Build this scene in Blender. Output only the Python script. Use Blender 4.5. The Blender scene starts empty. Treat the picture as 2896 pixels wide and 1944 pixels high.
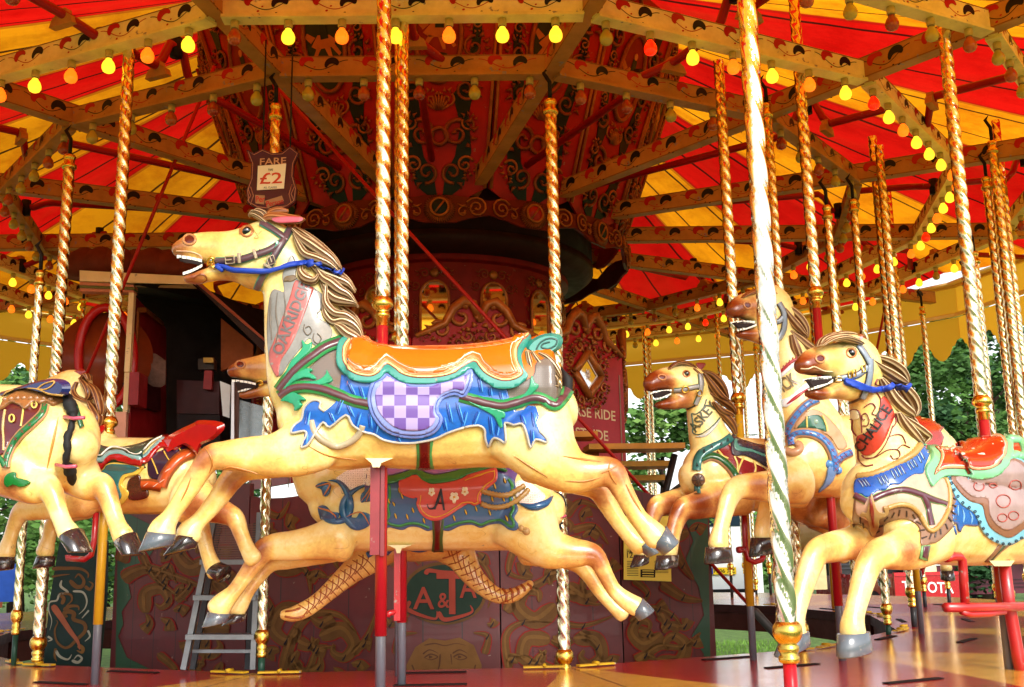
import bpy, bmesh, math, random
from math import sin, cos, pi, radians, atan2, sqrt, hypot
from mathutils import Vector, Matrix, noise
from mathutils.bvhtree import BVHTree
from mathutils.geometry import delaunay_2d_cdt
random.seed(7)
S = bpy.context.scene
COL = S.collection
V = Vector

# ------------------------------------------------------------------ camera
F, YAW, PIT, ROLL = 3007.0, .066, .191, -.018
CH, DC = .54, 8.26                 # eye above the platform; distance to the carousel's axis
W_, H_ = 2896, 1944
_cy, _sy, _cp, _sp = cos(YAW), sin(YAW), cos(PIT), sin(PIT)
FW = V((_sy*_cp, _cy*_cp, _sp)); RT = V((_cy, -_sy, 0)); UP = RT.cross(FW)
R2 = RT*cos(ROLL)+UP*sin(ROLL); U2 = UP*cos(ROLL)-RT*sin(ROLL)
EYE = V((0, 0, CH)); AX = V((0, DC, 0))
cd = bpy.data.cameras.new('camera'); cam = bpy.data.objects.new('camera', cd); COL.objects.link(cam)
cd.sensor_width = 36; cd.lens = 36*F/W_; cd.clip_end = 500; cd.clip_start = .05
cam.matrix_world = Matrix(((R2.x, U2.x, -FW.x, 0), (R2.y, U2.y, -FW.y, 0), (R2.z, U2.z, -FW.z, CH), (0, 0, 0, 1)))
S.camera = cam

# ------------------------------------------------------------------ sky, sun, exposure
SUN_EL, SUN_AZ = radians(30), radians(162)      # azimuth clockwise from +Y : behind the camera, right
w = bpy.data.worlds.new('World'); S.world = w; w.use_nodes = True
nt = w.node_tree; bg = nt.nodes['Background']
sky = nt.nodes.new('ShaderNodeTexSky'); sky.sky_type = 'NISHITA'; sky.sun_disc = False
sky.sun_elevation = SUN_EL; sky.sun_rotation = SUN_AZ
sky.air_density = 1.0; sky.dust_density = 2.0; sky.ozone_density = 1.0
hs = nt.nodes.new('ShaderNodeHueSaturation'); hs.inputs['Saturation'].default_value = .25
nt.links.new(sky.outputs[0], hs.inputs['Color']); nt.links.new(hs.outputs[0], bg.inputs['Color'])
bg.inputs['Strength'].default_value = .15
sd = bpy.data.lights.new('sun', 'SUN'); sd.energy = 1.5; sd.angle = radians(22); sd.color = (1, .95, .86)
so = bpy.data.objects.new('sun', sd); COL.objects.link(so)
sdir = V((sin(SUN_AZ)*cos(SUN_EL), cos(SUN_AZ)*cos(SUN_EL), sin(SUN_EL)))
so.rotation_euler = sdir.to_track_quat('Z', 'Y').to_euler()
vs = S.view_settings; vs.view_transform = 'Standard'; vs.look = 'None'; vs.gamma = 1; vs.use_curve_mapping = False
vs.exposure = 1.12
S.render.engine = 'CYCLES'; S.cycles.max_bounces = 8; S.cycles.transparent_max_bounces = 12
S.cycles.sample_clamp_indirect = 6

# ------------------------------------------------------------------ measuring helpers
def ray(x, y): return (FW+R2*((x-1448)/F)-U2*((y-972)/F)).normalized()
def on_radius(x, y, r, far=False):          # the point of radius r round the axis seen at photo pixel x, y
    d = ray(x, y); ox, oy = EYE.x-AX.x, EYE.y-AX.y
    a = d.x*d.x+d.y*d.y; b = 2*(ox*d.x+oy*d.y); c = ox*ox+oy*oy-r*r
    q = b*b-4*a*c
    if q < 0: q = 0
    t = (-b+(sqrt(q) if far else -sqrt(q)))/(2*a)
    return EYE+d*t
def on_plane(x, y, p0, n):
    d = ray(x, y); t = (p0-EYE).dot(n)/d.dot(n); return EYE+d*t
def at_depth(x, y, Y):
    d = ray(x, y); return EYE+d*((Y-EYE.y)/d.y)
def ang(p): return atan2(p.x-AX.x, AX.y-p.y)      # angle round the axis, 0 towards the eye
def pol(r, a, z): return V((AX.x+r*sin(a), AX.y-r*cos(a), z))
def s2l(c): return tuple((v/12.92 if v <= .04045 else ((v+.055)/1.055)**2.4) for v in c)
def hx(h): return s2l(tuple(int(h[i:i+2], 16)/255 for i in (0, 2, 4)))
CR = dict(S=(0,0,1), K1=(450,550,3.485), K2=(750,900,2.5956), C1=(0,0,2.24), C2=(950,0,2.24), C3=(1896,0,2.24), C4=(0,650,2.24),
          C5=(950,650,2.24), C6=(1896,650,2.24), D1=(0,1244,2.24), D2=(950,1244,2.24), D3=(1896,1244,2.24),
          E1=(0,1000,3.485), E2=(2200,900,3.485), E3=(1800,800,3.485), E4=(1800,1200,3.485), E5=(2296,1200,3.485), E6=(850,1250,2.748),
          F1=(0,1500,3.5317), F2=(1600,850,3.485), F3=(1950,1500,2.4693), F4=(200,750,3.1367), F5=(2300,650,3.485), F6=(1000,700,2.0538), F7=(1100,1550,2.225))
def T(c, pts):                               # readings taken on an enlarged part of the photo -> photo pixels
    x0, y0, k = CR[c]; out = []
    for p in pts:
        q = [x0+p[0]/k, y0+p[1]/k]
        if len(p) > 2: q.append(p[2]/k)
        out.append(tuple(q)+tuple(p[3:]))
    return out

# ------------------------------------------------------------------ materials
MATS = {}
GLOSS = {'k': .35}            # varnish on the old woodwork; the horses' enamel is set glossier in herd()
def nmat(name):
    m = bpy.data.materials.new(name); m.use_nodes = True
    return m, m.node_tree, m.node_tree.nodes['Principled BSDF']
def vary(nt, col, amt, scale, detail=5, coord='Object'):
    """base colour with soft uneven wear"""
    tc = nt.nodes.new('ShaderNodeTexCoord'); nz = nt.nodes.new('ShaderNodeTexNoise')
    nz.inputs['Scale'].default_value = scale; nz.inputs['Detail'].default_value = detail; nz.inputs['Roughness'].default_value = .65
    nt.links.new(tc.outputs[coord], nz.inputs['Vector'])
    mx = nt.nodes.new('ShaderNodeMix'); mx.data_type = 'RGBA'
    rp = nt.nodes.new('ShaderNodeMapRange'); rp.inputs[1].default_value = .35; rp.inputs[2].default_value = .7
    nt.links.new(nz.outputs[0], rp.inputs[0]); nt.links.new(rp.outputs[0], mx.inputs[0])
    mx.inputs[6].default_value = (*col, 1); mx.inputs[7].default_value = (*[c*(1-amt) for c in col], 1)
    return mx, nz
def paint(h, rough=.3, coat=.3, amt=.22, scale=9, metal=0, bump=.0, chips=0):
    coat *= GLOSS['k']; key = ('p', h, rough, coat, amt, metal, bump, chips)
    if key in MATS: return MATS[key]
    m, nt, b = nmat('enamel_paint'); col = hx(h) if isinstance(h, str) else h
    mx, nz = vary(nt, col, amt, scale)
    out = mx.outputs[2]
    if chips:
        n2 = nt.nodes.new('ShaderNodeTexNoise'); n2.inputs['Scale'].default_value = 14; n2.inputs['Detail'].default_value = 8; n2.inputs['Roughness'].default_value = .7
        tc = nt.nodes.new('ShaderNodeTexCoord'); nt.links.new(tc.outputs['Object'], n2.inputs['Vector'])
        r = nt.nodes.new('ShaderNodeMapRange'); r.inputs[1].default_value = .66-chips*.1; r.inputs[2].default_value = .70-chips*.1
        m2 = nt.nodes.new('ShaderNodeMix'); m2.data_type = 'RGBA'
        nt.links.new(n2.outputs[0], r.inputs[0]); nt.links.new(r.outputs[0], m2.inputs[0]); nt.links.new(out, m2.inputs[6])
        m2.inputs[7].default_value = (.25, .22, .18, 1); out = m2.outputs[2]
    nt.links.new(out, b.inputs['Base Color'])
    rr = nt.nodes.new('ShaderNodeMapRange'); rr.inputs[3].default_value = rough*.7; rr.inputs[4].default_value = min(1, rough*1.5)
    nt.links.new(nz.outputs[0], rr.inputs[0]); nt.links.new(rr.outputs[0], b.inputs['Roughness'])
    b.inputs['Coat Weight'].default_value = coat; b.inputs['Coat Roughness'].default_value = .12
    b.inputs['Metallic'].default_value = metal; b.inputs['Specular IOR Level'].default_value = .5 if GLOSS['k'] == 1 else .2
    if bump:
        bp = nt.nodes.new('ShaderNodeBump'); bp.inputs['Strength'].default_value = bump; bp.inputs['Distance'].default_value = .01
        n3 = nt.nodes.new('ShaderNodeTexNoise'); n3.inputs['Scale'].default_value = 40; n3.inputs['Detail'].default_value = 4
        tc = nt.nodes.new('ShaderNodeTexCoord'); nt.links.new(tc.outputs['Object'], n3.inputs['Vector'])
        nt.links.new(n3.outputs[0], bp.inputs['Height']); nt.links.new(bp.outputs[0], b.inputs['Normal'])
    MATS[key] = m; return m
def brass(h='ecdcb4', tarn='9a7040', rough=.13, amt=.2):
    key = ('b', h, tarn)
    if key in MATS: return MATS[key]
    m, nt, b = nmat('polished_brass')
    tc = nt.nodes.new('ShaderNodeTexCoord'); nz = nt.nodes.new('ShaderNodeTexNoise'); nz.inputs['Scale'].default_value = 26; nz.inputs['Detail'].default_value = 6
    nt.links.new(tc.outputs['Object'], nz.inputs['Vector'])
    rp = nt.nodes.new('ShaderNodeMapRange'); rp.inputs[1].default_value = .5; rp.inputs[2].default_value = .72; rp.inputs[4].default_value = amt
    mx = nt.nodes.new('ShaderNodeMix'); mx.data_type = 'RGBA'; mx.inputs[6].default_value = (*hx(h), 1); mx.inputs[7].default_value = (*hx(tarn), 1)
    nt.links.new(nz.outputs[0], rp.inputs[0]); nt.links.new(rp.outputs[0], mx.inputs[0]); nt.links.new(mx.outputs[2], b.inputs['Base Color'])
    b.inputs['Metallic'].default_value = 1
    rr = nt.nodes.new('ShaderNodeMapRange'); rr.inputs[3].default_value = rough*.6; rr.inputs[4].default_value = rough*2
    nt.links.new(nz.outputs[0], rr.inputs[0]); nt.links.new(rr.outputs[0], b.inputs['Roughness'])
    MATS[key] = m; return m
def checker(h1, h2, scale):
    m, nt, b = nmat('checked_paint'); uv = nt.nodes.new('ShaderNodeUVMap'); ck = nt.nodes.new('ShaderNodeTexChecker')
    ck.inputs['Scale'].default_value = scale; ck.inputs[1].default_value = (*hx(h1), 1); ck.inputs[2].default_value = (*hx(h2), 1)
    nt.links.new(uv.outputs[0], ck.inputs[0]); nt.links.new(ck.outputs[0], b.inputs['Base Color'])
    b.inputs['Roughness'].default_value = .3; b.inputs['Coat Weight'].default_value = .4; return m
def speckle(h1, h2, scale=60, thr=.32):      # small painted stars or dots on a ground colour
    m, nt, b = nmat('dotted_paint'); uv = nt.nodes.new('ShaderNodeUVMap'); vo = nt.nodes.new('ShaderNodeTexVoronoi'); vo.inputs['Scale'].default_value = scale
    vo.voronoi_dimensions = '2D'; vo.inputs['Randomness'].default_value = .35
    nt.links.new(uv.outputs[0], vo.inputs['Vector'])
    r = nt.nodes.new('ShaderNodeMapRange'); r.inputs[1].default_value = thr-.05; r.inputs[2].default_value = thr
    mx = nt.nodes.new('ShaderNodeMix'); mx.data_type = 'RGBA'; mx.inputs[6].default_value = (*hx(h2), 1); mx.inputs[7].default_value = (*hx(h1), 1)
    nt.links.new(vo.outputs['Distance'], r.inputs[0]); nt.links.new(r.outputs[0], mx.inputs[0]); nt.links.new(mx.outputs[2], b.inputs['Base Color'])
    b.inputs['Roughness'].default_value = .3; b.inputs['Coat Weight'].default_value = .4; return m
def coat_mat():
    """horse's body: cream enamel, airbrushed tan and painted-in belly shade where the 'tan' attribute is high, worn and cracked in places"""
    m, nt, b = nmat('horse_enamel'); N = nt.nodes.new; L = nt.links.new
    at = N('ShaderNodeAttribute'); at.attribute_name = 'tan'
    tc = N('ShaderNodeTexCoord')
    nz = N('ShaderNodeTexNoise'); nz.inputs['Scale'].default_value = 7; nz.inputs['Detail'].default_value = 7; nz.inputs['Roughness'].default_value = .7
    L(tc.outputs['Object'], nz.inputs['Vector'])
    ms = N('ShaderNodeMath'); ms.operation = 'MULTIPLY_ADD'; L(nz.outputs[0], ms.inputs[0]); ms.inputs[1].default_value = .9; ms.inputs[2].default_value = -.4
    ad = N('ShaderNodeMath'); ad.operation = 'ADD'; L(at.outputs['Fac'], ad.inputs[0]); L(ms.outputs[0], ad.inputs[1])
    cr = N('ShaderNodeValToRGB'); e = cr.color_ramp.elements
    e[0].position = 0; e[0].color = (*hx('efda94'), 1); e[1].position = 1; e[1].color = (*hx('7c3410'), 1)
    for p, c in ((.2, 'e8c66c'), (.42, 'd4a058'), (.68, 'ac6a38')):
        k = e.new(p); k.color = (*hx(c), 1)
    nb = N('ShaderNodeTexNoise'); nb.inputs['Scale'].default_value = 38; nb.inputs['Detail'].default_value = 6; nb.inputs['Distortion'].default_value = 1.5; L(tc.outputs['Object'], nb.inputs['Vector'])
    mb = N('ShaderNodeMath'); mb.operation = 'MULTIPLY_ADD'; L(nb.outputs[0], mb.inputs[0]); mb.inputs[1].default_value = .32; mb.inputs[2].default_value = -.14
    a2 = N('ShaderNodeMath'); a2.operation = 'ADD'; L(ad.outputs[0], a2.inputs[0]); L(mb.outputs[0], a2.inputs[1]); L(a2.outputs[0], cr.inputs[0])
    n2 = N('ShaderNodeTexNoise'); n2.inputs['Scale'].default_value = 16; n2.inputs['Detail'].default_value = 9; n2.inputs['Roughness'].default_value = .72
    L(tc.outputs['Object'], n2.inputs['Vector'])
    r = N('ShaderNodeMapRange'); r.inputs[1].default_value = .655; r.inputs[2].default_value = .70; L(n2.outputs[0], r.inputs[0])
    mx = N('ShaderNodeMix'); mx.data_type = 'RGBA'; L(r.outputs[0], mx.inputs[0]); L(cr.outputs[0], mx.inputs[6]); mx.inputs[7].default_value = (*hx('8f8470'), 1)
    vo = N('ShaderNodeTexVoronoi'); vo.feature = 'DISTANCE_TO_EDGE'; vo.inputs['Scale'].default_value = 3.3
    n4 = N('ShaderNodeTexNoise'); n4.inputs['Scale'].default_value = 5
    av = N('ShaderNodeVectorMath'); av.operation = 'ADD'; L(tc.outputs['Object'], av.inputs[0]); L(n4.outputs[1], av.inputs[1]); L(av.outputs[0], vo.inputs['Vector'])
    L(tc.outputs['Object'], n4.inputs['Vector'])
    r3 = N('ShaderNodeMapRange'); r3.inputs[1].default_value = .0; r3.inputs[2].default_value = .006; r3.inputs[3].default_value = .8; r3.inputs[4].default_value = 0; L(vo.outputs['Distance'], r3.inputs[0])
    n5 = N('ShaderNodeMath'); n5.operation = 'MULTIPLY'; L(r3.outputs[0], n5.inputs[0])
    r5 = N('ShaderNodeMapRange'); r5.inputs[1].default_value = .5; r5.inputs[2].default_value = .62; L(nz.outputs[0], r5.inputs[0]); L(r5.outputs[0], n5.inputs[1])
    m3 = N('ShaderNodeMix'); m3.data_type = 'RGBA'; L(n5.outputs[0], m3.inputs[0]); L(mx.outputs[2], m3.inputs[6]); m3.inputs[7].default_value = (*hx('6b4a22'), 1)
    L(m3.outputs[2], b.inputs['Base Color'])
    b.inputs['Roughness'].default_value = .32; b.inputs['Coat Weight'].default_value = .5; b.inputs['Coat Roughness'].default_value = .15
    bp = N('ShaderNodeBump'); bp.inputs['Strength'].default_value = .12; bp.inputs['Distance'].default_value = .02; L(nz.outputs[0], bp.inputs['Height']); L(bp.outputs[0], b.inputs['Normal'])
    return m

# ------------------------------------------------------------------ mesh helpers
class Acc:
    """collects faces for one part, several materials allowed"""
    def __init__(s): s.v = []; s.f = []; s.m = []; s.uv = {}; s.mats = []; s.sm = []
    def mi(s, mat):
        if mat not in s.mats: s.mats.append(mat)
        return s.mats.index(mat)
    def add(s, vs, fs, mat, smooth=True, uv=None):
        o = len(s.v); k = s.mi(mat); s.v += [tuple(p) for p in vs]
        for f in fs: s.f.append(tuple(i+o for i in f)); s.m.append(k); s.sm.append(smooth)
        if uv:
            for i, u in enumerate(uv): s.uv[o+i] = u
    def mesh(s, name, origin=V((0,0,0))):
        me = bpy.data.meshes.new(name)
        me.from_pydata([(p[0]-origin[0], p[1]-origin[1], p[2]-origin[2]) for p in s.v], [], s.f)
        for m in s.mats: me.materials.append(m)
        me.polygons.foreach_set('material_index', s.m); me.polygons.foreach_set('use_smooth', s.sm)
        if s.uv:
            l = me.uv_layers.new(name='UVMap')
            for lp in me.loops: l.data[lp.index].uv = s.uv.get(lp.vertex_index, (0, 0))
        me.update(); return me
    def obj(s, name, parent=None, origin=None):
        org = origin or (V(parent.location) if parent is not None and parent.type == 'EMPTY' else V((0,0,0)))
        if parent is not None and parent.type != 'EMPTY': org = V(parent.get('_o', (0,0,0)))
        o = bpy.data.objects.new(name, s.mesh(name, org)); COL.objects.link(o)
        if parent is not None: o.parent = parent
        else: o.location = org
        o['_o'] = tuple(org)
        return o
def tag(o, label=None, cat=None, group=None, kind=None):
    if label: o['label'] = label
    if cat: o['category'] = cat
    if group: o['group'] = group
    if kind: o['kind'] = kind
    return o
def empty(name, loc, label, cat, group=None, rz=0):
    o = bpy.data.objects.new(name, None); COL.objects.link(o); o.location = loc; o.rotation_euler = (0, 0, rz); o.empty_display_size = .1
    return tag(o, label, cat, group)
def dup(root, loc, rz=None, label=None, group=None):
    r = root.copy(); COL.objects.link(r); r.location = loc
    if rz is not None: r.rotation_euler = (0, 0, rz)
    if label: r['label'] = label
    if group: r['group'] = group
    for ch in list(root.children):
        c = ch.copy(); COL.objects.link(c); c.parent = r
        for g in list(ch.children):
            d = g.copy(); COL.objects.link(d); d.parent = c
    return r
def box(a, c, sx, sy, sz, mat, ax=None):
    """box centred at c; ax = (xdir, ydir, zdir)"""
    X, Y, Z = ax or (V((1,0,0)), V((0,1,0)), V((0,0,1))); c = V(c)
    vs = [c+X*(i*sx/2)+Y*(j*sy/2)+Z*(k*sz/2) for k in (-1,1) for j in (-1,1) for i in (-1,1)]
    a.add(vs, [(0,2,3,1),(4,5,7,6),(0,1,5,4),(2,6,7,3),(0,4,6,2),(1,3,7,5)], mat, False)
def frame(t, up=None):
    t = t.normalized(); up = up or (V((0,0,1)) if abs(t.z) < .9 else V((1,0,0)))
    a = t.cross(up).normalized(); return a, a.cross(t).normalized()
def tube(a, pts, rad, mat, n=8, closed=False, cap=True, smooth=True):
    """round tube along 3D points; rad is a number or a list"""
    pts = [V(p) for p in pts]; N = len(pts); vs = []; up = None
    for i, p in enumerate(pts):
        t = (pts[(i+1) % N] if (i < N-1 or closed) else p)-(pts[i-1] if (i > 0 or closed) else p)
        if t.length < 1e-9: t = V((0,0,1))
        x, y = frame(t, up); up = y
        r = rad[i] if isinstance(rad, (list, tuple)) else rad
        vs += [p+(x*cos(2*pi*k/n)+y*sin(2*pi*k/n))*r for k in range(n)]
    fs = []
    for i in range(N if closed else N-1):
        j = (i+1) % N
        for k in range(n): fs.append((i*n+k, i*n+(k+1) % n, j*n+(k+1) % n, j*n+k))
    if cap and not closed: fs += [tuple(range(n))[::-1], tuple((N-1)*n+k for k in range(n))]
    a.add(vs, fs, mat, smooth)
def lathe(a, c, prof, mat, n=20, axis=V((0,0,1)), smooth=True):
    """prof = [(radius, height)]"""
    x, y = frame(axis, V((0,1,0)) if abs(axis.z) > .5 else V((0,0,1))); vs = []
    for r, h in prof: vs += [V(c)+axis*h+(x*cos(2*pi*k/n)+y*sin(2*pi*k/n))*r for k in range(n)]
    fs = [(i*n+k, i*n+(k+1) % n, (i+1)*n+(k+1) % n, (i+1)*n+k) for i in range(len(prof)-1) for k in range(n)]
    fs += [tuple(range(n))[::-1], tuple((len(prof)-1)*n+k for k in range(n))]
    a.add(vs, fs, mat, smooth)
def prism(a, poly, o, X, Y, Z, d0, d1, mat, side=None, smooth=False):
    """poly [(u,v)] in the plane o,X,Y extruded along Z from d0 to d1"""
    n = len(poly)
    vs = [o+X*u+Y*v+Z*d0 for u, v in poly]+[o+X*u+Y*v+Z*d1 for u, v in poly]
    res = delaunay_2d_cdt([V((u, v)) for u, v in poly], [], [list(range(n))], 1, 1e-7)
    cv, cf, ov = res[0], res[2], res[3]
    idx = [(q[0] if q else 0) for q in ov]
    a.add(vs, [tuple(idx[i]+n for i in f) for f in cf]+[tuple(idx[i] for i in f)[::-1] for f in cf], mat, False)
    a.add(vs, [(i, (i+1) % n, n+(i+1) % n, n+i) for i in range(n)], side or mat, smooth)
def spline(pts, m=6, closed=False):
    """Catmull-Rom through the points (any dimension)"""
    out = []; n = len(pts)
    rng = n if closed else n-1
    for i in range(rng):
        p = [pts[(i+j-1) % n] if closed else pts[min(max(i+j-1, 0), n-1)] for j in range(4)]
        for k in range(m):
            t = k/m
            out.append(tuple(.5*((2*b)+(-a_+c)*t+(2*a_-5*b+4*c-d)*t*t+(-a_+3*b-3*c+d)*t**3) for a_, b, c, d in zip(*p)))
    if not closed: out.append(tuple(pts[-1]))
    return out
def inset(poly, d):
    n = len(poly); A = sum(poly[i][0]*poly[(i+1) % n][1]-poly[(i+1) % n][0]*poly[i][1] for i in range(n)); s = 1 if A > 0 else -1
    out = []
    for i in range(n):
        p0, p1, p2 = poly[i-1], poly[i], poly[(i+1) % n]
        e1 = V((p1[0]-p0[0], p1[1]-p0[1])); e2 = V((p2[0]-p1[0], p2[1]-p1[1]))
        if e1.length < 1e-6 or e2.length < 1e-6: out.append(p1); continue
        e1.normalize(); e2.normalize(); n1 = V((-e1.y, e1.x))*s; n2 = V((-e2.y, e2.x))*s; b = n1+n2
        if b.length < .3: b = n1
        else: b = b/max(.45, b.length_squared/2)
        out.append((p1[0]+b.x*d, p1[1]+b.y*d))
    return out
TXT = {}
def text_shape(s, bold=False):
    """triangles of a word, in units of its letter height: verts, faces, width"""
    if s in TXT: return TXT[s]
    c = bpy.data.curves.new('t', 'FONT'); c.body = s; c.size = 1; c.offset = .022 if bold else .012; c.resolution_u = 3
    o = bpy.data.objects.new('t', c); COL.objects.link(o)
    bpy.context.view_layer.update()
    me = bpy.data.meshes.new_from_object(o.evaluated_get(bpy.context.evaluated_depsgraph_get()))
    vs = [(v.co.x, v.co.y) for v in me.vertices]; fs = [tuple(p.vertices) for p in me.polygons]
    bpy.data.objects.remove(o); bpy.data.curves.remove(c); bpy.data.meshes.remove(me)
    xs = [v[0] for v in vs]; x0, x1 = min(xs), max(xs)
    vs = [((x-x0)/.72, y/.72) for x, y in vs]; TXT[s] = (vs, fs, (x1-x0)/.72); return TXT[s]
def text_flat(a, s, o, X, Y, h, width, mat, Z, lift=.002):
    vs, fs, w_ = text_shape(s); k = width/w_
    a.add([o+X*(x*k)+Y*(y*h)+Z*lift for x, y in vs], fs, mat, False)
# ------------------------------------------------------------------ horses
GLOSS['k'] = 1
ENAMEL = coat_mat()
LK_HI, LK_LO = paint('d9c194', .4, .3, .3, 30), paint('6e4720', .5, .2, .3)
TAN_HI, TAN_LO = paint('c89058', .35, .3, .3, 30), paint('6e3412', .5, .2, .3)
WHITE = paint('f2efe2', .25, .5, .08); DARK = paint('1c0806', .5, .1, .1)
HOOF = paint('59616a', .22, .6, .2, chips=.6); HOOFD = paint('2c2526', .2, .7, .2, chips=.7)
BRASS = brass(); GOLD = brass('e8c25a', '9a6a18', .2, .4); PALE = brass('f4e2a8', 'a8893c', .16, .4)
class Horse:
    def __init__(s, label, pole_px, radius, cat='carousel horse', name='carousel_horse', group='painted galloping horses on the carousel'):
        s.p0 = on_radius(pole_px[0], pole_px[1], radius); s.p0.z = 0
        s.a = ang(s.p0); s.n = V((sin(s.a), -cos(s.a), 0)); s.f = V((-cos(s.a), -sin(s.a), 0)); s.r = radius
        s.root = empty(name, s.p0.copy(), label, cat, group)
        s.parts = {}; s.chains = []; s.sub = {}
    # photo pixel on the horse's middle plane moved sideways by off
    def P(s, x, y, off=0): return on_plane(x, y, s.p0+s.n*off, s.n)
    def k(s, x, y, off=0):                    # metres per photo pixel there
        return (s.P(x, y, off)-EYE).dot(FW)/F
    def acc(s, name, sub=None):
        if name.endswith('+'): name = name[:-1]+'#%d' % len(s.parts)
        if name not in s.parts: s.parts[name] = Acc(); s.sub[name] = sub
        return s.parts[name]
    def chain(s, pts, off=0, m=4):            # pts (x, y, half px, lateral m)
        s.chains.append((pts, off, m))
    def loft(s, a, pts, off, m, mat, groove=0, n=20, mat2=None, ends=True):
        q = spline([(p[0], p[1], p[2], p[3], (p[4] if len(p) > 4 else off)) for p in pts], m)
        vs = []; N = len(q); P3 = [s.P(x, y, o) for x, y, h, w, o in q]
        for i, (x, y, h, w, o) in enumerate(q):
            t = P3[min(i+1, N-1)]-P3[max(i-1, 0)]; t -= s.n*t.dot(s.n)
            t.normalize(); u = s.n.cross(t).normalized(); hh = max(h, .5)*s.k(x, y, o)
            for k_ in range(n):
                th = 2*pi*k_/n; g = 1-groove*(1 if k_ % 3 == 1 else 0)
                vs.append(P3[i]+(u*cos(th)*hh+s.n*sin(th)*max(w, .002))*g)
        fs = [(i*n+k_, i*n+(k_+1) % n, (i+1)*n+(k_+1) % n, (i+1)*n+k_) for i in range(N-1) for k_ in range(n)]
        if ends:                               # rounded ends
            for e, sg in ((0, -1), (N-1, 1)):
                t = (P3[min(e+1, N-1)]-P3[max(e-1, 0)]).normalized()*sg; o = len(vs); x, y, h, w, of = q[e]
                rr = min(h*s.k(x, y, of), w)
                for st in (.45, .8):
                    c = P3[e]+t*rr*st*.8; sc = sqrt(max(0, 1-st*st))
                    for k_ in range(n): vs.append(c+(vs[e*n+k_]-P3[e])*sc)
                vs.append(P3[e]+t*rr*.8)
                fl = []
                b0 = e*n
                for k_ in range(n):
                    j = (k_+1) % n
                    fl += [(b0+k_, b0+j, o+j, o+k_), (o+k_, o+j, o+n+j, o+n+k_), (o+n+k_, o+n+j, o+2*n)]
                fs += fl if sg > 0 else [f[::-1] for f in fl]
        if mat2:
            def gv(i): return (i % n) % 3 == 1 if i < N*n else False
            f1 = [f for f in fs if not any(gv(i) for i in f)]; f2 = [f for f in fs if any(gv(i) for i in f)]
            a.add(vs, f1, mat); a.add(vs, f2, mat2)
        else: a.add(vs, fs, mat)
    def body(s, tan, voxel=.0105, smooth=3, extra=None):
        a = Acc()
        for pts, off, m in s.chains: s.loft(a, [(p[0], p[1], p[2]*1.04)+tuple(p[3:]) for p in pts], off, m, ENAMEL)
        if extra: extra(a)
        me = a.mesh('raw'); o = bpy.data.objects.new('raw', me); COL.objects.link(o)
        bm = bmesh.new(); bm.from_mesh(me); bmesh.ops.recalc_face_normals(bm, faces=bm.faces); bm.to_mesh(me); bm.free()
        r = o.modifiers.new('r', 'REMESH'); r.mode = 'VOXEL'; r.voxel_size = voxel; r.use_smooth_shade = True
        sm = o.modifiers.new('s', 'SMOOTH'); sm.iterations = smooth; sm.factor = .5
        bpy.context.view_layer.update()
        me2 = bpy.data.meshes.new_from_object(o.evaluated_get(bpy.context.evaluated_depsgraph_get()))
        bpy.data.objects.remove(o)
        s.bvs = [v.co.copy() for v in me2.vertices]; s.bfs = [tuple(p.vertices) for p in me2.polygons]
        # airbrushed tan, with some belly shade painted in: patches (x, y, radius px, strength) given on the photo, felt through the whole thickness
        T3 = [(s.P(x, y, 0), rp*s.k(x, y), st) for x, y, rp, st in tan]
        at = me2.attributes.new('tan', 'FLOAT', 'POINT'); vals = []
        for v in s.bvs:
            t = 0
            for c, r_, st in T3:
                d = v-c; d -= s.n*d.dot(s.n); q = d.length/r_
                if q < 1: t = max(t, st*(1-q*q)**1.2)
            vals.append(t)
        at.data.foreach_set('value', vals)
        me2.materials.clear(); me2.materials.append(ENAMEL)
        me2.polygons.foreach_set('use_smooth', [True]*len(me2.polygons))
        me2.transform(Matrix.Translation(-s.root.location)); me2.name = 'body'
        b = bpy.data.objects.new('body', me2); COL.objects.link(b); b.parent = s.root; s.bodyobj = b
        s.surf_v = list(s.bvs); s.surf_f = list(s.bfs); s.rebvh()
    def rebvh(s): s.bvh = BVHTree.FromPolygons(s.surf_v, s.surf_f)
    def solid(s, name):                        # let later pieces lie on this part too
        a = s.parts[name]; o = len(s.surf_v); s.surf_v += [V(p) for p in a.v]; s.surf_f += [tuple(i+o for i in f) for f in a.f]; s.rebvh()
    def hit(s, x, y, off):
        d = ray(x, y); h = s.bvh.ray_cast(EYE, d, 30)
        if h[0] is None: return None
        nn = h[1]
        if nn.dot(d) > 0: nn = -nn
        return h[0]+(nn*.6-d*.4).normalized()*off
    def patch(s, name, pts, mat, off=.006, step=7, sm=4, closed_spline=True, thick=None, uvk=.01, sub=None):
        a = s.acc(name, sub); thick = off+.004 if thick is None else thick
        poly = spline([p[:2] for p in pts], sm, True) if closed_spline and sm > 1 else [tuple(p[:2]) for p in pts]
        n = len(poly); xs = [p[0] for p in poly]; ys = [p[1] for p in poly]
        pv = [V(p) for p in poly]
        g = []
        y = min(ys)+step*.5
        while y < max(ys):
            cr = []
            for i in range(n):
                (x1, y1), (x2, y2) = poly[i], poly[(i+1) % n]
                if (y1 > y) != (y2 > y): cr.append(x1+(y-y1)/(y2-y1)*(x2-x1))
            cr.sort()
            for i in range(0, len(cr)-1, 2):
                x = cr[i]+step*.5
                while x < cr[i+1]-step*.3: g.append(V((x, y))); x += step
            y += step
        try: cv, ce, cf, ov, oe, of = delaunay_2d_cdt(pv+g, [], [list(range(n))], 2, 1e-4)
        except Exception: return
        P3 = []; B = []
        for v_ in cv:
            P3.append(s.hit(v_.x, v_.y, off))
            B.append(s.hit(v_.x, v_.y, off-thick))
        ok = [f for f in cf if all(P3[i] is not None for i in f)]
        if not ok: return
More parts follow.
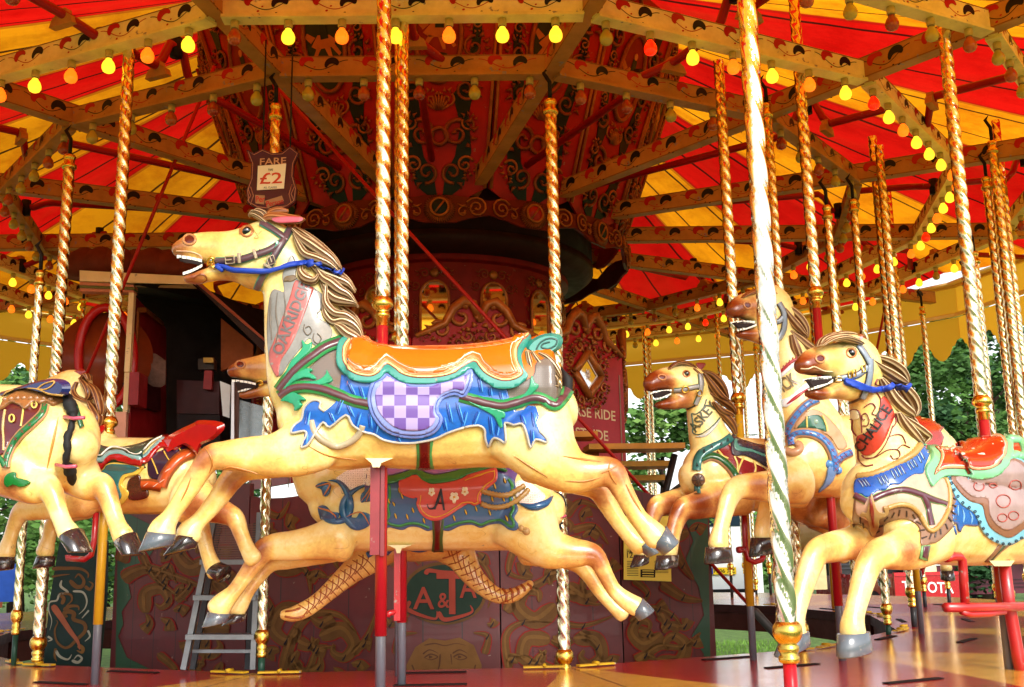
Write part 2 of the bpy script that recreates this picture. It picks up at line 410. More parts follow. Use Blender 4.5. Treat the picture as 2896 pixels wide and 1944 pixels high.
        # drop triangles stretched across a depth jump
        good = []
        for f in ok:
            L = max((P3[f[i]]-P3[f[(i+1) % 3]]).length for i in range(len(f)))
            if L < .09*max(1, step/7): good.append(f)
        used = sorted({i for f in good for i in f}); mp = {i: j for j, i in enumerate(used)}
        vs = [P3[i] for i in used]; fs = [tuple(mp[i] for i in f)[::-1] for f in good]
        uv = [(cv[i].x*uvk, cv[i].y*uvk) for i in used]
        cnt = {}
        for f in good:
            for i in range(3):
                e = (f[i], f[(i+1) % 3]); cnt[tuple(sorted(e))] = cnt.get(tuple(sorted(e)), 0)+1
        m0 = len(vs); lo = {}
        for f in good:
            for i in range(3):
                e = (f[i], f[(i+1) % 3])
                if cnt[tuple(sorted(e))] == 1:
                    for q in e:
                        if q not in lo: lo[q] = len(vs); vs.append(B[q]); uv.append((cv[q].x*uvk, cv[q].y*uvk))
                    fs.append((mp[e[0]], mp[e[1]], lo[e[1]], lo[e[0]]))
        a.add(vs, fs, mat, True, uv)
    def strip(s, name, pts, hw, mat, off=.008, m=5, sub=None, taper=False, closed=False):
        q = spline([p[:2] for p in pts], m, closed) if m > 1 else [p[:2] for p in pts]
        L, R = [], []; N = len(q)
        for i, (x, y) in enumerate(q):
            if closed: dx, dy = q[(i+1) % N][0]-q[i-1][0], q[(i+1) % N][1]-q[i-1][1]
            else: dx, dy = q[min(i+1, N-1)][0]-q[max(i-1, 0)][0], q[min(i+1, N-1)][1]-q[max(i-1, 0)][1]
            l = hypot(dx, dy) or 1; w_ = hw*(1 if not taper else max(.05, sin(pi*min(1, (i+.3)/(N-.4)))))
            if taper == 'end': w_ = hw*max(.06, 1-i/(N-1))
            L.append((x-dy/l*w_, y+dx/l*w_)); R.append((x+dy/l*w_, y-dx/l*w_))
        a = s.acc(name, sub); vs = []; fs = []; ok = []
        for i in range(N):
            p = [s.hit(*L[i], off-.006), s.hit(*L[i], off), s.hit(*q[i], off+.0015), s.hit(*R[i], off), s.hit(*R[i], off-.006)]
            ok.append(all(v is not None for v in p)); vs += [v or V((0,0,0)) for v in p]
        for i in range(N if closed else N-1):
            j = (i+1) % N
            if ok[i] and ok[j] and (vs[i*5+2]-vs[j*5+2]).length < .12:
                for k_ in range(4): fs.append((i*5+k_, i*5+k_+1, j*5+k_+1, j*5+k_))
        uv = [(v, i*.1) for i in range(N) for v in (0, .1, .5, .9, 1)]
        keep = sorted({i for f in fs for i in f}); mp = {i: j for j, i in enumerate(keep)}
        if fs: a.add([vs[i] for i in keep], [tuple(mp[i] for i in f) for f in fs], mat, True, [uv[i] for i in keep])
    def rope(s, name, pts, rad, mat, off=.0, m=5, n=8, twist=0, sub=None, taper=False):
        q = [s.hit(x, y, off) for x, y in spline([p[:2] for p in pts], m)]; q = [p for p in q if p is not None]
        if len(q) < 3: return
        N = len(q)
        rr = [rad*(1+twist*(.5 if i % 2 else -.5))*(max(.08, sin(pi*(i+.4)/(N-.2))) if taper else 1) for i in range(N)]
        tube(s.acc(name, sub), q, rr, mat, n)
    def lock(s, name, pts, w=.02, off=.05, hi=None, lo=None, m=4, sub=None):
        """carved lock of hair: pts (x, y, half px)"""
        N = len(pts); q = [(p[0], p[1], p[2], w*(.35+.65*sin(pi*(i+.5)/N)), (p[3] if len(p) > 3 else off)) for i, p in enumerate(pts)]
        s.loft(s.acc(name, sub), q, off, m, hi or LK_HI, .13, 24, lo or LK_LO)
    def slab(s, name, pts, hw, mat, off=0, side=None, sm=3, sub=None, rnd=.25):
        if name == 'mouth': mat = paint('1c0504', .9, 0, .2); hw += .008
        poly = spline([p[:2] for p in pts], sm, True) if sm > 1 else [p[:2] for p in pts]
        a = s.acc(name, sub); n = len(poly)
        cx = sum(p[0] for p in poly)/n; cy = sum(p[1] for p in poly)/n
        rings = []
        for o, k_ in ((-hw, 1-rnd), (-hw*.8, 1), (hw*.8, 1), (hw, 1-rnd)):
            rings.append([s.P(cx+(x-cx)*k_, cy+(y-cy)*k_, off+o) for x, y in poly])
        vs = [p for r in rings for p in r]; fs = []
        for r in range(3):
            for i in range(n): fs.append((r*n+i, r*n+(i+1) % n, (r+1)*n+(i+1) % n, (r+1)*n+i))
        res = delaunay_2d_cdt([V(p) for p in poly], [], [list(range(n))], 1, 1e-5); idx = [(q[0] if q else 0) for q in res[3]]
        fs += [tuple(idx[i]+3*n for i in f) for f in res[2]]+[tuple(idx[i] for i in f)[::-1] for f in res[2]]
        a.add(vs, fs, mat, False)
    def hoof(s, tl, tr, br, bl, lat, off, mat):
        a = s.acc('hoof_%d' % len([k for k in s.parts if k.startswith('hoof')])); n = 20; vs = []
        rows = [(0, .93, .93), (.02, 1, 1), (.5, 1.0, 1.04), (.93, 1, 1.08), (1, .95, 1.0)]
        for t, kx, kl in rows:
            l = (tl[0]+(bl[0]-tl[0])*t, tl[1]+(bl[1]-tl[1])*t); r = (tr[0]+(br[0]-tr[0])*t, tr[1]+(br[1]-tr[1])*t)
            A, B = s.P(*l, off), s.P(*r, off); c = (A+B)/2; h = (B-A)/2
            for k_ in range(n): vs.append(c+h*cos(2*pi*k_/n)*kx+s.n*sin(2*pi*k_/n)*lat*kl)
        fs = [(i*n+k_, i*n+(k_+1) % n, (i+1)*n+(k_+1) % n, (i+1)*n+k_) for i in range(len(rows)-1) for k_ in range(n)]
        fs += [tuple(range(n))[::-1], tuple((len(rows)-1)*n+k_ for k_ in range(n))]
        a.add(vs, fs, mat)
    def ball(s, name, x, y, r, mat, out=0, flat=1, sub=None):
        c = s.hit(x, y, out)
        if c is None: return
        a = s.acc(name, sub); rr = r*s.k(x, y); n = 14; d = -ray(x, y); X, Y = frame(d); vs = []; fs = []
        for i in range(8):
            th = pi*i/14; 
            for k_ in range(n): vs.append(c+d*(cos(th)*rr*flat)+(X*cos(2*pi*k_/n)+Y*sin(2*pi*k_/n))*sin(th)*rr)
        for i in range(7):
            for k_ in range(n): fs.append((i*n+k_, (i+1)*n+k_, (i+1)*n+(k_+1) % n, i*n+(k_+1) % n))
        a.add(vs, fs, mat)
    def ring(s, name, x, y, rx, ry, rad, mat, out=.004, rot=0, sub=None, onsurf=True):
        pts = []
        for i in range(24):
            u, v_ = rx*cos(2*pi*i/24), ry*sin(2*pi*i/24); px = x+u*cos(rot)-v_*sin(rot); py = y+u*sin(rot)+v_*cos(rot)
            p = s.hit(px, py, out)
            if p is not None: pts.append(p)
        if len(pts) > 5: tube(s.acc(name, sub), pts, rad, mat, 7, closed=len(pts) == 24)
    def text(s, name, word, p0, p1, h, mat, off=.01, sub=None, shear=0, wid=1):
        vs, fs, w_ = text_shape(word, True); dx, dy = p1[0]-p0[0], p1[1]-p0[1]; L = hypot(dx, dy); ux, uy = dx/L, dy/L
        nx, ny = uy, -ux
        P3 = [s.hit(p0[0]+ux*x*L/w_+nx*y*h, p0[1]+uy*x*L/w_+ny*y*h, off) for x, y in vs]
        good = [f for f in fs if all(P3[i] is not None for i in f)]
        used = sorted({i for f in good for i in f}); mp = {i: j for j, i in enumerate(used)}
        if good: s.acc(name, sub).add([P3[i] for i in used], [tuple(mp[i] for i in f) for f in good], mat, False)
    def teeth(s, p0, p1, n, h, mat=None, off0=0, lat=.034, dirn=1):
        """row of teeth between two photo points, biting dirn*h px"""
        a = s.acc('teeth'); mat = mat or WHITE
        for side in (1, -1):
            for i in range(n):
                t0, t1 = (i+.06)/n, (i+.94)/n; x0 = p0[0]+(p1[0]-p0[0])*t0; x1 = p0[0]+(p1[0]-p0[0])*t1; y0 = p0[1]+(p1[1]-p0[1])*t0; y1 = p0[1]+(p1[1]-p0[1])*t1
                y0 -= 3*sin(pi*t0)*dirn*.8; y1 -= 3*sin(pi*t1)*dirn*.8
                l = lat*(.55+.45*min(1, 3*(i+.5)/n))
                c = [(x0, y0), (x1, y1), (x1, y1+h*dirn), (x0, y0+h*dirn)]
                vs = [s.P(x, y, side*(l-.008)+off0) for x, y in c]+[s.P(x, y, side*l+off0) for x, y in c]
                a.add(vs, [(0,1,2,3),(4,7,6,5),(0,4,5,1),(1,5,6,2),(2,6,7,3),(3,7,4,0)], mat, False)
    def eye(s, x, y, r):
        s.ring('eye', x, y, r*1.12, r*1.02, r*.26*s.k(x, y), paint('b5703c', .3), .0)
        s.ball('eye', x, y, r*.92, paint('d8c8b0', .15, .8), -.003, .5); s.ball('eye', x, y, r*.88, paint('0a0c14', .05, 1, .05), .0, .6)
    def nostril(s, x, y, rx, ry, rot=0):
        s.ring('nostril', x, y, rx, ry, rx*.22*s.k(x, y), paint('c98a56', .3), .002, rot)
        pts = [(x+rx*.85*cos(t)*cos(rot)-ry*.85*sin(t)*sin(rot), y+rx*.85*cos(t)*sin(rot)+ry*.85*sin(t)*cos(rot)) for t in [i*pi/6 for i in range(12)]]
        s.patch('nostril', pts, paint('5e1418', .25, .5), .0022, step=4, sm=2, thick=.002)
    def pole(s, top_px, coll_px=None, rod_px=None, R=.03, top_z=None, zc=None, low=None, rod='red', pitch=.21, starts=3, zb=None, kink=None):
        """the brass twisted rod that carries the horse"""
        z1 = top_z if top_z else s.P(*top_px).z
        z0 = zc if zc is not None else s.P(*coll_px).z
        a = s.acc('brass_pole'); twist_rod(a, s.p0, z0+.045, z1, R, pitch, starts, BRASS)
        c = V((s.p0.x, s.p0.y, z0)); lathe(a, c, [(R*.75,-.06),(R*.75,-.03),(R*.95,-.028),(R*.95,-.012),(R*.78,-.01),(R*.8,.0),(R*1.15,.006),(R*1.36,.016),(R*1.36,.028),(R*1.15,.04),(R*.95,.05)], GOLD)
        b = s.acc('rod'); z2 = zb if zb is not None else -.02
        mr = {'red': paint('a51420', .3, .4, .2, chips=.3), 'yellow': paint('c99a20', .3, .4, .2, chips=.5), 'grey': paint('5a5e66', .3, .3, .2, chips=.4), 'green': paint('1d4a3c', .3, .3, .3, chips=.4)}
        lathe(b, V((s.p0.x, s.p0.y, 0)), [(R*.72, .25), (R*.72, z0)], mr['red'] if rod != 'yellow' else mr['yellow'], 12)
        lathe(b, V((s.p0.x, s.p0.y, 0)), [(R*.62, z2), (R*.62, .62)], mr['grey'], 12)
        lathe(b, V((s.p0.x, s.p0.y, 0)), [(R*.70, .30), (R*.70, .9)], mr[rod], 12)
        return z0
    def done(s):
        for nm, a in s.parts.items():
            if not a.f: continue
            o = a.obj('hoof' if nm.startswith('hoof') else nm.split('#')[0], s.root)
        return s.root
TW = {}
def twist_rod(a, p, z0, z1, R, pitch, starts, mat, n=30, dz=.009, deep=.3):
    """barley-twist sleeve with a raised bead between the flutes"""
    N = max(2, int((z1-z0)/dz)); vs = []
    for i in range(N+1):
        z = z0+(z1-z0)*i/N
        for k in range(n):
            th = 2*pi*k/n; ph = (th*starts+2*pi*z/pitch*starts) % (2*pi); u = ph/(2*pi)
            r = R*(1-deep+deep*sin(pi*min(1, u/.8))**.6 if u < .8 else 1-deep*.75+deep*.55*sin(pi*(u-.8)/.2))
            vs.append((p[0]+r*cos(th), p[1]+r*sin(th), z))
    fs = [(i*n+k, i*n+(k+1) % n, (i+1)*n+(k+1) % n, (i+1)*n+k) for i in range(N) for k in range(n)]
    a.add(vs, fs, mat)
# ------------------------------------------------------------------ the nearest horse
def main_horse():
    h = Horse('large cream galloping horse with an orange saddle and checked purple flap, nearest the viewer', (1081, 1000), 4.4)
    h.chain([(503,706,22,.032),(530,703,36,.05),(580,701,44,.052),(632,706,52,.056),(680,716,78,.07),(725,722,98,.085),(765,724,96,.085),(800,742,76,.075)])
    h.chain([(528,790,11,.028),(556,788,17,.036),(596,776,19,.036),(650,768,27,.04),(705,768,42,.06)])
    h.chain([(790,690,62,.06),(822,770,82,.068),(846,850,98,.078),(868,950,118,.095),(905,1050,150,.13),(950,1130,160,.16)])
    h.chain([(845,1190,75,.11),(885,1180,140,.15),(960,1168,158,.17),(1060,1165,152,.17),(1160,1168,154,.172),(1260,1166,156,.17),(1360,1158,158,.17),(1450,1158,160,.17),(1530,1162,142,.155),(1568,1160,108,.12),(1588,1158,62,.08)])
    h.chain([(900,1250,80,.07),(830,1275,74,.065),(770,1288,60,.06),(700,1286,49,.052),(635,1289,41,.044),(596,1293,35,.042),(568,1330,31,.036),(536,1380,29,.032),(505,1427,25,.028),(482,1462,25,.03),(463,1490,35,.042),(457,1508,40,.047)], .10)
    h.chain([(880,1280,60,.06),(780,1302,50,.05),(690,1326,36,.045),(650,1362,33,.04),(620,1405,29,.032),(586,1448,25,.028),(562,1475,24,.028),(541,1497,32,.04),(534,1512,36,.045)], -.09)
    h.chain([(1500,1215,130,.10),(1555,1290,92,.09),(1620,1334,63,.07),(1680,1336,46,.055),(1728,1334,39,.046),(1754,1376,32,.036),(1779,1421,28,.032),(1806,1464,26,.03),(1835,1497,32,.04),(1858,1520,36,.044)], .10)
    h.chain([(1520,1290,80,.07),(1630,1350,48,.055),(1690,1380,34,.045),(1716,1422,28,.032),(1750,1475,25,.028),(1785,1520,24,.028),(1808,1541,30,.038)], -.10)
    h.body([(503,712,70,.75),(545,790,62,.85),(600,700,60,.25),(650,790,60,.5),(597,1300,62,.75),(570,1345,60,.5),(660,1330,60,.45),(640,1370,50,.6),(560,1410,60,.22),
            (1730,1320,90,.7),(1780,1400,70,.45),(1700,1390,60,.6),(1660,1370,60,.4),(780,1365,80,.35),(1560,1400,90,.3),(710,820,60,.4),(1100,1330,140,.2),(1300,1330,140,.2),(520,1400,80,.25),(480,1450,60,.2),(620,1300,110,.3),(1790,1440,80,.25),(1660,1330,120,.3),(560,750,90,.3)])
    # saddle
    m_or = paint('dc6a14', .22, .7, .12); teal = paint('2f8f80', .3, .4, .2, chips=.1)
    a = h.acc('saddle')
    top = [(1000,965),(1030,968),(1062,985),(1110,993),(1173,996),(1307,994),(1419,976),(1486,956),(1530,944),(1558,950)]
    h.loft(a, [(x, 1112, 1112-y, .174) for x, y in top]+[(1568, 1112, 112, .13), (1577, 1112, 62, .09), (1584, 1112, 8, .02)], 0, 3, m_or, ends=False); h.solid('saddle')
    topc = [(2000,100),(1920,135),(1800,175),(1600,210),(1400,228),(1200,232),(1000,225),(860,210),(760,180),(715,150),(640,135)]
    low = [(560,160),(528,215),(522,330),(560,400),(620,450),(700,478),(790,480),(850,450),(893,408),(940,440),(1010,480),(1110,492),(1220,490),(1340,470),(1440,430),(1515,388),(1570,440),(1640,490),(1720,520),(1810,515),(1880,485),(1930,430),(1900,380),(1882,300),(1892,250),(1930,190)]
    def sp(p): return T('K2', p)
    grey = paint('b9aca0', .3, .4, .2, chips=.2)
    h.patch('blanket', sp([(530,210),(300,390),(190,500),(330,500),(500,560),(560,560),(600,400)]), speckle('6c5f56', 'a89a8e', 16, .1), .005)
    h.patch('blanket#2', sp([(1960,430),(1770,530),(1790,600),(1960,570),(2110,640),(2195,570),(2205,500),(2180,400),(2100,300),(1990,330)]), speckle('6c5f56', 'a89a8e', 16, .1), .005)
    blue = paint('1c60b8', .22, .6, .35, 30)
    skirt = [(560,420),(550,520),(520,620),(480,655),(440,685),(405,660),(412,625),(380,605),(330,620),(290,670),(275,750),(215,800),(197,850),(290,835),(305,865),(265,945),(310,935),(350,880),(380,825),(430,765),(480,798),(595,712),(640,780),(720,830),(800,850),(870,890),(980,910),(1100,910),(1240,885),(1340,840),(1460,800),(1560,785),(1610,815),(1615,880),(1645,942),(1680,888),(1720,890),(1772,915),(1770,830),(1765,772),(1830,792),(1890,782),(1920,850),(1950,952),(1985,890),(2062,915),(2060,880),(2010,830),(1990,770),(2010,720),(1990,660),(1930,645),(1900,680),(1840,685),(1790,600),(1770,500),(1640,470),(1515,370),(893,390),(700,455)]
    h.patch('ruffled_skirt', sp(skirt), blue, .011, sm=1)
    silver = paint('b5ad9e', .35, .3, .2)
    for i0, i1 in ((4, 30), (30, 47)):
        h.rope('ruffled_skirt', sp(skirt[i0:i1+1]), .0045, silver, .012, m=3)
    dk = paint('0d3f96', .25, .5, .2); lt = paint('4f9be6', .2, .5, .1)
    for q in ([(610,480),(650,560)],[(690,500),(720,600)],[(600,640),(640,720)],[(560,600),(520,700)],[(690,690),(660,790)],[(760,700),(770,800)],[(820,760),(800,840)],[(470,690),(500,760)],
              [(1330,620),(1360,760)],[(1400,620),(1440,760)],[(1470,680),(1440,790)],[(1560,680),(1520,780)],[(1640,720),(1660,850)],[(1700,760),(1700,860)],[(1560,430),(1580,540)],[(1640,500),(1650,580)],[(1300,720),(1320,820)],[(1880,720),(1900,780)],[(1720,540),(1730,600)],[(320,680),(300,790)],[(300,850),(290,920)],[(1960,700),(1970,800)],[(1950,820),(1955,920)],[(960,860),(980,900)]):
        h.strip('ruffled_skirt', sp(q), 3.2, dk, .014, m=4, taper=True)
        h.strip('ruffled_skirt', sp([(x+18, y+6) for x, y in q]), 2.2, lt, .0145, m=4, taper=True)
    pur = paint('5e3b42', .28, .5, .2); grn = paint('2f8f4c', .28, .5, .25)
    bands = [[(575,170),(450,215),(340,290),(240,370),(170,450),(112,530)], [(118,575),(200,520),(300,508),(420,525),(520,560),(640,605),(765,632)],
             [(1430,575),(1530,602),(1640,632),(1740,645),(1850,620),(1960,585),(2040,597),(2122,642),(2180,592),(2218,525)]]
    for i, b in enumerate(bands):
        h.strip('harness#%d' % i, sp(b), 17, grn, .014); h.strip('harness#%d' % i, sp(b), 9, pur, .018)
    for lf in ([(275,168),(310,200),(345,185),(335,240),(290,290),(230,345),(150,450),(115,515),(190,340),(255,262),(280,220)], [(130,540),(200,440),(260,398),(320,375),(355,385),(330,405),(370,430),(372,455),(300,440),(220,470),(150,535)],
               [(180,510),(300,480),(400,460),(448,420),(455,390),(480,430),(497,465),(440,492),(350,510),(250,518)], [(130,605),(180,560),(230,552),(305,600),(262,610),(277,640),(235,682),(225,640),(170,612)],
               [(1955,425),(1978,480),(2008,500),(1960,555),(1900,592),(1830,612),(1900,560),(1940,500)], [(1440,590),(1560,640),(1660,660),(1755,690),(1757,730),(1735,735),(1747,805),(1718,790),(1680,722),(1600,672)]):
        h.patch('leaf_carving+', sp(lf), paint('1f9a6c', .28, .5, .3), .018, step=5)
    flap = [(893,400),(850,440),(790,470),(760,540),(755,620),(775,690),(800,740),(850,800),(920,845),(1010,870),(1110,878),(1200,860),(1260,825),(1300,770),(1300,720),(1275,680),(1285,630),(1320,590),(1390,565),(1460,585),(1500,530),(1525,470),(1520,385),(1440,420),(1340,460),(1220,480),(1110,482),(1010,470),(940,430)]
    fl = spline(sp(flap), 3, True)
    h.patch('saddle_flap', fl, paint('6b7fc4', .25, .5, .15), .022, sm=1)
    h.patch('saddle_flap', inset(fl, 8), paint('3a4a9c', .25, .5, .15), .0235, sm=1)
    h.patch('saddle_flap', inset(fl, 10), paint('8593d2', .25, .5, .1), .025, sm=1)
    inner = [(840,500),(815,540),(815,620),(840,690),(900,760),(980,805),(1080,820),(1170,810),(1230,780),(1250,735),(1235,690),(1245,630),(1290,560),(1390,520),(1450,530),(1475,480),(1480,430),(1400,462),(1300,490),(1180,505),(1060,500),(960,470),(900,440)]
    h.patch('saddle_flap', sp(inner), checker('a796c8', '6c4f9a', 10.5), .0272, sm=3, uvk=.0029)
    outl = sp(low)+sp(topc)
    h.patch('saddle_border', outl, teal, .0285, sm=3, step=8)
    orin = sp([(600,170),(565,230),(567,330),(610,390),(690,430),(780,440),(840,412),(895,362),(960,400),(1050,440),(1150,452),(1280,445),(1400,412),(1530,342),(1580,390),(1650,440),(1740,472),(1830,462),(1895,415),(1862,350),(1852,280),(1882,210),(1950,160)])+sp(topc[1:])
    o1 = spline(orin, 3, True)
    h.patch('seat', o1, paint('9c1a1e', .3, .5, .1), .030, sm=1, step=6)
    h.patch('seat', inset(o1, 2.2), paint('f4d98c', .3, .5, .1), .0322, sm=1, step=6)
    h.patch('seat', inset(o1, 7), paint('ee8a50', .3, .5, .1), .0344, sm=1, step=6)
    h.patch('seat', inset(o1, 12), paint('f1702a', .25, .6, .1), .0366, sm=1, step=6)
    h.patch('seat', inset(o1, 17), paint('f7e9cf', .25, .6, .1), .0388, sm=1, step=6)
    h.patch('seat', inset(o1, 18.6), m_or, .041, sm=1, step=6)
    h.slab('cantle_scroll', sp([(1900,235),(1935,175),(2010,128),(2080,112),(2150,116),(2184,150),(2175,205),(2135,250),(2060,268),(1985,245),(1950,260)]), .135, teal)
    h.solid('cantle_scroll')
    h.strip('cantle_scroll', sp([(1990,230),(2020,180),(2080,150),(2140,160),(2130,200),(2080,225),(2030,215),(2040,190),(2090,175)]), 2.4, paint('154f48', .3), .002, m=4)
    for q in ([(1925,250,20),(1935,310,28),(1950,370,26),(1948,430,10)], [(1960,250,14),(1990,300,24),(2030,350,26),(2090,400,22),(2140,450,16),(2150,500,8)], [(2010,260,14),(2060,290,26),(2110,340,30),(2150,400,26),(2170,440,10)], [(2110,480,14),(2125,505,12),(2150,500,8),(2140,480,5)]):
        h.lock('cantle_feather', sp(q), .03, .135)
    h.patch('girth', sp([(1105,880),(1170,885),(1238,872),(1240,1100),(1170,1112),(1105,1105)]), grn, .006, sm=1)
    h.patch('girth', sp([(1127,885),(1170,888),(1214,878),(1214,1100),(1170,1114),(1124,1105)]), paint('5e120c', .25, .5, .3), .009, sm=1)
    h.rope('loop_ring', sp([(345,755),(358,830),(420,900),(520,940),(620,910),(690,850),(717,785)]), .0125, paint('b3a284', .4, .3, .3), .004, n=10)
    # painted scroll with the horse's name on the neck
    sg = paint('8f8c86', .3, .5, .4, 14, chips=.7); rd = paint('bc5850', .3, .5, .4, 12, chips=.9)
    h.patch('name_scroll', T('C4', [(1800,390),(1790,300),(1800,255),(1835,175),(1860,170),(1880,230),(1880,310),(1990,370),(2045,420),(2045,490),(2010,550),(2070,590),(2105,640),(2095,690),(2040,740),(1985,730),(1960,690),(1900,760),(1830,850),(1780,925),(1745,905),(1704,800),(1694,600),(1710,430),(1735,380),(1770,385)]), sg, .0035)
    h.patch('name_scroll', T('C4', [(1872,325),(1930,355),(1985,372),(1960,450),(1900,610),(1840,740),(1780,835),(1765,930),(1735,900),(1706,800),(1745,690),(1790,560),(1835,440)]), rd, .0055)
    h.text('name_scroll', 'OAKRIDGE', T('C4', [(1790,800)])[0], T('C4', [(1965,350)])[0], 32, paint('6c6462', .35, .4, .3), .008)
    for q in ([(1760,400),(1750,520),(1765,640),(1740,760)], [(1800,400),(1810,500),(1790,620)], [(1720,430),(1715,560),(1725,700)]):
        h.strip('name_scroll', T('C4', q), 1.6, paint('5f513f', .4), .007, taper=True)
    for q in ([(1930,600),(1925,640),(1950,670),(1975,645),(1960,615),(1935,625)], [(1990,660),(1985,700),(2015,725),(2035,690),(2010,660)]):
        h.strip('name_scroll', T('C4', q), 1.3, paint('5f513f', .4), .007)
    h.patch('name_scroll', T('C4', [(1798,330),(1810,300),(1860,290),(1880,310),(1850,330),(1820,330)]), paint('6b5330', .4), .006, step=4)
    # head
    def kp(p): return T('K1', p)
    h.eye(*kp([(865,365)])[0], 14.5)
    h.strip('eye', kp([(795,400),(800,330),(850,300),(905,315),(935,360)]), 1.6, paint('a87848', .4), .003, sub=None)
    h.nostril(*kp([(300,448)])[0], 17, 13.5)
    h.strip('head_carving+', kp([(930,350),(980,420),(940,430),(1010,360)]), 1.4, paint('d7b56a', .4), .002)
    h.strip('head_carving+', kp([(170,560),(300,565),(400,600),(425,640)]), 2, paint('e2b48e', .25), .002)
    h.strip('head_carving+', kp([(330,830),(400,790),(450,800),(470,840),(430,870)]), 2, paint('8c4418', .3), .003, taper=True)
    h.slab('mouth', kp([(196,622),(300,634),(425,655),(440,690),(400,700),(330,686),(250,676),(205,660)]), .024, paint('5a130e', .3, .5), sm=1)
    h.teeth(kp([(172,600)])[0], kp([(424,642)])[0], 5, 8); h.teeth(kp([(232,796)])[0], kp([(428,712)])[0], 6, 8, dirn=-1, lat=.032)
    br = paint('5c4048', .35, .4, .25, chips=.3); ed = paint('3f8f74', .3)
    for q, w_ in (([(1000,285),(1110,345),(1260,452)], 7), ([(1300,325),(1235,440),(1150,580),(1080,710),(1005,840),(950,975)], 9), ([(1200,480),(1090,550),(950,600),(820,642),(700,655),(560,655)], 8.5)):
        h.strip('bridle', kp(q), w_+2, ed, .009); h.strip('bridle', kp(q), w_, br, .012)
    gb = paint('b3a083', .3, .4, .2)
    for x, y, w_, hh, r in ((712,645,12,10,-.1),(1105,650,11,10,1.2),(800,630,4,14,-.12),(950,590,4,13,-.3),(1070,705,13,3,.5)):
        cx, cy = kp([(x, y)])[0]; cs, sn = cos(r), sin(r)
        q = [(cx+a_*w_*cs-b_*hh*sn, cy+a_*w_*sn+b_*hh*cs) for a_, b_ in ((-1,-1),(1,-1),(1,1),(-1,1))]
        if min(w_, hh) < 6: h.patch('buckle#%d' % x, q, gb, .018, sm=1, step=4)
        else: h.strip('buckle#%d' % x, q, 1.6, gb, .018, m=1, closed=True); h.strip('buckle#%d' % x, [(cx-w_*cs, cy-w_*sn), (cx+w_*cs*.5, cy+w_*sn*.5)], 1.8, gb, .019, m=2)
    for x, y in ((835,607),(905,590),(995,552),(770,640)): h.ball('strap_hole+', *kp([(x, y)])[0], 2, DARK, .012, .6)
    h.patch('strap_leaf', kp([(1140,480),(1165,462),(1182,485),(1160,508),(1128,540),(1150,500)]), ed, .018, sm=1, step=3)
    h.ring('bit', *kp([(520,655)])[0], 9, 11, .006, GOLD, .012); h.ball('bit', *kp([(520,642)])[0], 7, brass('e8e4d8', '8a8470'), .008)
    h.ring('bit', *kp([(540,705)])[0], 5, 9, .0035, GOLD, .02)
    cs_ = paint('b8742c', .4, .3, .2)  # brown strokes painting the shade of muscle creases onto the enamel
    for q, w_ in (([(575,1262),(592,1284),(600,1312),(590,1340)], 3), ([(628,1330),(650,1322),(690,1330),(730,1340)], 3), ([(540,1352),(528,1385),(510,1420)], 2.5), ([(1735,1300),(1722,1320),(1730,1350),(1745,1370)], 3), ([(1700,1340),(1720,1330),(1748,1318)], 2.5), ([(1590,1290),(1650,1300),(1700,1306)], 2.5), ([(1600,1360),(1650,1362),(1700,1350)], 2.5), ([(1770,1370),(1790,1410),(1815,1450)], 2.5), ([(870,1260),(930,1290),(1010,1300)], 2), ([(1455,1290),(1500,1320),(1550,1350)], 2.5)):
        h.strip('carved_crease+', q, w_, cs_, .0022, taper=True)
    # ear, forelock, mane
    h.lock('ear', kp([(1050,235,38),(1100,225,52),(1200,235,60),(1300,248,50),(1390,250,36),(1432,246,10)]), .022, .05, paint('b07038', .3), paint('8a4a20', .3))
    h.slab('ear', kp([(1110,250),(1150,225),(1260,215),(1390,222),(1420,245),(1385,270),(1280,278),(1180,280)]), .004, paint('b8384a', .2, .6), off=.074)
    h.lock('ear', kp([(1040,250,30),(1090,190,36),(1170,160,40),(1260,165,22)]), .018, -.05, paint('b07038', .3), paint('8a4a20', .3))
    for q, o in (([(900,200,14),(950,215,22),(1010,250,24),(1060,290,18),(1075,300,6)], .04), ([(890,215,12),(930,180,20),(1000,195,26),(1060,240,22),(1080,270,10)], .02), ([(920,190,14),(980,165,22),(1050,190,22),(1090,230,10)], -.02)):
        h.lock('forelock', kp(q), .03, o)
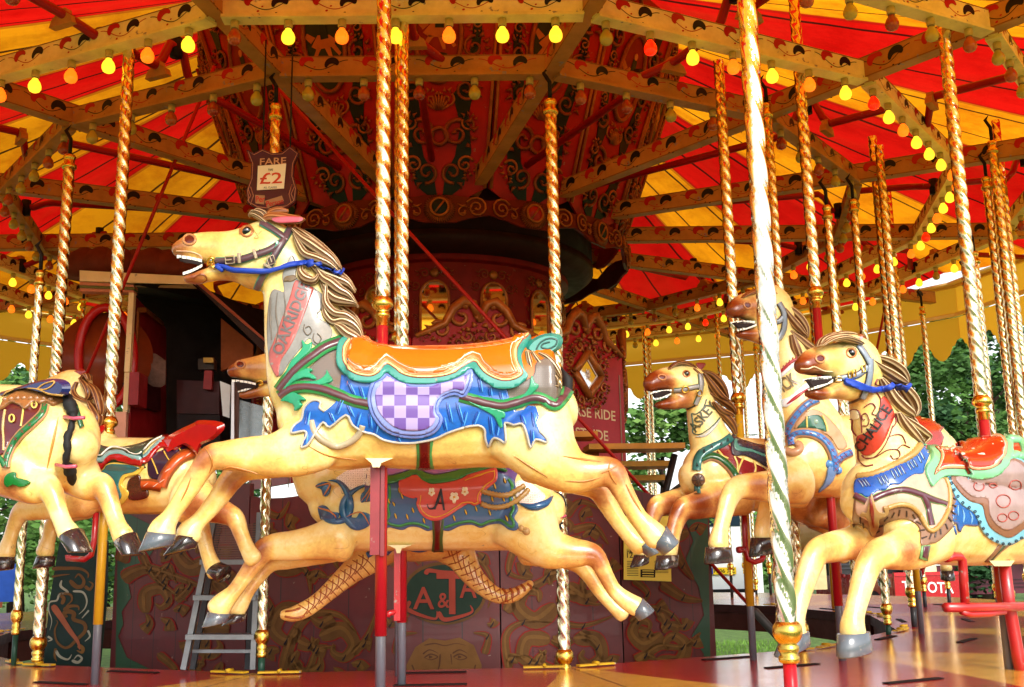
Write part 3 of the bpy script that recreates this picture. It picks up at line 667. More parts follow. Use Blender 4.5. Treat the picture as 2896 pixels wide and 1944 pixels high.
    M = [([(1320,350,18),(1400,430,44),(1500,500,60),(1600,570,56),(1700,640,44),(1760,700,26),(1795,740,8)], .045), ([(1330,400,14),(1390,520,40),(1450,600,48),(1560,640,50),(1680,690,38),(1770,760,14)], .06),
         ([(1400,700,20),(1400,770,42),(1450,830,52),(1530,850,36),(1570,800,16)], .08), ([(1480,660,24),(1560,740,48),(1650,800,58),(1760,840,56),(1870,890,40),(1925,960,12)], .05),
         ([(1560,740,24),(1620,830,50),(1700,880,58),(1790,950,52),(1880,1000,34),(1950,1090,10)], .065), ([(1600,860,24),(1660,960,50),(1740,1030,58),(1840,1060,44),(1930,1080,26),(1955,1110,8)], .055),
         ([(1650,900,18),(1640,1020,36),(1660,1100,46),(1740,1180,48),(1850,1200,44),(1940,1260,30),(1990,1330,10)], .075), ([(1620,1080,18),(1650,1180,44),(1720,1260,46),(1820,1250,52),(1920,1290,50),(1985,1360,28),(2005,1440,8)], .07),
         ([(1740,1290,20),(1790,1320,50),(1860,1380,62),(1940,1420,52),(1990,1450,26),(2012,1475,6)], .085), ([(1760,1260,20),(1850,1290,40),(1930,1330,46),(1990,1390,30),(2010,1460,8)], .06),
         ([(1340,330,18),(1470,420,40),(1620,540,44),(1740,660,36),(1800,740,10)], -.02), ([(1560,640,30),(1720,760,50),(1850,860,46),(1930,940,14)], -.02), ([(1650,850,30),(1780,960,50),(1900,1050,40),(1960,1100,10)], -.02), ([(1700,1080,30),(1830,1160,50),(1950,1260,40),(2010,1440,10)], -.01)]
    for q, o in M: h.lock('mane', kp(q), .034, o)
    # reins
    h.solid('mane'); rb = paint('123fb0', .5, .1, .2)
    h.strip('rein', kp([(560,722),(640,708),(760,742),(1000,752),(1150,742),(1300,702),(1450,688),(1600,706),(1720,752),(1830,800)]), 7, rb, .022, m=6)
    h.patch('rein', kp([(555,730),(600,678),(650,745),(630,768)]), rb, .028, sm=1)
    h.strip('strap', T('K1', [(620,868),(760,915),(900,975)]), 2.6, paint('16100e', .5), .012)
    # tail
    blk = paint('070605', .7, 0, .1); t = h.acc('tail')
    pts = [(1590,1040,.0),(1602,1075,16),(1608,1110,15),(1604,1150,10),(1606,1190,10),(1602,1230,9),(1607,1265,12),(1604,1310,10),(1602,1345,4)]
    tube(t, [h.P(x+(3 if i % 2 else -3), y, 0) for i, (x, y, _) in enumerate(pts)], [max(r, 2)*h.k(1600, 1100) for _, _, r in pts], blk, 10)
    pk = paint('b06a8a', .4)
    for y in (1143, 1262): tube(t, [h.P(1590, y, .01), h.P(1604, y+3, .025), h.P(1618, y-3, .01)], .006, pk, 6); tube(t, [h.P(1605, y, .02), h.P(1612, y+22, .03)], .004, pk, 5)
    # hooves
    h.hoof((416,1503), (499,1512), (489,1543), (391,1563), .05, .10, HOOF); h.hoof((505,1512), (562,1521), (556,1550), (460,1574), .047, -.09, HOOFD)
    h.hoof((1884,1487), (1846,1545), (1874,1573), (1921,1532), .05, .10, HOOF); h.hoof((1835,1520), (1806,1552), (1830,1578), (1868,1560), .045, -.10, HOOF)
    # mounting block and rod under the belly
    blk2 = paint('e9d9a0', .3, .4, .15); b = h.acc('rod_bracket')
    for q in ([(1033,1296),(1112,1296),(1078,1310),(1074,1322),(1054,1322),(1050,1310)],): h.slab('rod_bracket', q, .06, blk2, off=.05, sm=1, rnd=0)
    h.pole((1100,0), (1080,878), R=.0295, top_z=3.6)
    red = paint('8a1420', .45, .2, .35, chips=.9)
    b = h.acc('footrest_bracket'); p = h.p0+h.n*.0
    box(b, h.P(1062,1400,.02), .034, .034, .42, red, (h.f, h.n, V((0,0,1))))
    box(b, h.P(1083,1395,.02), .014, .03, .44, paint('7e1420', .35, .3, .3, chips=.8), (h.f, h.n, V((0,0,1))))
    return h.done()
# ------------------------------------------------------------------ setting
GLOSS['k'] = .35
def proj(p):
    d = V(p)-EYE; z = d.dot(FW)
    return (1448+F*d.dot(R2)/z, 972-F*d.dot(U2)/z) if z > .05 else (-9e9, 0)
def seen(p, m=120):
    x, y = proj(p); return -m < x < W_+m and -m < y < H_+m
NS, TH, PH = 14, 2*pi/14, -.046
RA, RB, RC, ZB = 3.2, 3.84, 4.52, 3.0
def vert(k): return PH+(k+.5)*TH
Z1 = V((0, 0, 1))
def ground():
    m, nt, b = nmat('mown_grass'); tc = nt.nodes.new('ShaderNodeTexCoord'); n1 = nt.nodes.new('ShaderNodeTexNoise'); n1.inputs['Scale'].default_value = 9; n1.inputs['Detail'].default_value = 12; n1.inputs['Roughness'].default_value = .8
    nt.links.new(tc.outputs['Object'], n1.inputs['Vector'])
    cr = nt.nodes.new('ShaderNodeValToRGB'); cr.color_ramp.elements[0].position = .35; cr.color_ramp.elements[0].color = (.035, .085, .015, 1); cr.color_ramp.elements[1].position = .68; cr.color_ramp.elements[1].color = (.2, .34, .06, 1)
    nt.links.new(n1.outputs[0], cr.inputs[0]); nt.links.new(cr.outputs[0], b.inputs['Base Color']); b.inputs['Roughness'].default_value = .9
    bp = nt.nodes.new('ShaderNodeBump'); bp.inputs['Strength'].default_value = 1; bp.inputs['Distance'].default_value = .05; nt.links.new(n1.outputs[0], bp.inputs['Height']); nt.links.new(bp.outputs[0], b.inputs['Normal'])
    g = Acc(); g.add([(-200,-150,-.95),(200,-150,-.95),(200,250,-.95),(-200,250,-.95)], [(0,1,2,3)], m); tag(g.obj('ground'), kind='structure')
    # tufts of grass where the lawn shows behind the platform's gap
    a = Acc(); gm = paint((.16, .33, .05), .8, 0, .5, 3); rnd = random.Random(3)
    for _ in range(9000):
        x, y = rnd.uniform(.8, 5.2), rnd.uniform(10.2, 17); h = rnd.uniform(.03, .08); t = rnd.uniform(0, pi); dx, dy = cos(t)*.008, sin(t)*.008; lx, ly = rnd.uniform(-.03, .03), rnd.uniform(-.03, .03)
        a.add([(x-dx, y-dy, -.95), (x+dx, y+dy, -.95), (x+lx, y+ly, -.95+h)], [(0,1,2)], gm, False)
    tag(a.obj('grass'), 'mown green grass seen through the gap in the carousel floor', 'grass', kind='stuff')
def platform():
    m, nt, b = nmat('varnished_boards'); N = nt.nodes.new; L = nt.links.new
    tc = N('ShaderNodeTexCoord'); sx = N('ShaderNodeSeparateXYZ'); L(tc.outputs['Object'], sx.inputs[0])
    def mth(op, a, c=None, d=None):
        q = N('ShaderNodeMath'); q.operation = op
        for i, v in enumerate((a, c, d)):
            if v is None: continue
            if isinstance(v, (int, float)): q.inputs[i].default_value = v
            else: L(v, q.inputs[i])
        return q.outputs[0]
    at = mth('ARCTAN2', sx.outputs[0], mth('MULTIPLY', sx.outputs[1], -1))
    u = mth('DIVIDE', mth('SUBTRACT', at, PH), TH)                 # integer at the middle of a section
    fr = mth('ABSOLUTE', mth('SUBTRACT', mth('FRACT', u), .5))     # 0 at the section joint
    rr = mth('SQRT', mth('ADD', mth('MULTIPLY', sx.outputs[0], sx.outputs[0]), mth('MULTIPLY', sx.outputs[1], sx.outputs[1])))
    lim = mth('MULTIPLY', mth('SUBTRACT', rr, 3.1), .21)
    yel = mth('LESS_THAN', fr, lim)
    # boards run across each section
    ang_ = mth('MULTIPLY', mth('SUBTRACT', mth('ROUND', u), 0), TH)
    mid = mth('ADD', ang_, PH)
    dd = mth('SUBTRACT', at, mid)
    along = mth('MULTIPLY', rr, mth('COSINE', dd)); across = mth('MULTIPLY', rr, mth('SINE', dd))
    pl = mth('FRACT', mth('MULTIPLY', along, 7.5)); seam = mth('LESS_THAN', pl, .03)
    cb = N('ShaderNodeCombineXYZ'); L(mth('MULTIPLY', across, 1.2), cb.inputs[0]); L(mth('MULTIPLY', along, 26), cb.inputs[1]); L(mth('FLOOR', mth('MULTIPLY', along, 7.5)), cb.inputs[2])
    nz = N('ShaderNodeTexNoise'); nz.inputs['Scale'].default_value = 1.4; nz.inputs['Detail'].default_value = 7; L(cb.outputs[0], nz.inputs['Vector'])
    n2 = N('ShaderNodeTexNoise'); n2.inputs['Scale'].default_value = 5; n2.inputs['Detail'].default_value = 9; n2.inputs['Roughness'].default_value = .7; L(tc.outputs['Object'], n2.inputs['Vector'])
    def mix(f, a, c):
        q = N('ShaderNodeMix'); q.data_type = 'RGBA'
        if isinstance(f, float): q.inputs[0].default_value = f
        else: L(f, q.inputs[0])
        for i, v in ((6, a), (7, c)):
            if isinstance(v, tuple): q.inputs[i].default_value = (*v, 1)
            else: L(v, q.inputs[i])
        return q.outputs[2]
    red = mix(nz.outputs[0], hx('b82420'), hx('8a1416')); ye = mix(nz.outputs[0], hx('ecb450'), hx('cc8a28'))
    c = mix(yel, red, ye); r2 = N('ShaderNodeMapRange'); r2.inputs[1].default_value = .58; r2.inputs[2].default_value = .72; r2.inputs[4].default_value = .22; L(n2.outputs[0], r2.inputs[0])
    c = mix(r2.outputs[0], c, hx('4a2c1c')); c = mix(mth('MULTIPLY', seam, .85), c, (.02, .008, .004))
    j = mth('LESS_THAN', mth('MULTIPLY', fr, rr), .012); c = mix(mth('MULTIPLY', j, .8), c, (.02, .008, .004))
    L(c, b.inputs['Base Color']); rg = N('ShaderNodeMapRange'); rg.inputs[3].default_value = .08; rg.inputs[4].default_value = .32; L(n2.outputs[0], rg.inputs[0]); L(rg.outputs[0], b.inputs['Roughness'])
    b.inputs['Coat Weight'].default_value = .5; b.inputs['Coat Roughness'].default_value = .16
    bp = N('ShaderNodeBump'); bp.inputs['Strength'].default_value = .25; bp.inputs['Distance'].default_value = .004; L(nz.outputs[0], bp.inputs['Height']); L(bp.outputs[0], b.inputs['Normal'])
    a = Acc(); dk = paint('3a1210', .6, .1, .3); vs = []
    R1, R3 = 3.22, 5.45
    for k in range(NS):
        for r in (R1, R3):
            for z in (0, -.07): vs.append(pol(r, vert(k), z))
    a.add(vs, [(k*4, ((k+1) % NS)*4, ((k+1) % NS)*4+2, k*4+2) for k in range(NS)], m, False)
    fs = []
    for k in range(NS):
        j = (k+1) % NS; fs += [(k*4+1, k*4+3, j*4+3, j*4+1), (k*4, k*4+1, j*4+1, j*4), (k*4+2, j*4+2, j*4+3, k*4+3)]
    a.add(vs, fs, dk, False)
    p = a.obj('platform', None, AX.copy()); tag(p, kind='structure')
    wood = paint('4a1a10', .6, .1, .3)
    for k in range(NS):                                  # bearers under the platform
        b_ = Acc(); q0, q1 = pol(R1+.05, vert(k), -.16), pol(R3-.05, vert(k), -.16); d = (q1-q0)
        box(b_, (q0+q1)/2, d.length, .06, .18, wood, (d.normalized(), Z1.cross(d.normalized()), Z1)); b_.obj('floor_bearer', p)
        b_ = Acc(); q0, q1 = pol(R1+.04, vert(k), -.15), pol(R1+.04, vert(k+1), -.15); d = (q1-q0)
        box(b_, (q0+q1)/2, d.length-.08, .05, .155, wood, (d.normalized(), Z1.cross(d.normalized()), Z1)); b_.obj('inner_fascia', p)
    sl = paint('140806', .8, 0, .1)
    for k in (-3, -2, -1, 0, 1, 2, 3, 4):
        for r in (3.08+.2, 3.72, 4.4):
            t = PH+k*TH; b_ = Acc(); c_ = pol(r, t+.03, .003); box(b_, c_, .30, .035, .004, sl, (V((cos(t), sin(t), 0)), V((-sin(t), cos(t), 0)), Z1)); b_.obj('rod_slot', p)
    yh = paint('c8a020', .4, .3, .3, chips=.4)
    proto = None
    for k in (-4, -3, -2, -1, 0, 1, 2, 3, 4):
        for sgn in (-1, 1):
            t = vert(k); q = pol(R1+.03, t, .006); mid_ = PH+(k+.5+sgn*.5)*TH; X = V((cos(mid_), sin(mid_), 0))*sgn; c_ = q+X*.12+V((-sin(mid_), cos(mid_), 0))*-.03
            if proto is None:
                e = empty('hinge', c_, 'small yellow strap hinge at a floor joint', 'hinge', 'yellow hinges along the floor joints', atan2(X.y, X.x))
                for nm, dx, s_ in (('strap', .05, .11), ('strap', -.05, .11)): a1 = Acc(); box(a1, (dx, 0, .004), s_*.85, .035, .008, yh); a1.obj(nm, None).parent = e
                a1 = Acc(); tube(a1, [(0, -.022, .01), (0, .022, .01)], .009, yh, 8); a1.obj('knuckle', None).parent = e; proto = e
            else: dup(proto, c_, atan2(X.y, X.x))

# --- painted roof beams
def curl(a, o, X, Y, Z, x, y, s, rot, flip, mat, fat=1, lift=.0015):
    """flat painted leaf curl: a comma with two lobes"""
    pts = []
    for i in range(13):
        t = i/12; r = s*(1-.7*t); th = t*3.3
        pts.append((r*cos(th)+s*.1, r*sin(th)))
    L, R = [], []
    for i, p in enumerate(pts):
        q0, q1 = pts[max(i-1, 0)], pts[min(i+1, 12)]; dx, dy = q1[0]-q0[0], q1[1]-q0[1]; l = hypot(dx, dy) or 1; w_ = s*.38*fat*sin(pi*(i+.5)/13)**.6
        L.append((p[0]-dy/l*w_, p[1]+dx/l*w_)); R.append((p[0]+dy/l*w_, p[1]-dx/l*w_))
    def tr(p):
        u, v = p[0], p[1]*flip; return o+X*(x+u*cos(rot)-v*sin(rot))+Y*(y+u*sin(rot)+v*cos(rot))+Z*lift
    vs = [tr(p) for p in L]+[tr(p) for p in R]; n = len(L)
    a.add(vs, [(i, i+1, n+i+1, n+i) for i in range(n-1)], mat, False)
    for ox, oy, r in ((.35, -1.05, .16), (.95, -.75, .13)):
        a.add([tr((s*(ox+r*cos(2*pi*k/7)), s*(oy+r*.7*sin(2*pi*k/7)))) for k in range(7)], [tuple(range(7))], mat, False)
def vine(a, o, X, Y, Z, x0, x1, amp, mat, wd=.0022, ph=0, lift=.0012, per=1):
    vs = []; n = max(6, int((x1-x0)/.012))
    for i in range(n+1):
        x = x0+(x1-x0)*i/n; y = amp*sin(ph+(x-x0)/per*2*pi); s_ = amp*cos(ph+(x-x0)/per*2*pi)*2*pi/per; l = hypot(1, s_)
        w_ = wd
        vs += [o+X*(x-s_/l*w_)+Y*(y+w_/l)+Z*lift, o+X*(x+s_/l*w_)+Y*(y-w_/l)+Z*lift]
    a.add(vs, [(2*i, 2*i+2, 2*i+3, 2*i+1) for i in range(n)], mat, False)
RED_P, BLK_P = paint('b01c14', .45, .2, .15), paint('141612', .45, .2, .15)
def beam(name, L, h, d, cream, label, group, lip=True):
    """local frame: x along, faces at +-y, centre at origin"""
    e = empty(name, (0,0,0), label, 'beam', group)
    X, Yv = V((1,0,0)), V((0,0,1))
    a = Acc(); box(a, (0,0,0), L, d, h, cream); o = a.obj('rail', None); o.parent = e
    if lip:
        a = Acc(); box(a, (0,0,-h/2-.009), L*.995, d*1.75, .016, cream); o = a.obj('lamp_rail', None); o.parent = e
    for sgn in (-1, 1):
        Z = V((0, sgn, 0)); oo = V((0, sgn*d/2, 0)); XX = X*(-sgn); a = Acc()
        n = max(1, round(L/.34)); st = L*.94/n
        for i in range(n):
            cx = -L*.47+st*(i+.5)
            vine(a, oo, XX, Yv, Z, cx-st*.46, cx+st*.46, h*.26, RED_P if i % 2 else BLK_P, per=st*.92, ph=pi/2, wd=.002)
            curl(a, oo, XX, Yv, Z, cx-st*.22, h*.02, h*.42, .4, 1, RED_P, 1.1); curl(a, oo, XX, Yv, Z, cx+st*.25, -h*.02, h*.42, 3.4, -1, BLK_P, 1.1)
        for yy in (h*.46, -h*.46): box(a, oo+Yv*yy+Z*.001, L, .002, .004, paint('8a5a1c', .5))
        o = a.obj('painted_scroll', None); o.parent = e
    return e
CREAM = paint('f6e890', .42, .3, .3, 6, chips=.25)
CREAM_SHADE = paint('bc8840', .45, .25, .35, 6, chips=.4)  # browner copy of the beam cream, with the roof's shade in its colour
def roof_beams():
    for R, nm, gl, cm, nb in ((RA, 'inner', 'the inner ring of roof beams', CREAM_SHADE, 5), (RB, 'middle', 'the middle ring of roof beams', CREAM, 7), (RC, 'outer', 'the outer ring of roof beams', CREAM, 8)):
        L = 2*R*sin(TH/2)-.05; h = .105 if R > RA else .1; proto = None
        for k in range(NS):
            a0, a1 = vert(k-7), vert(k-6); p, q = pol(R, a0, ZB), pol(R, a1, ZB); c = (p+q)/2
            if not (seen(p, 900) or seen(q, 900) or seen(c, 900)): continue
            rz = atan2(q.y-p.y, q.x-p.x)
            if proto is None:
                proto = beam('roof_beam', L, h, .045, cm, 'yellow lamp beam with painted scrolls in the %s roof ring' % nm, gl); proto.location = c; proto.rotation_euler = (0, 0, rz)
            else: dup(proto, c, rz)
    proto = None
    R0, R3 = 1.22, 5.5
    for k in range(NS):
        a0 = vert(k-7); c = pol((R0+R3)/2, a0, ZB+.012); rz = a0-pi/2
        if not (seen(pol(R0, a0, ZB), 1500) or seen(pol(R3, a0, ZB), 1500) or seen(pol(3, a0, ZB), 500)): continue
        if proto is None: proto = beam('rafter', R3-R0, .12, .075, CREAM_SHADE, 'long yellow scroll-painted rafter', 'rafters fanning out from the centre', lip=False); proto.location = c; proto.rotation_euler = (0, 0, rz)
        else: dup(proto, c, rz)
def bulbs():
    def glass(h, em, st):
        m, nt, b = nmat('lamp_glass'); b.inputs['Base Color'].default_value = (*hx(h), 1); b.inputs['Roughness'].default_value = .25; b.inputs['Coat Weight'].default_value = .6
        if st: b.inputs['Emission Color'].default_value = (*hx(em), 1); b.inputs['Emission Strength'].default_value = st
        else: b.inputs['Subsurface Weight'].default_value = .3; b.inputs['Subsurface Radius'].default_value = (.02, .02, .02)
        return m
    kinds = dict(y=glass('ffd840', 'ffc428', 1.0), o=glass('ff9a20', 'ff6410', .85), r=glass('ff2a08', 'ff1804', .8), w=glass('fff0b0', 'fff2b8', 2.2), u=glass('b8a83c', '', 0), v=glass('b0501c', '', 0), x=glass('a03818', '', 0))
    desc = dict(y='lit yellow', o='lit orange', r='lit red', w='lit pale', u='unlit yellowish', v='unlit orange', x='unlit red')
    ptype = {}
    prof = [(r_*1.08, z_*1.08) for r_, z_ in [(.012,0),(.014,-.012),(.024,-.026),(.0292,-.042),(.0285,-.056),(.022,-.068),(.011,-.074),(.002,-.0755)]]
    sock = paint('c8b46a', .5, .1, .2); cap = paint('8a7448', .35, .2, .2, metal=.8)
    def mk(kd, p, ring):
        key = (kd, ring)
        if key not in ptype:
            e = empty('light_bulb', p, '%s light bulb on the %s ring' % (desc[kd], ring), 'light bulb', '%s light bulbs on the %s ring' % (desc[kd], ring))
            a = Acc(); lathe(a, (0,0,0), prof, kinds[kd], 14); a.obj('glass', None).parent = e
            a = Acc(); lathe(a, (0,0,.002), [(.019,.032),(.0195,.004),(.018,-.004)], sock, 12); a.obj('socket', None).parent = e
            a = Acc(); lathe(a, (0,0,-.008), [(.0158,.012),(.0158,0)], cap, 12); a.obj('cap', None).parent = e
            ptype[key] = e
        else: dup(ptype[key], p)
    seqB = 'urYoyoy'
    seqs = {RA: ('inner', 'uvxuv'), RB: ('middle', None), RC: ('outer', None)}
    for R, n in ((RA, 5), (RB, 7), (RC, 8)):
        for k in range(NS):
            a0, a1 = vert(k-7), vert(k-6); p, q = pol(R, a0, 0), pol(R, a1, 0)
            n_ = R*1.0*n/R
            d = (q-p).normalized(); inn = V((-d.y, d.x, 0))
            for i in range(n):
                t = (i+.35)/n if n != 5 else (i+.6)/n; c = p.lerp(q, t)+inn*.0; c.z = ZB-.105
                if not seen(c, 60): continue
                if R == RA: kd = 'uvxuvu'[(i+k) % 6] if (k-7) not in (3, 4, -5) else 'uyouv'[i]
                elif R == RB:
                    kd = {-1: 'vyoyoyy', 0: 'uryoyoy'.replace(' ', ''), 1: 'ryoyyyo'}.get(k-7, 'oyyoyry' if (k-7) in (2, 3, 4) else 'yoyoyoy')[i]
                else: kd = 'uvuvuxuv'[i] if (k-7) in (-2, -1, 0, 1, 2) else 'yoyuyoyo'[i]
                mk(kd, c, seqs[R][0])
def canopy():
    m = bpy.data.materials.new('striped_canvas'); m.use_nodes = True; nt = m.node_tree; nt.nodes.clear(); N = nt.nodes.new; L = nt.links.new
    uv = N('ShaderNodeUVMap'); sx = N('ShaderNodeSeparateXYZ'); L(uv.outputs[0], sx.inputs[0])
    def mth(op, a, c=None):
        q = N('ShaderNodeMath'); q.operation = op
        for i, v in enumerate((a, c)):
            if v is None: continue
            if isinstance(v, (int, float)): q.inputs[i].default_value = v
            else: L(v, q.inputs[i])
        return q.outputs[0]
    u = sx.outputs[0]
    odd = mth('LESS_THAN', mth('FRACT', mth('MULTIPLY', u, .5)), .5)
    tc = N('ShaderNodeTexCoord'); nz = N('ShaderNodeTexNoise'); nz.inputs['Scale'].default_value = 2.2; nz.inputs['Detail'].default_value = 10; nz.inputs['Roughness'].default_value = .7; L(tc.outputs['Object'], nz.inputs['Vector'])
    def mix(f, a, c):
        q = N('ShaderNodeMix'); q.data_type = 'RGBA'
        if isinstance(f, float): q.inputs[0].default_value = f
        else: L(f, q.inputs[0])
        for i, v in ((6, a), (7, c)):
            if isinstance(v, tuple): q.inputs[i].default_value = (*v, 1)
            else: L(v, q.inputs[i])
        return q.outputs[2]
    r = N('ShaderNodeMapRange'); r.inputs[1].default_value = .42; r.inputs[2].default_value = .66; L(nz.outputs[0], r.inputs[0])
    yl = mix(r.outputs[0], (.84, .31, .005), (.60, .16, .003)); rd = mix(r.outputs[0], (.66, .008, .004), (.50, .004, .002))
    c = mix(odd, yl, rd)
    f3 = mth('FRACT', mth('ADD', mth('MULTIPLY', u, 2.0), .25)); ln = mth('LESS_THAN', mth('ABSOLUTE', mth('SUBTRACT', f3, .5)), mth('DIVIDE', .016, mth('MAXIMUM', sx.outputs[1], .1)))
    c = mix(mth('MULTIPLY', ln, .93), c, (.02, .006, .003))
    ds = mth('LESS_THAN', mth('ABSOLUTE', mth('SUBTRACT', mth('FRACT', mth('ADD', u, .5)), .5)), mth('DIVIDE', .018, mth('MAXIMUM', sx.outputs[1], .1)))
    c = mix(mth('MULTIPLY', ds, .5), c, (.25, .01, .004))
    df = N('ShaderNodeBsdfDiffuse'); tr = N('ShaderNodeBsdfTranslucent'); ms = N('ShaderNodeMixShader'); ms.inputs[0].default_value = .62
    wv = N('ShaderNodeTexNoise'); wv.inputs['Scale'].default_value = 1.6; wv.inputs['Detail'].default_value = 6; cbv = N('ShaderNodeCombineXYZ'); L(mth('MULTIPLY', u, 1.8), cbv.inputs[0]); L(mth('MULTIPLY', sx.outputs[1], 2.6), cbv.inputs[1]); L(cbv.outputs[0], wv.inputs['Vector'])
    bpv = N('ShaderNodeBump'); bpv.inputs['Strength'].default_value = .22; bpv.inputs['Distance'].default_value = .15; L(wv.outputs[0], bpv.inputs['Height']); L(bpv.outputs[0], df.inputs['Normal']); L(bpv.outputs[0], tr.inputs['Normal'])
    st_ = N('ShaderNodeMapRange'); st_.inputs[1].default_value = .5; st_.inputs[2].default_value = .75; st_.inputs[4].default_value = .18; L(wv.outputs[0], st_.inputs[0]); c = mix(st_.outputs[0], c, (.22, .05, .008))
    L(c, df.inputs[0]); L(c, tr.inputs[0]); L(df.outputs[0], ms.inputs[1]); L(tr.outputs[0], ms.inputs[2]); o = N('ShaderNodeOutputMaterial'); L(ms.outputs[0], o.inputs[0])
    a = Acc(); vs = []; uvs = []; nu, nr = NS*8, 12
    for i in range(nu+1):
        an = PH+.5*TH+TH*i/8; f = (i % 8)/8
        for j in range(nr+1):
            t = j/nr; r_ = .5+5.2*t; z = 5.25-1.95*t-.16*t*(1-t)*2-.12*sin(pi*f)*t-.02*sin(pi*f*2)**2*t
            rr_ = r_*(cos(TH/2)/cos((f-.5)*TH)) if t > .05 else r_
            vs.append(pol(rr_, an, z)); uvs.append((i/8*2.0, t))
    fs = [(i*(nr+1)+j, i*(nr+1)+j+1, (i+1)*(nr+1)+j+1, (i+1)*(nr+1)+j) for i in range(nu) for j in range(nr)]
    a.add(vs, fs, m, True, uvs)
    tag(a.obj('canopy', None, AX.copy()), 'red and yellow striped canvas roof stretched over the carousel', 'canopy')
    # rounding boards with the scalloped skirt
    yb = paint('f0d068', .5, .2, .2, 5, chips=.1); yl2 = paint('f6e896', .5, .2, .1)
    mt, nt2, b2 = nmat('valance_yellow'); b2.inputs['Base Color'].default_value = (*hx('f4cc58'), 1); b2.inputs['Roughness'].default_value = .8
    tr2 = nt2.nodes.new('ShaderNodeBsdfTranslucent'); tr2.inputs[0].default_value = (.97, .68, .16, 1); mm = nt2.nodes.new('ShaderNodeMixShader'); mm.inputs[0].default_value = .8
    nt2.links.new(b2.outputs[0], mm.inputs[1]); nt2.links.new(tr2.outputs[0], mm.inputs[2]); nt2.links.new(mm.outputs[0], nt2.nodes['Material Output'].inputs[0])
    R = 5.85; proto = None
    Ls = 2*R*sin(TH/2)
    for k in range(NS):
        a0, a1 = vert(k-7), vert(k-6); p, q = pol(R, a0, 0), pol(R, a1, 0); c = (p+q)/2; rz = atan2(q.y-p.y, q.x-p.x)
        if proto is None:
            e = empty('rounding_board', c, 'yellow rim board with a scalloped skirt', 'rounding board', 'rounding boards round the rim', rz)
            a = Acc(); box(a, (0,0,3.02), Ls, .008, .34, mt); box(a, (0,.02,3.17), Ls, .03, .03, yb); box(a, (0,.02,2.87), Ls, .03, .03, yb); a.obj('board', None).parent = e
            a = Acc(); box(a, (0,.035,2.86), Ls, .04, .03, yl2); a.obj('moulding', None).parent = e
            a = Acc(); box(a, (0,.05,3.19), Ls, .13, .02, yl2); a.obj('cornice', None).parent = e
            pts = [(-Ls/2, 2.84)]; n = 6
            for i in range(n):
                x0 = -Ls/2+Ls*i/n; w_ = Ls/n
                for u_, v_ in ((.0, 2.62), (.1, 2.60), (.16, 2.55), (.22, 2.54), (.3, 2.46), (.42, 2.41), (.5, 2.40), (.58, 2.41), (.7, 2.46), (.78, 2.54), (.84, 2.55), (.9, 2.60)): pts.append((x0+u_*w_, v_))
            pts += [(Ls/2, 2.62), (Ls/2, 2.84)]
            a = Acc(); prism(a, pts, V((0,.0,0)), V((1,0,0)), V((0,0,1)), V((0,1,0)), -.004, .004, mt); a.obj('scalloped_skirt', None).parent = e
            proto = e
        else: dup(proto, c, rz)
def cranks():
    rd = paint('9c1410', .35, .4, .25, chips=.2); bk = paint('17110f', .5, .2, .2)
    for k in range(NS):
        t = PH+(k-7)*TH; ok = any(seen(pol(r, t, ZB), 300) for r in (1.5, 3, 4.4))
        if not ok: continue
        e = empty('crank_shaft', pol(3.2, t, ZB+.1), 'red crank shaft under the canopy', 'crank shaft', 'red crank shafts over the horses')
        a = Acc(); z = ZB+.12; pts = [pol(1.15, t, z)]; pins = []
        for i, r in enumerate((3.08, 3.72, 4.4)):
            ph = (k*2.1+i*2.2); dz = .17*cos(ph); dn = .17*sin(ph)
            X = V((cos(t), sin(t), 0))
            for q, s_ in ((r-.15, 0), (r-.10, .3), (r-.05, 1), (r+.05, 1), (r+.10, .3), (r+.15, 0)): pts.append(pol(q, t, z+dz*s_)+X*dn*s_)
            pins.append(pol(r, t, z+dz)+X*dn)
        pts.append(pol(5.6, t, z)); tube(a, pts, .024, rd, 10); a.obj('shaft', e)
        for p in pins:
            a = Acc(); tube(a, [p+V((0,0,.05)), p+V((0,0,-.06))], .035, bk, 8); a.obj('crank_pin_box', e)
        for r in (RA, RB, RC, 5.3):
            a = Acc(); c = pol(r, t, z-.01); X = V((cos(t), sin(t), 0)); Yr = V((sin(t), -cos(t), 0))
            prism(a, [(-.075,-.05),(.075,-.05),(.06,-.01),(.03,.01),(.025,.035),(-.025,.035),(-.03,.01),(-.06,-.01)], c, X, Z1, Yr, -.02, .02, CREAM_SHADE); a.obj('bearing_block', e)
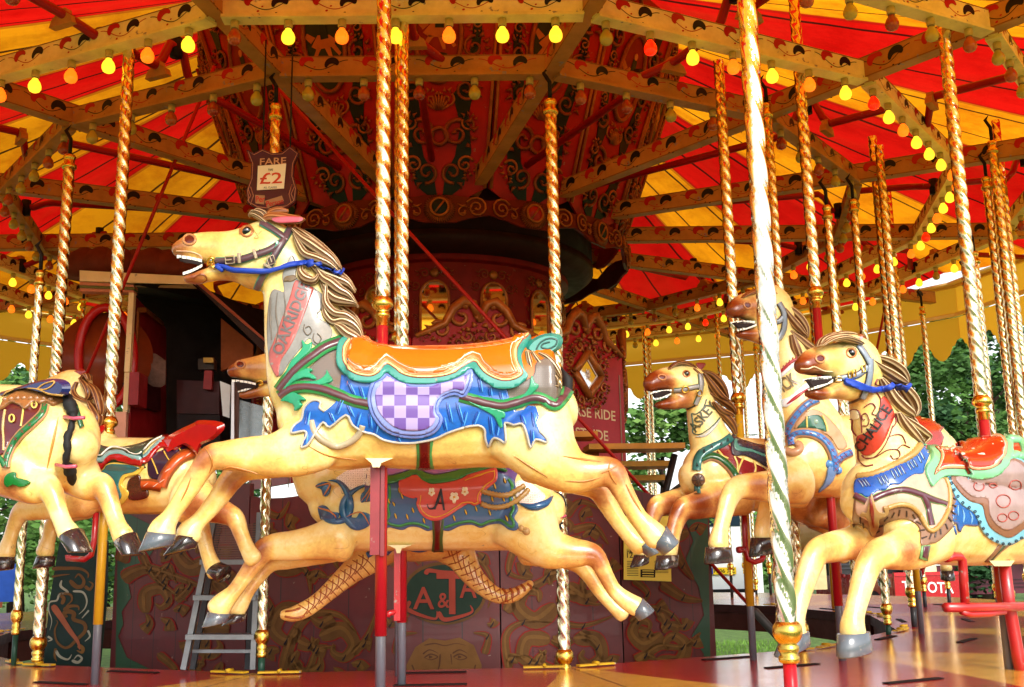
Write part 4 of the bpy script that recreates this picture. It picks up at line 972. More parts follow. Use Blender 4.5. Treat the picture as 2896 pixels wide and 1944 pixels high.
def droppers():
    gr = paint('1d4436', .35, .3, .3, chips=.4)
    def pole(px_low, px_top, R, rad, label, foot=.10, pitch=.21, starts=3, mat=None, zt=None, zb=None, base='green', coll=None):
        p = on_radius(px_low[0], px_low[1], rad, far=rad < 0) if rad > 0 else on_radius(px_low[0], px_low[1], -rad, True)
        z0 = on_plane(px_low[0], px_low[1], p, V((p.x, p.y, 0)).normalized()).z if zb is None else zb
        z1 = on_plane(px_top[0], px_top[1], p, V((p.x, p.y, 0)).normalized()).z if zt is None else zt
        e = empty('brass_pole', V((p.x, p.y, 0)), label, 'pole', 'twisted brass poles of the carousel')
        a = Acc(); twist_rod(a, p, z0+.05, z1, R, pitch, starts, mat or BRASS); a.obj('twisted_sleeve', e)
        a = Acc(); lathe(a, (p.x, p.y, z0), [(R*.75,-.075),(R*.95,-.07),(R*.95,-.056),(R*.75,-.05),(R*.95,-.036),(R*.95,-.026),(R*.75,-.018),(R*1.1,-.006),(R*1.3,.006),(R*1.36,.02),(R*1.3,.036),(R*1.0,.05)], GOLD); a.obj('collar', e)
        a = Acc(); bt = {'green': gr, 'red': paint('b31420', .3, .4, .2, chips=.3), 'dark': paint('2a2c30', .4, .3, .2, chips=.3)}[base]
        lathe(a, (p.x, p.y, 0), [(R*.62, -.02 if z0 > .02 else z0-1), (R*.62, z0-.07)], bt, 12); a.obj('post', e)
        if z1 < 3.3:
            a = Acc(); lathe(a, (p.x, p.y, z1), [(R*1.0,-.01),(R*1.3,0),(R*1.3,.015),(R*.9,.025),(R*.9,.05),(R*1.15,.06),(R*.9,.075),(.012,.08)], GOLD, 14); a.obj('top_collar', e)
            a = Acc(); bk = paint('1a1412', .5, .2, .2); q = V((p.x, p.y, z1+.07)); tube(a, [q, q+V((0,0,.10)), q+V((-.03,0,.15)), q+V((0,0,.19)), q+V((.03,0,.15)), q+V((0,0,.10))], .011, bk, 7); a.obj('hook', e)
        return e
    L_ = 'twisted brass pole '
    pole((1597,1868), (1543,322), .031, RA+.03, L_+'behind the rear legs of the nearest horse')
    pole((741,1812), (785,335), .026, RA+.03, L_+'standing on the floor beside the aluminium stepladder')
    pole((108,1830), (219,478), .031, RA+.03, L_+'standing on the floor at far left beside the painted lyre board')
    pole((2508,1731), (2391,600), .026, RA+.03, L_+'on the floor beyond the hooves of the red-saddled horse')
    pole((2268,1790), (2164,330), .027, RA+.03, L_+'partly hidden by the palest pole')
    pole((2228,1805), (2095,-50), .034, 5.02, L_+'palest, with a sky-reflection tint and slowest twist, nearest to the viewer', pitch=.42, starts=3, mat=brass('fbf4de', 'b89c58', .1, .3), zt=3.7, base='red')  # paler copy of the brass, white sky reflection put into its colour
    pole((47,1753), (134,806), .022, RA+.1, L_+'thin, far left, in front of the orange fairground stall')
    far = [((152,1250),(176,800),.027,-3.9,'dark and reddish, at left behind the leftmost horses',1.0),((212,1250),(224,870),.024,-3.4,'just left of the booth',1.0),
           ((2418,1500),(2351,757),.026,-3.7,'darkest one, behind the mane of the red-saddled horse',.3),((2416,1600),(2391,612),.024,3.3,'right of the darkest one, near the red-saddled horse',.3),
           ((2575,1640),(2463,388),.03,-3.3,'behind the right-hand mane, left one of a close pair',.2),((2610,1640),(2534,513),.026,-4.1,'behind the right-hand mane, right one of a close pair',.2),
           ((2679,1640),(2615,890),.026,-4.6,'thin, right of the close pair, in front of the trees',.2),((2850,1640),(2753,745),.026,-3.7,'right of the thick pole at right',.2),
           ((2896,1500),(2838,527),.028,3.9,'near the right edge, left one of two',.3),((2925,1500),(2880,420),.03,3.4,'at the very right edge, right one of two',.3),
           ((2060,1500),(2043,842),.026,-4.3,'thin, just left of the yellow rod at the teal-collared horse',.3),((2100,1500),(2090,1000),.024,-4.9,'thinnest, just right of the yellow rod at the teal-collared horse',.3),
           ((2175,1600),(2147,990),.026,-5.0,'thin and dark, touching the left side of the palest pole',.3),((1845,1500),(1836,930),.028,-3.9,'at the right end of the lettered red panels',.3),((1858,1500),(1822,980),.022,-4.8,'second one at the right end of the lettered red panels',.3),
           ((2815,1640),(2800,800),.026,-4.9,'low and thin, in front of the maroon trailer',.12),((2137,1640),(2128,900),.022,-5.0,'ending in a red tip above the far floor edge',.12)]
    for lo, tp, R, rad, lb, zb in far: pole(lo, tp, R, rad, L_+lb, zb=zb, base='dark')
def centre():
    BZ = paint('8a4a1c', .32, .4, .55, 14, metal=.35); BZ2 = paint('a8662c', .35, .4, .5, 14, metal=.3); red = paint('a00c06', .45, .2, .35, 6, chips=.1); red2 = paint('7c0a08', .45, .15, .3, 5, chips=.1); grn = paint('0c1c14', .45, .3, .3)
    def scroll(a, o, X, Y, Z, x, y, s, rot, flip, mat, turns=1.35, fat=1.0, leaves=3):
        pts, rad = [], []
        for i in range(22):
            t = i/21; th = t*turns*2*pi; r = s*(1-.86*t)
            px, py = r*cos(th), r*sin(th)*flip; pts.append(o+X*(x+px*cos(rot)-py*sin(rot))+Y*(y+px*sin(rot)+py*cos(rot))+Z*(s*.06+.012*t)); rad.append(s*.12*fat*(1-.45*t) if i < 20 else s*.15*fat)
        tube(a, pts, rad, mat, 7)
        for j in range(leaves):
            b = -.25-.55*j; l = s*(.75-.12*j)
            p0 = (s*cos(b), s*sin(b)*flip); ax_ = b-.9
            q = [p0, (p0[0]+l*.5*cos(ax_), p0[1]+l*.5*sin(ax_)*flip), (p0[0]+l*cos(ax_+.7), p0[1]+l*sin(ax_+.7)*flip)]
            tube(a, [o+X*(x+u*cos(rot)-v*sin(rot))+Y*(y+u*sin(rot)+v*cos(rot))+Z*(.01+.01*(i == 1)) for i, (u, v) in enumerate(q)], [s*.05, s*.13*fat, s*.03], mat, 6)
    # upper shields: fourteen leaning panels round the top
    r0, z0, r1, z1 = 1.42, 2.84, 1.98, 4.45; SH = -.012
    hor = (Z1*(z1-z0)+V((0,-1,0))*(r1-r0)); Ht = hor.length; Yp = hor.normalized(); X = V((1,0,0)); Zp = X.cross(Yp)
    for st in range(2):
        w0, w1 = r0*2*sin(TH/2), r1*2*sin(TH/2); o = V((0,-r0*cos(TH/2),z0))
        gc = (red, grn)[st]; a = Acc(); prism(a, [(-w0/2+.004,.1),(-w0*.28,.03),(0,.0),(w0*.28,.03),(w0/2-.004,.1),(w1/2-.004,Ht),(-w1/2+.004,Ht)], o, X, Yp, Zp, -.02, 0, red); b = Acc(); 
        car = Acc(); pic = Acc()
        ov = [( .155*cos(2*pi*i/28), Ht*.66+.30*sin(2*pi*i/28)*(1 if sin(2*pi*i/28) > 0 else 1.1)) for i in range(28)]
        prism(pic, ov, o, X, Yp, Zp, .002, .012, (paint('24301c', .5, .2, .3), paint('7c120a', .5, .2, .3))[st])
        tube(car, [o+X*u+Yp*v+Zp*.014 for u, v in ov], .018, BZ, 7, closed=True)
        # galloping horse picture inside the oval, painted flat
        hz = paint('b06a30', .5, .2, .3)
        for q in ([(-.10,.92),(-.04,1.02),(.05,1.0),(.10,.93),(.06,.88),(-.06,.88)], [(-.10,.95),(-.14,1.02),(-.12,1.06),(-.06,1.0)], [(.08,.9),(.12,.8),(.10,.78),(.05,.88)], [(-.06,.9),(-.11,.78),(-.09,.77),(-.03,.88)], [(.04,.9),(.05,.76),(.03,.76),(.0,.88)]):
            prism(pic, [(u, v*.66+Ht*.66-.62) for u, v in q], o, X, Yp, Zp, .012, .015, hz)
        fig = paint('16241a', .5, .2, .2); prism(pic, [(-.02,Ht*.66+.02),(.04,Ht*.66+.02),(.035,Ht*.66+.12),(-.015,Ht*.66+.12)], o, X, Yp, Zp, .014, .017, fig)
        sk = paint('b87848', .5, .2, .2); prism(pic, [(.01+.022*cos(i*pi/4), Ht*.66+.145+.026*sin(i*pi/4)) for i in range(8)], o, X, Yp, Zp, .014, .018, sk)
        gsh = Acc()
        for s_ in (-1, 1):
            f = lambda r_: r_ if s_ > 0 else pi-r_
            for x_, y_, sz, ro, fl in ((.13,.27,.095,1.2,1),(.19,.44,.07,-.8,-1),(.10,.12,.075,-1.4,-1),(.235,.60,.075,1.4,1),(.25,.78,.08,-1.0,-1),(.12,.93,.085,.5,1),(.24,.93,.06,2.2,-1),(.2,.15,.06,.4,1),(.22,.31,.05,2.6,1),(.06,.4,.05,.9,-1),(.24,.52,.04,0,1),(.25,.69,.045,3,-1),(.05,.86,.05,2,1)):
                scroll(car, o, X, Yp, Zp, s_*x_*(.82+.3*y_), Ht*y_, sz, f(ro), fl*s_, BZ if sz > .06 else BZ2, 1.3, 1.5, 4)
            gp = [(.02,.02),(.10,.03),(.2,.07),(.25,.2),(.22,.34),(.27,.5),(.29,.66),(.28,.85),(.31,.97),(.25,.99),(.2,.9),(.24,.75),(.22,.6),(.16,.46),(.1,.42),(.16,.3),(.12,.18),(.05,.12)]
            prism(gsh, [(s_*x_*(.8+.3*y_), Ht*y_) for x_, y_ in (gp if s_ > 0 else gp[::-1])], o, X, Yp, Zp, .001, .006, grn)
        med = [(.055*cos(2*pi*i/20), Ht*.26+.055*sin(2*pi*i/20)) for i in range(20)]
        tube(car, [o+X*u+Yp*v+Zp*.012 for u, v in med], .016, BZ, 7, closed=True)
        for i in range(9): an = pi*.1+pi*.8*i/8; tube(car, [o+X*(.02*cos(an))+Yp*(Ht*.36)+Zp*.01, o+X*(.06*cos(an))+Yp*(Ht*.36+.08*sin(an))+Zp*.02, o+X*(.075*cos(an))+Yp*(Ht*.36+.12*sin(an))+Zp*.006], [.004,.009,.003], BZ2, 5)
        fr = Acc(); 
        for s_ in (-1, 1): tube(fr, [o+X*(s_*(w0/2-.012))+Yp*.1+Zp*.01, o+X*(s_*(w1/2-.012))+Yp*Ht+Zp*.01], .012, BZ2, 6)
        proto = None
        for k in range(NS):
            if (k % 2) != st: continue
            an = SH+(k-7+.0)*TH
            if proto is None:
                e = empty('carved_shield_panel', AX, ('red', 'dark')[st]+'-centred carved panel leaning out', 'carved panel', 'carved panels round the top of the centre', an)
                for nm, q in (('board', a), ('green_ground', gsh), ('carving', car), ('painted_medallion', pic), ('edge_moulding', fr)):
                    o_ = q.obj(nm, None); o_.parent = e
                proto = e
            else: dup(proto, AX, an)
        # scroll crest under the panels
        zc, rc = 2.78, 1.50; ww = rc*2*sin(TH/2); o2 = V((0,-rc*cos(TH/2),zc)); Zc = V((0,-1,0))
        bd = Acc(); c2 = Acc(); md = Acc()
        prism(bd, [(-ww/2,.05),(-ww/2,-.05),(-ww*.3,-.07),(-.1,-.1),(.1,-.1),(ww*.3,-.07),(ww/2,-.05),(ww/2,.05),(.1,.09),(-.1,.09)], o2, X, Z1, Zc, -.02, .0, paint('5e1408', .45, .3, .4))
        for s_ in (-1, 1): scroll(c2, o2, X, Z1, Zc, s_*ww*.37, .0, .075, 2.6 if s_ > 0 else pi-2.6, -s_, BZ2, 1.8, .8, 2); scroll(c2, o2, X, Z1, Zc, s_*ww*.24, -.03, .045, 1 if s_ > 0 else pi-1, s_, BZ2, 1, .9, 2)
        for i in range(40): an_ = 2*pi*i/40; tube(c2, [o2+X*(.06*cos(an_))+Z1*(.06*sin(an_))+Zc*.02, o2+X*(.105*cos(an_))+Z1*(.1*sin(an_)-.008)+Zc*.008], [.008,.0045], BZ, 5)
        lathe(md, o2+Zc*.012, [(.058,0),(.058,.012),(.05,.02),(.0,.022)], (paint('a0100c', .3, .5, .2), grn)[st], 20, Zc)
        tube(c2, [o2+X*(.06*cos(2*pi*i/20))+Z1*(.06*sin(2*pi*i/20))+Zc*.03 for i in range(20)], .009, BZ2, 6, closed=True); tube(c2, [o2+X*-.03+Z1*-.04+Zc*.036, o2+X*.03+Z1*.04+Zc*.036], .007, BZ2, 6)
        proto = None
        for k in range(NS):
            if (k % 2) != st: continue
            an = SH+(k-7)*TH
            if proto is None:
                e = empty('scroll_crest', AX, 'gilt scroll crest with a %s medallion' % ('red', 'dark green')[st], 'crest', 'scroll crests under the carved panels', an)
                for nm, q in (('backboard', bd), ('carving', c2), ('medallion', md)): o_ = q.obj(nm, None); o_.parent = e
                proto = e
            else: dup(proto, AX, an)
    # mirrored drum
    a = Acc(); R = .95
    lathe(a, AX, [(R,.9),(R,2.55),(R+.05,2.56),(R+.05,2.6),(R-.02,2.61),(R-.02,2.95)], red2, 56, smooth=False)
    d = empty('mirror_drum', AX, 'red drum with arched mirrors in the middle of the carousel', 'drum'); a.obj('drum_wall', d)
    mm, nt, b = nmat('mirror_glass'); b.inputs['Metallic'].default_value = 1; b.inputs['Roughness'].default_value = .03; b.inputs['Base Color'].default_value = (.85, .85, .82, 1)
    for k in range(-3, 4):
        an = radians(-3.4)+k*TH; X = V((cos(an), sin(an), 0)); Zn = V((sin(an), -cos(an), 0)); o = pol(R-.004, an, 2.0)
        arch = [(-.1,-.6),(.1,-.6),(.1,.3)]+[(.1*cos(t), .3+.11*sin(t)) for t in [pi*i/10 for i in range(1, 10)]]+[(-.1,.3)]
        a = Acc(); prism(a, arch, o, X, Z1, Zn, .0, .015, mm); w_ = a.obj('arched_mirror', d)
        a = Acc(); tube(a, [o+X*u+Z1*v+Zn*.016 for u, v in arch[1:]+arch[:1]], .011, BZ2, 6, closed=True)
        o_ = a.obj('mirror_frame', None, V(w_['_o'])); o_.location = (0,0,0); o_.parent = w_
        a = Acc()
        for s_ in (-1, 1):
            scroll(a, o, X, Z1, Zn, s_*.07, .47, .04, .6 if s_ > 0 else pi-.6, s_, BZ); scroll(a, o, X, Z1, Zn, s_*.135, .38, .035, -.8 if s_ > 0 else pi+.8, -s_, BZ)
            for j in range(5): scroll(a, o, X, Z1, Zn, s_*.135, .25-.1*j, .02, 1.2 if s_ > 0 else pi-1.2, s_, BZ, 1, 1.2, 2)
        lathe(a, o+Z1*.47, [(.03,.0),(.034,.012),(.02,.022)], BZ2, 12, Zn); a.obj('mirror_carving', d)
    # dark hood above the drum
    a = Acc(); lathe(a, AX, [(1.12,2.6),(1.2,2.66),(1.2,2.72),(.9,2.72)], paint('2a0c08', .6, .1, .3), 56); lathe(a, AX, [(1.18,4.3),(1.2,2.7)], paint('240a08', .6, .1, .3), 28); tag(a.obj('centre_hood', None, AX.copy()), 'dark wooden core behind the carved panels', 'centre core')
    # lettered case
    L10 = 2*pi/10; Rv = 1.46
    for k, words in ((-2, None), (-1, None), (0, None), (1, ('HORSE RIDE', 'ASTRIDE')), (2, ('T.SCHOFIELD', '& GALOOTE'))):
        a0 = radians(-8)+k*L10; a1 = a0+L10; p, q = pol(Rv, a0, 0), pol(Rv, a1, 0); c = (p+q)/2; X = (q-p).normalized(); Zn = X.cross(Z1); W = (q-p).length
        side = ('plain', 'plain', 'middle', 'right-hand', 'end')[k+2]
        e = empty('lettered_panel', c, {0: 'red case panel with a gilt crest, behind the saddle of the nearest horse', 1: 'red case panel with a diamond mirror, lettered about a horse ride', 2: 'narrow end panel of the red case, seen edge on'}.get(k, 'red case panel hidden behind the neck of the nearest horse'), 'panel', 'panels of the red centre case')
        zt, zb = 1.90, 1.0
        crest = [(-W/2+.006, zb), (W/2-.006, zb), (W/2-.006, zt), (W*.38, zt+.04), (W*.3, zt+.06), (W*.22, zt+.16), (W*.1, zt+.25), (0, zt+.22), (-W*.1, zt+.25), (-W*.22, zt+.16), (-W*.3, zt+.06), (-W*.38, zt+.04), (-W/2+.006, zt)]
        a = Acc(); prism(a, crest, c, X, Z1, Zn, -.03, 0, paint('a4121f', .4, .3, .25, 5, chips=.1)); a.obj('board', e)
        a = Acc()
        for s_ in (-1, 1):
            f = lambda r_: r_ if s_ > 0 else pi-r_
            scroll(a, c, X, Z1, Zn, s_*W*.14, zt+.15, .085, f(2.2), -s_, BZ2, 1.2, 1.9, 4); scroll(a, c, X, Z1, Zn, s_*W*.29, zt+.06, .065, f(.6), s_, BZ2, 1.2, 1.9, 4); scroll(a, c, X, Z1, Zn, s_*W*.4, zt+.02, .035, f(.2), s_, BZ, 1.2, 1.1, 3)
            tube(a, [c+X*(s_*W*x)+Z1*(zt+z)+Zn*.015 for x, z in ((0, .12), (.05, .24), (.12, .26), (.2, .2), (.26, .1), (.36, .06), (.47, .01))], [.018,.034,.038,.032,.028,.024,.016], BZ2, 7)
        a.obj('crest_carving', e)
        dc = 1.73
        def dia(r): return [(0, dc-r*1.0), (r*1.0, dc), (0, dc+r), (-r, dc)]
        a = Acc(); q4 = [c+X*u+Z1*v+Zn*.02 for u, v in dia(.155)]; 
        for i in range(4): tube(a, [q4[i], q4[(i+1) % 4]], .028, BZ2, 8)
        for i in range(4):
            for j in range(8): lathe(a, q4[i].lerp(q4[(i+1) % 4], (j+.5)/8)+Zn*.016, [(.009,0),(.006,.008)], BZ, 6, Zn)
        for i in range(16):
            an = 2*pi*i/16; scroll(a, c, X, Z1, Zn, .22*cos(an)*(.95 if i % 4 else .8), dc+.22*sin(an)*(.95 if i % 4 else .8), .042, an+1.2, 1, BZ2 if i % 2 else BZ, 1.1, 2.2, 3)
        fr = a.obj('mirror_frame', e)
        a = Acc(); prism(a, dia(.145), c, X, Z1, Zn, .004, .012, paint('f0eee6', .2, .6, .05)); prism(a, dia(.1), c, X, Z1, Zn, .012, .014, mm)
        for i in range(16): an = 2*pi*i/16; tube(a, [c+Z1*dc+X*(.008*cos(an))+Z1*(.008*sin(an))+Zn*.016, c+Z1*dc+X*(.045*cos(an)*(1 if i % 2 else .7))+Z1*(.045*sin(an)*(1 if i % 2 else .7))+Zn*.016], [.003,.001], paint('e8e8ea', .2, .6, .05), 4)
        a.obj('diamond_mirror', e)
        a = Acc()
        for s_ in (-1, 1): box(a, c+X*(s_*(W/2-.05))+Z1*1.37+Zn*.002, .012, .003, .8, paint('8a7460', .5), (X, Zn, Z1))
        a.obj('painted_line', e)
        if words:
            lm = paint('d8c89a', .45, .3, .15)
            for i, wd in enumerate(words):
                a = Acc(); wdt = W*(.74 if i == 0 else .52); h_ = .072; text_flat(a, wd, c+X*(-wdt/2)+Z1*(1.43-.15*i), X, Z1, h_, wdt, lm, Zn, .003); a.obj('lettering', e)
    # steps beside the case
    yw = paint('c98f2c', .45, .3, .35, 4, chips=.3); dk = paint('1a1614', .5, .2, .2)
    e = empty('steps', at_depth(1800,1270,6.7), 'yellow wooden steps with a dark strut, at the foot of the lettered panels', 'steps')
    for (x0, x1, y, dep) in ((1665,1937,1262,6.6), (1690,1905,1312,6.8), (1700,1880,1352,7.0), (1590,1690,1228,6.5)):
        p, q = at_depth(x0, y, dep), at_depth(x1, y, dep); a = Acc(); box(a, (p+q)/2+V((0,.14,0)), (q-p).length, .3, .035, yw); a.obj('tread', e)
    a = Acc(); tube(a, [at_depth(1908,1285,6.65), at_depth(1880,1400,6.65), at_depth(1878,1560,6.65)], .022, dk, 8); a.obj('strut', e)
    a = Acc(); p, q = at_depth(1600,1300,6.9), at_depth(1690,1300,6.9); box(a, (p+q)/2-V((0,0,.1)), .2, .2, .3, paint('8a4a10', .5, .3, .3)); a.obj('riser', e)
    # tie rods
    rr = paint('b01812', .35, .4, .2); gy = paint('4a4a4c', .4, .3, .2, chips=.3)
    for (x0, y0, d0), (x1, y1, d1), lb in (((694,150,5.9),(2290,1900,6.6),'long red tie rod crossing the centre from upper left to lower right'), ((607,186,6.3),(240,1070,6.6),'red tie rod slanting down to the left past the pay booth'), ((2535,700,9.4),(2470,1040,9.2),'thin red tie rod at right slanting behind the horse\'s forelock')):
        e = empty('tie_rod', at_depth(x1, y1, d1), lb, 'tie rod', 'red tie rods bracing the centre'); a = Acc(); A, B = at_depth(x0, y0, d0), at_depth(x1, y1, d1)
        tube(a, [A, A.lerp(B, .5), B], .0115, rr, 8); a.obj('rod', e)
        if y1 > 1500:
            a = Acc(); tube(a, [A.lerp(B, .895), A.lerp(B, .90), A.lerp(B, .985), A.lerp(B, .99)], [.012,.026,.026,.012], gy, 10); a.obj('turnbuckle', e)
def painted_scroll(a, pts, w0, mat, plane, lift=.003, taper=True):
    if taper and w0 > 6: w0 *= 1.15
    """flat brush-stroke on a board: plane(x_px, y_px) -> 3D point"""
    q = spline(pts, 6); n = len(q); L, R = [], []
    for i, (x, y) in enumerate(q):
        dx, dy = q[min(i+1, n-1)][0]-q[max(i-1, 0)][0], q[min(i+1, n-1)][1]-q[max(i-1, 0)][1]; l = hypot(dx, dy) or 1
        t_ = (i+.5)/n; w_ = w0*1.5*(max(.07, min(1, sqrt(t_*9))*(1-t_)**.6*.8) if taper else .67); L.append((x-dy/l*w_, y+dx/l*w_)); R.append((x+dy/l*w_, y-dx/l*w_))
    vs = [plane(*p, lift) for p in L]+[plane(*p, lift) for p in R]
    a.add(vs, [(i, i+1, n+i+1, n+i) for i in range(n-1)], mat, False)
def lower_boards():
    m, nt, b = nmat('maroon_planks'); N = nt.nodes.new; L = nt.links.new
    def planks(h):
        col = hx(h); m, nt, b = nmat('planks_'+h); tc = nt.nodes.new('ShaderNodeTexCoord'); sx = nt.nodes.new('ShaderNodeSeparateXYZ'); nt.links.new(tc.outputs['UV'], sx.inputs[0])
        f = nt.nodes.new('ShaderNodeMath'); f.operation = 'FRACT'; nt.links.new(sx.outputs[0], f.inputs[0]); l = nt.nodes.new('ShaderNodeMath'); l.operation = 'LESS_THAN'; l.inputs[1].default_value = .025; nt.links.new(f.outputs[0], l.inputs[0])
        mx, nz = vary(nt, col, .35, 5, 8); m2 = nt.nodes.new('ShaderNodeMix'); m2.data_type = 'RGBA'; nt.links.new(l.outputs[0], m2.inputs[0]); nt.links.new(mx.outputs[2], m2.inputs[6]); m2.inputs[7].default_value = (.008, .004, .004, 1)
        n2 = nt.nodes.new('ShaderNodeTexNoise'); n2.inputs['Scale'].default_value = 22; n2.inputs['Detail'].default_value = 8; nt.links.new(tc.outputs['Object'], n2.inputs['Vector']); r = nt.nodes.new('ShaderNodeMapRange'); r.inputs[1].default_value = .7; r.inputs[2].default_value = .74; nt.links.new(n2.outputs[0], r.inputs[0])
        m3 = nt.nodes.new('ShaderNodeMix'); m3.data_type = 'RGBA'; nt.links.new(r.outputs[0], m3.inputs[0]); nt.links.new(m2.outputs[2], m3.inputs[6]); m3.inputs[7].default_value = (.2, .13, .1, 1)
        nt.links.new(m3.outputs[2], b.inputs['Base Color']); b.inputs['Roughness'].default_value = .5; b.inputs['Coat Weight'].default_value = .12; return m
    mar, grn, dgr = planks('560c10'), planks('1c4228'), paint('0c2420', .5, .2, .3)
    och, och2, dkb = paint('5e3e18', .5, .1, .3, 8), paint('6e4c20', .5, .1, .3, 8), paint('1c1216', .5, .2, .1)
    xs = [322, 700, 1084, 1414, 1756, 2016]
    info = ['maroon scroll-painted board with a green left edge, behind the stepladder', 'maroon scroll-painted board just right of the stepladder', 'maroon board painted with a green lettered oval and a face', 'maroon scroll-painted board right of the lettered oval', 'maroon scroll-painted board with a green right edge and a yellow notice']
    for i in range(5):
        P0, P1 = on_radius(xs[i], 1640, 2.40), on_radius(xs[i+1], 1640, 2.40)
        if i == 0: P0 = at_depth(322, 1640, 6.75)
        P0.z = P1.z = 0; X = (P1-P0).normalized(); Zn = X.cross(Z1); W = (P1-P0).length; o = P0.copy()
        e = empty('centre_board', (P0+P1)/2, info[i], 'painted board', 'painted boards round the carousel centre')
        def pl(x, y, lift, o=o, Zn=Zn): return on_plane(x, y, o, Zn)+Zn*lift
        top = {0: [.80,.93,.95,.93], 1: [.86,.80,.92,.93], 2: [.93,.98,.98,.93], 3: [.93,.86,.86,.90], 4: [.90,.82,.84,.70]}[i]
        n = 12; tp = [((W-.008)*j/n+.004, top[0]*(1-j/n)**3+3*top[1]*(1-j/n)**2*j/n+3*top[2]*(1-j/n)*(j/n)**2+top[3]*(j/n)**3) for j in range(n+1)]
        poly = [(.004, -.93), (W-.004, -.93)]+tp[::-1]
        a = Acc(); prism(a, poly, o, X, Z1, Zn, -.035, 0, mar)
        npl = max(2, round(W/.19)); uv = {}
        for j, v in enumerate(a.v): u_ = (V(v)-o).dot(X)/W*npl; a.uv[j] = (u_, v[2])
        a.obj('board', e)
        if i in (0, 4):
            a = Acc()
            if i == 0: gp = [(338,1480),(470,1505),(398,1610),(362,1640),(372,1690),(345,1730),(350,1765),(335,1800),(360,1860),(440,1900),(400,1960),(326,1960)]
            else: gp = [(2000,1440),(1925,1440),(1960,1530),(1935,1590),(1975,1660),(1990,1740),(1955,1800),(1990,1850),(1960,1960),(2010,1960)]
            if i == 0: gp[0] = (336, 1440)
            n_ = len(gp); vs = [pl(x, y, .003) for x, y in gp]; res = delaunay_2d_cdt([V(p) for p in gp], [], [list(range(n_))], 1, 1e-5); a.add(vs, [tuple(f) for f in res[2]], grn, False)
            for j in range(len(a.v)): a.uv[j] = ((V(a.v[j])-o).dot(X)/W*npl, 0)
            a.obj('green_edge', e)
        a = Acc()
        ST = {0: [([(350,1640),(380,1620),(430,1610),(520,1640),(600,1670)], 15), ([(345,1590),(360,1560),(400,1550),(440,1500)], 15), ([(325,1785),(350,1810),(400,1840),(470,1830),(540,1780)], 13), ([(400,1560),(430,1620),(470,1660),(530,1700)], 9), ([(440,1640),(480,1600),(500,1650)], 9), ([(500,1700),(540,1660),(530,1640)], 10), ([(450,1850),(500,1900),(460,1940)], 9), ([(545,1500),(520,1560),(560,1600)], 8), ([(640,1500),(660,1420),(690,1400)], 9), ([(620,1560),(600,1640),(650,1700)], 10), ([(600,1880),(640,1800),(690,1760)], 9), ([(560,1760),(590,1820),(570,1880)], 8)],
              1: [([(760,1560),(790,1590),(820,1560),(800,1530)], 12), ([(740,1600),(730,1660),(770,1720),(760,1760)], 11), ([(830,1590),(870,1620),(880,1680)], 9), ([(800,1900),(830,1800),(880,1740),(960,1740),(1010,1790)], 13), ([(830,1880),(870,1900),(900,1840),(950,1830)], 11), ([(900,1700),(950,1650),(1010,1650)], 10), ([(1000,1850),(1040,1800),(1070,1720)], 9), ([(960,1500),(1000,1560),(1050,1540)], 9), ([(720,1820),(740,1780),(780,1770)], 10), ([(870,1560),(930,1570),(960,1610)], 8), ([(740,1440),(790,1460),(820,1420)], 9)],
              2: [([(1100,1770),(1160,1740),(1200,1770),(1250,1800),(1300,1770),(1380,1740)], 7), ([(1105,1600),(1150,1570),(1200,1550),(1260,1545)], 7), ([(1330,1570),(1370,1600),(1395,1660),(1380,1720)], 7), ([(1120,1850),(1130,1800),(1180,1790)], 8), ([(1370,1850),(1380,1800),(1340,1790)], 8), ([(1350,1560),(1400,1590),(1420,1540)], 8)],
              3: [([(1430,1730),(1470,1680),(1540,1640),(1560,1600)], 14), ([(1440,1900),(1430,1800),(1480,1760),(1560,1760)], 9), ([(1480,1920),(1500,1870),(1440,1850)], 12), ([(1560,1900),(1520,1870),(1545,1840)], 14), ([(1700,1600),(1650,1640),(1660,1700),(1700,1710)], 10), ([(1580,1760),(1650,1770),(1740,1740)], 7), ([(1640,1790),(1690,1830),(1700,1900)], 13), ([(1600,1460),(1640,1420),(1700,1440)], 9), ([(1620,1500),(1680,1490),(1720,1540)], 9), ([(1450,1560),(1440,1620),(1500,1640)], 8), ([(1480,1450),(1530,1500),(1500,1560)], 9)],
              4: [([(1780,1760),(1840,1720),(1900,1740),(1930,1780)], 8), ([(1900,1540),(1930,1600),(1960,1640)], 12), ([(1870,1650),(1930,1690),(1985,1700)], 13), ([(1800,1880),(1860,1830),(1930,1830),(1980,1790)], 10), ([(1850,1930),(1900,1870),(1960,1890)], 9), ([(1770,1480),(1820,1450),(1870,1470)], 9), ([(1790,1640),(1830,1680),(1800,1720)], 8), ([(1800,1560),(1770,1600),(1790,1640)], 8)]}[i]
        xc = (xs[i]+xs[i+1])/2; hw = (xs[i+1]-xs[i])/2; lay = {0: ((.2,1560,58,.4,1),(.55,1820,60,-.7,-1),(-.35,1700,50,2.4,1),(.65,1680,46,1.9,1)), 1: ((-.45,1560,60,.6,1),(.45,1600,54,2.4,-1),(-.4,1780,66,-.6,-1),(.4,1830,60,3.6,1)), 2: ((-.72,1800,40,.5,1),(.72,1800,40,2.64,-1),(-.7,1520,44,.6,-1),(.7,1520,44,2.54,1)), 3: ((-.5,1700,66,.2,1),(.5,1640,60,2.9,-1),(-.45,1850,56,-.8,-1),(.5,1850,56,3.94,1),(.1,1500,50,.5,1)), 4: ((-.55,1780,52,.3,1),(.1,1830,56,2.4,-1),(.2,1480,44,.6,1))}[i]
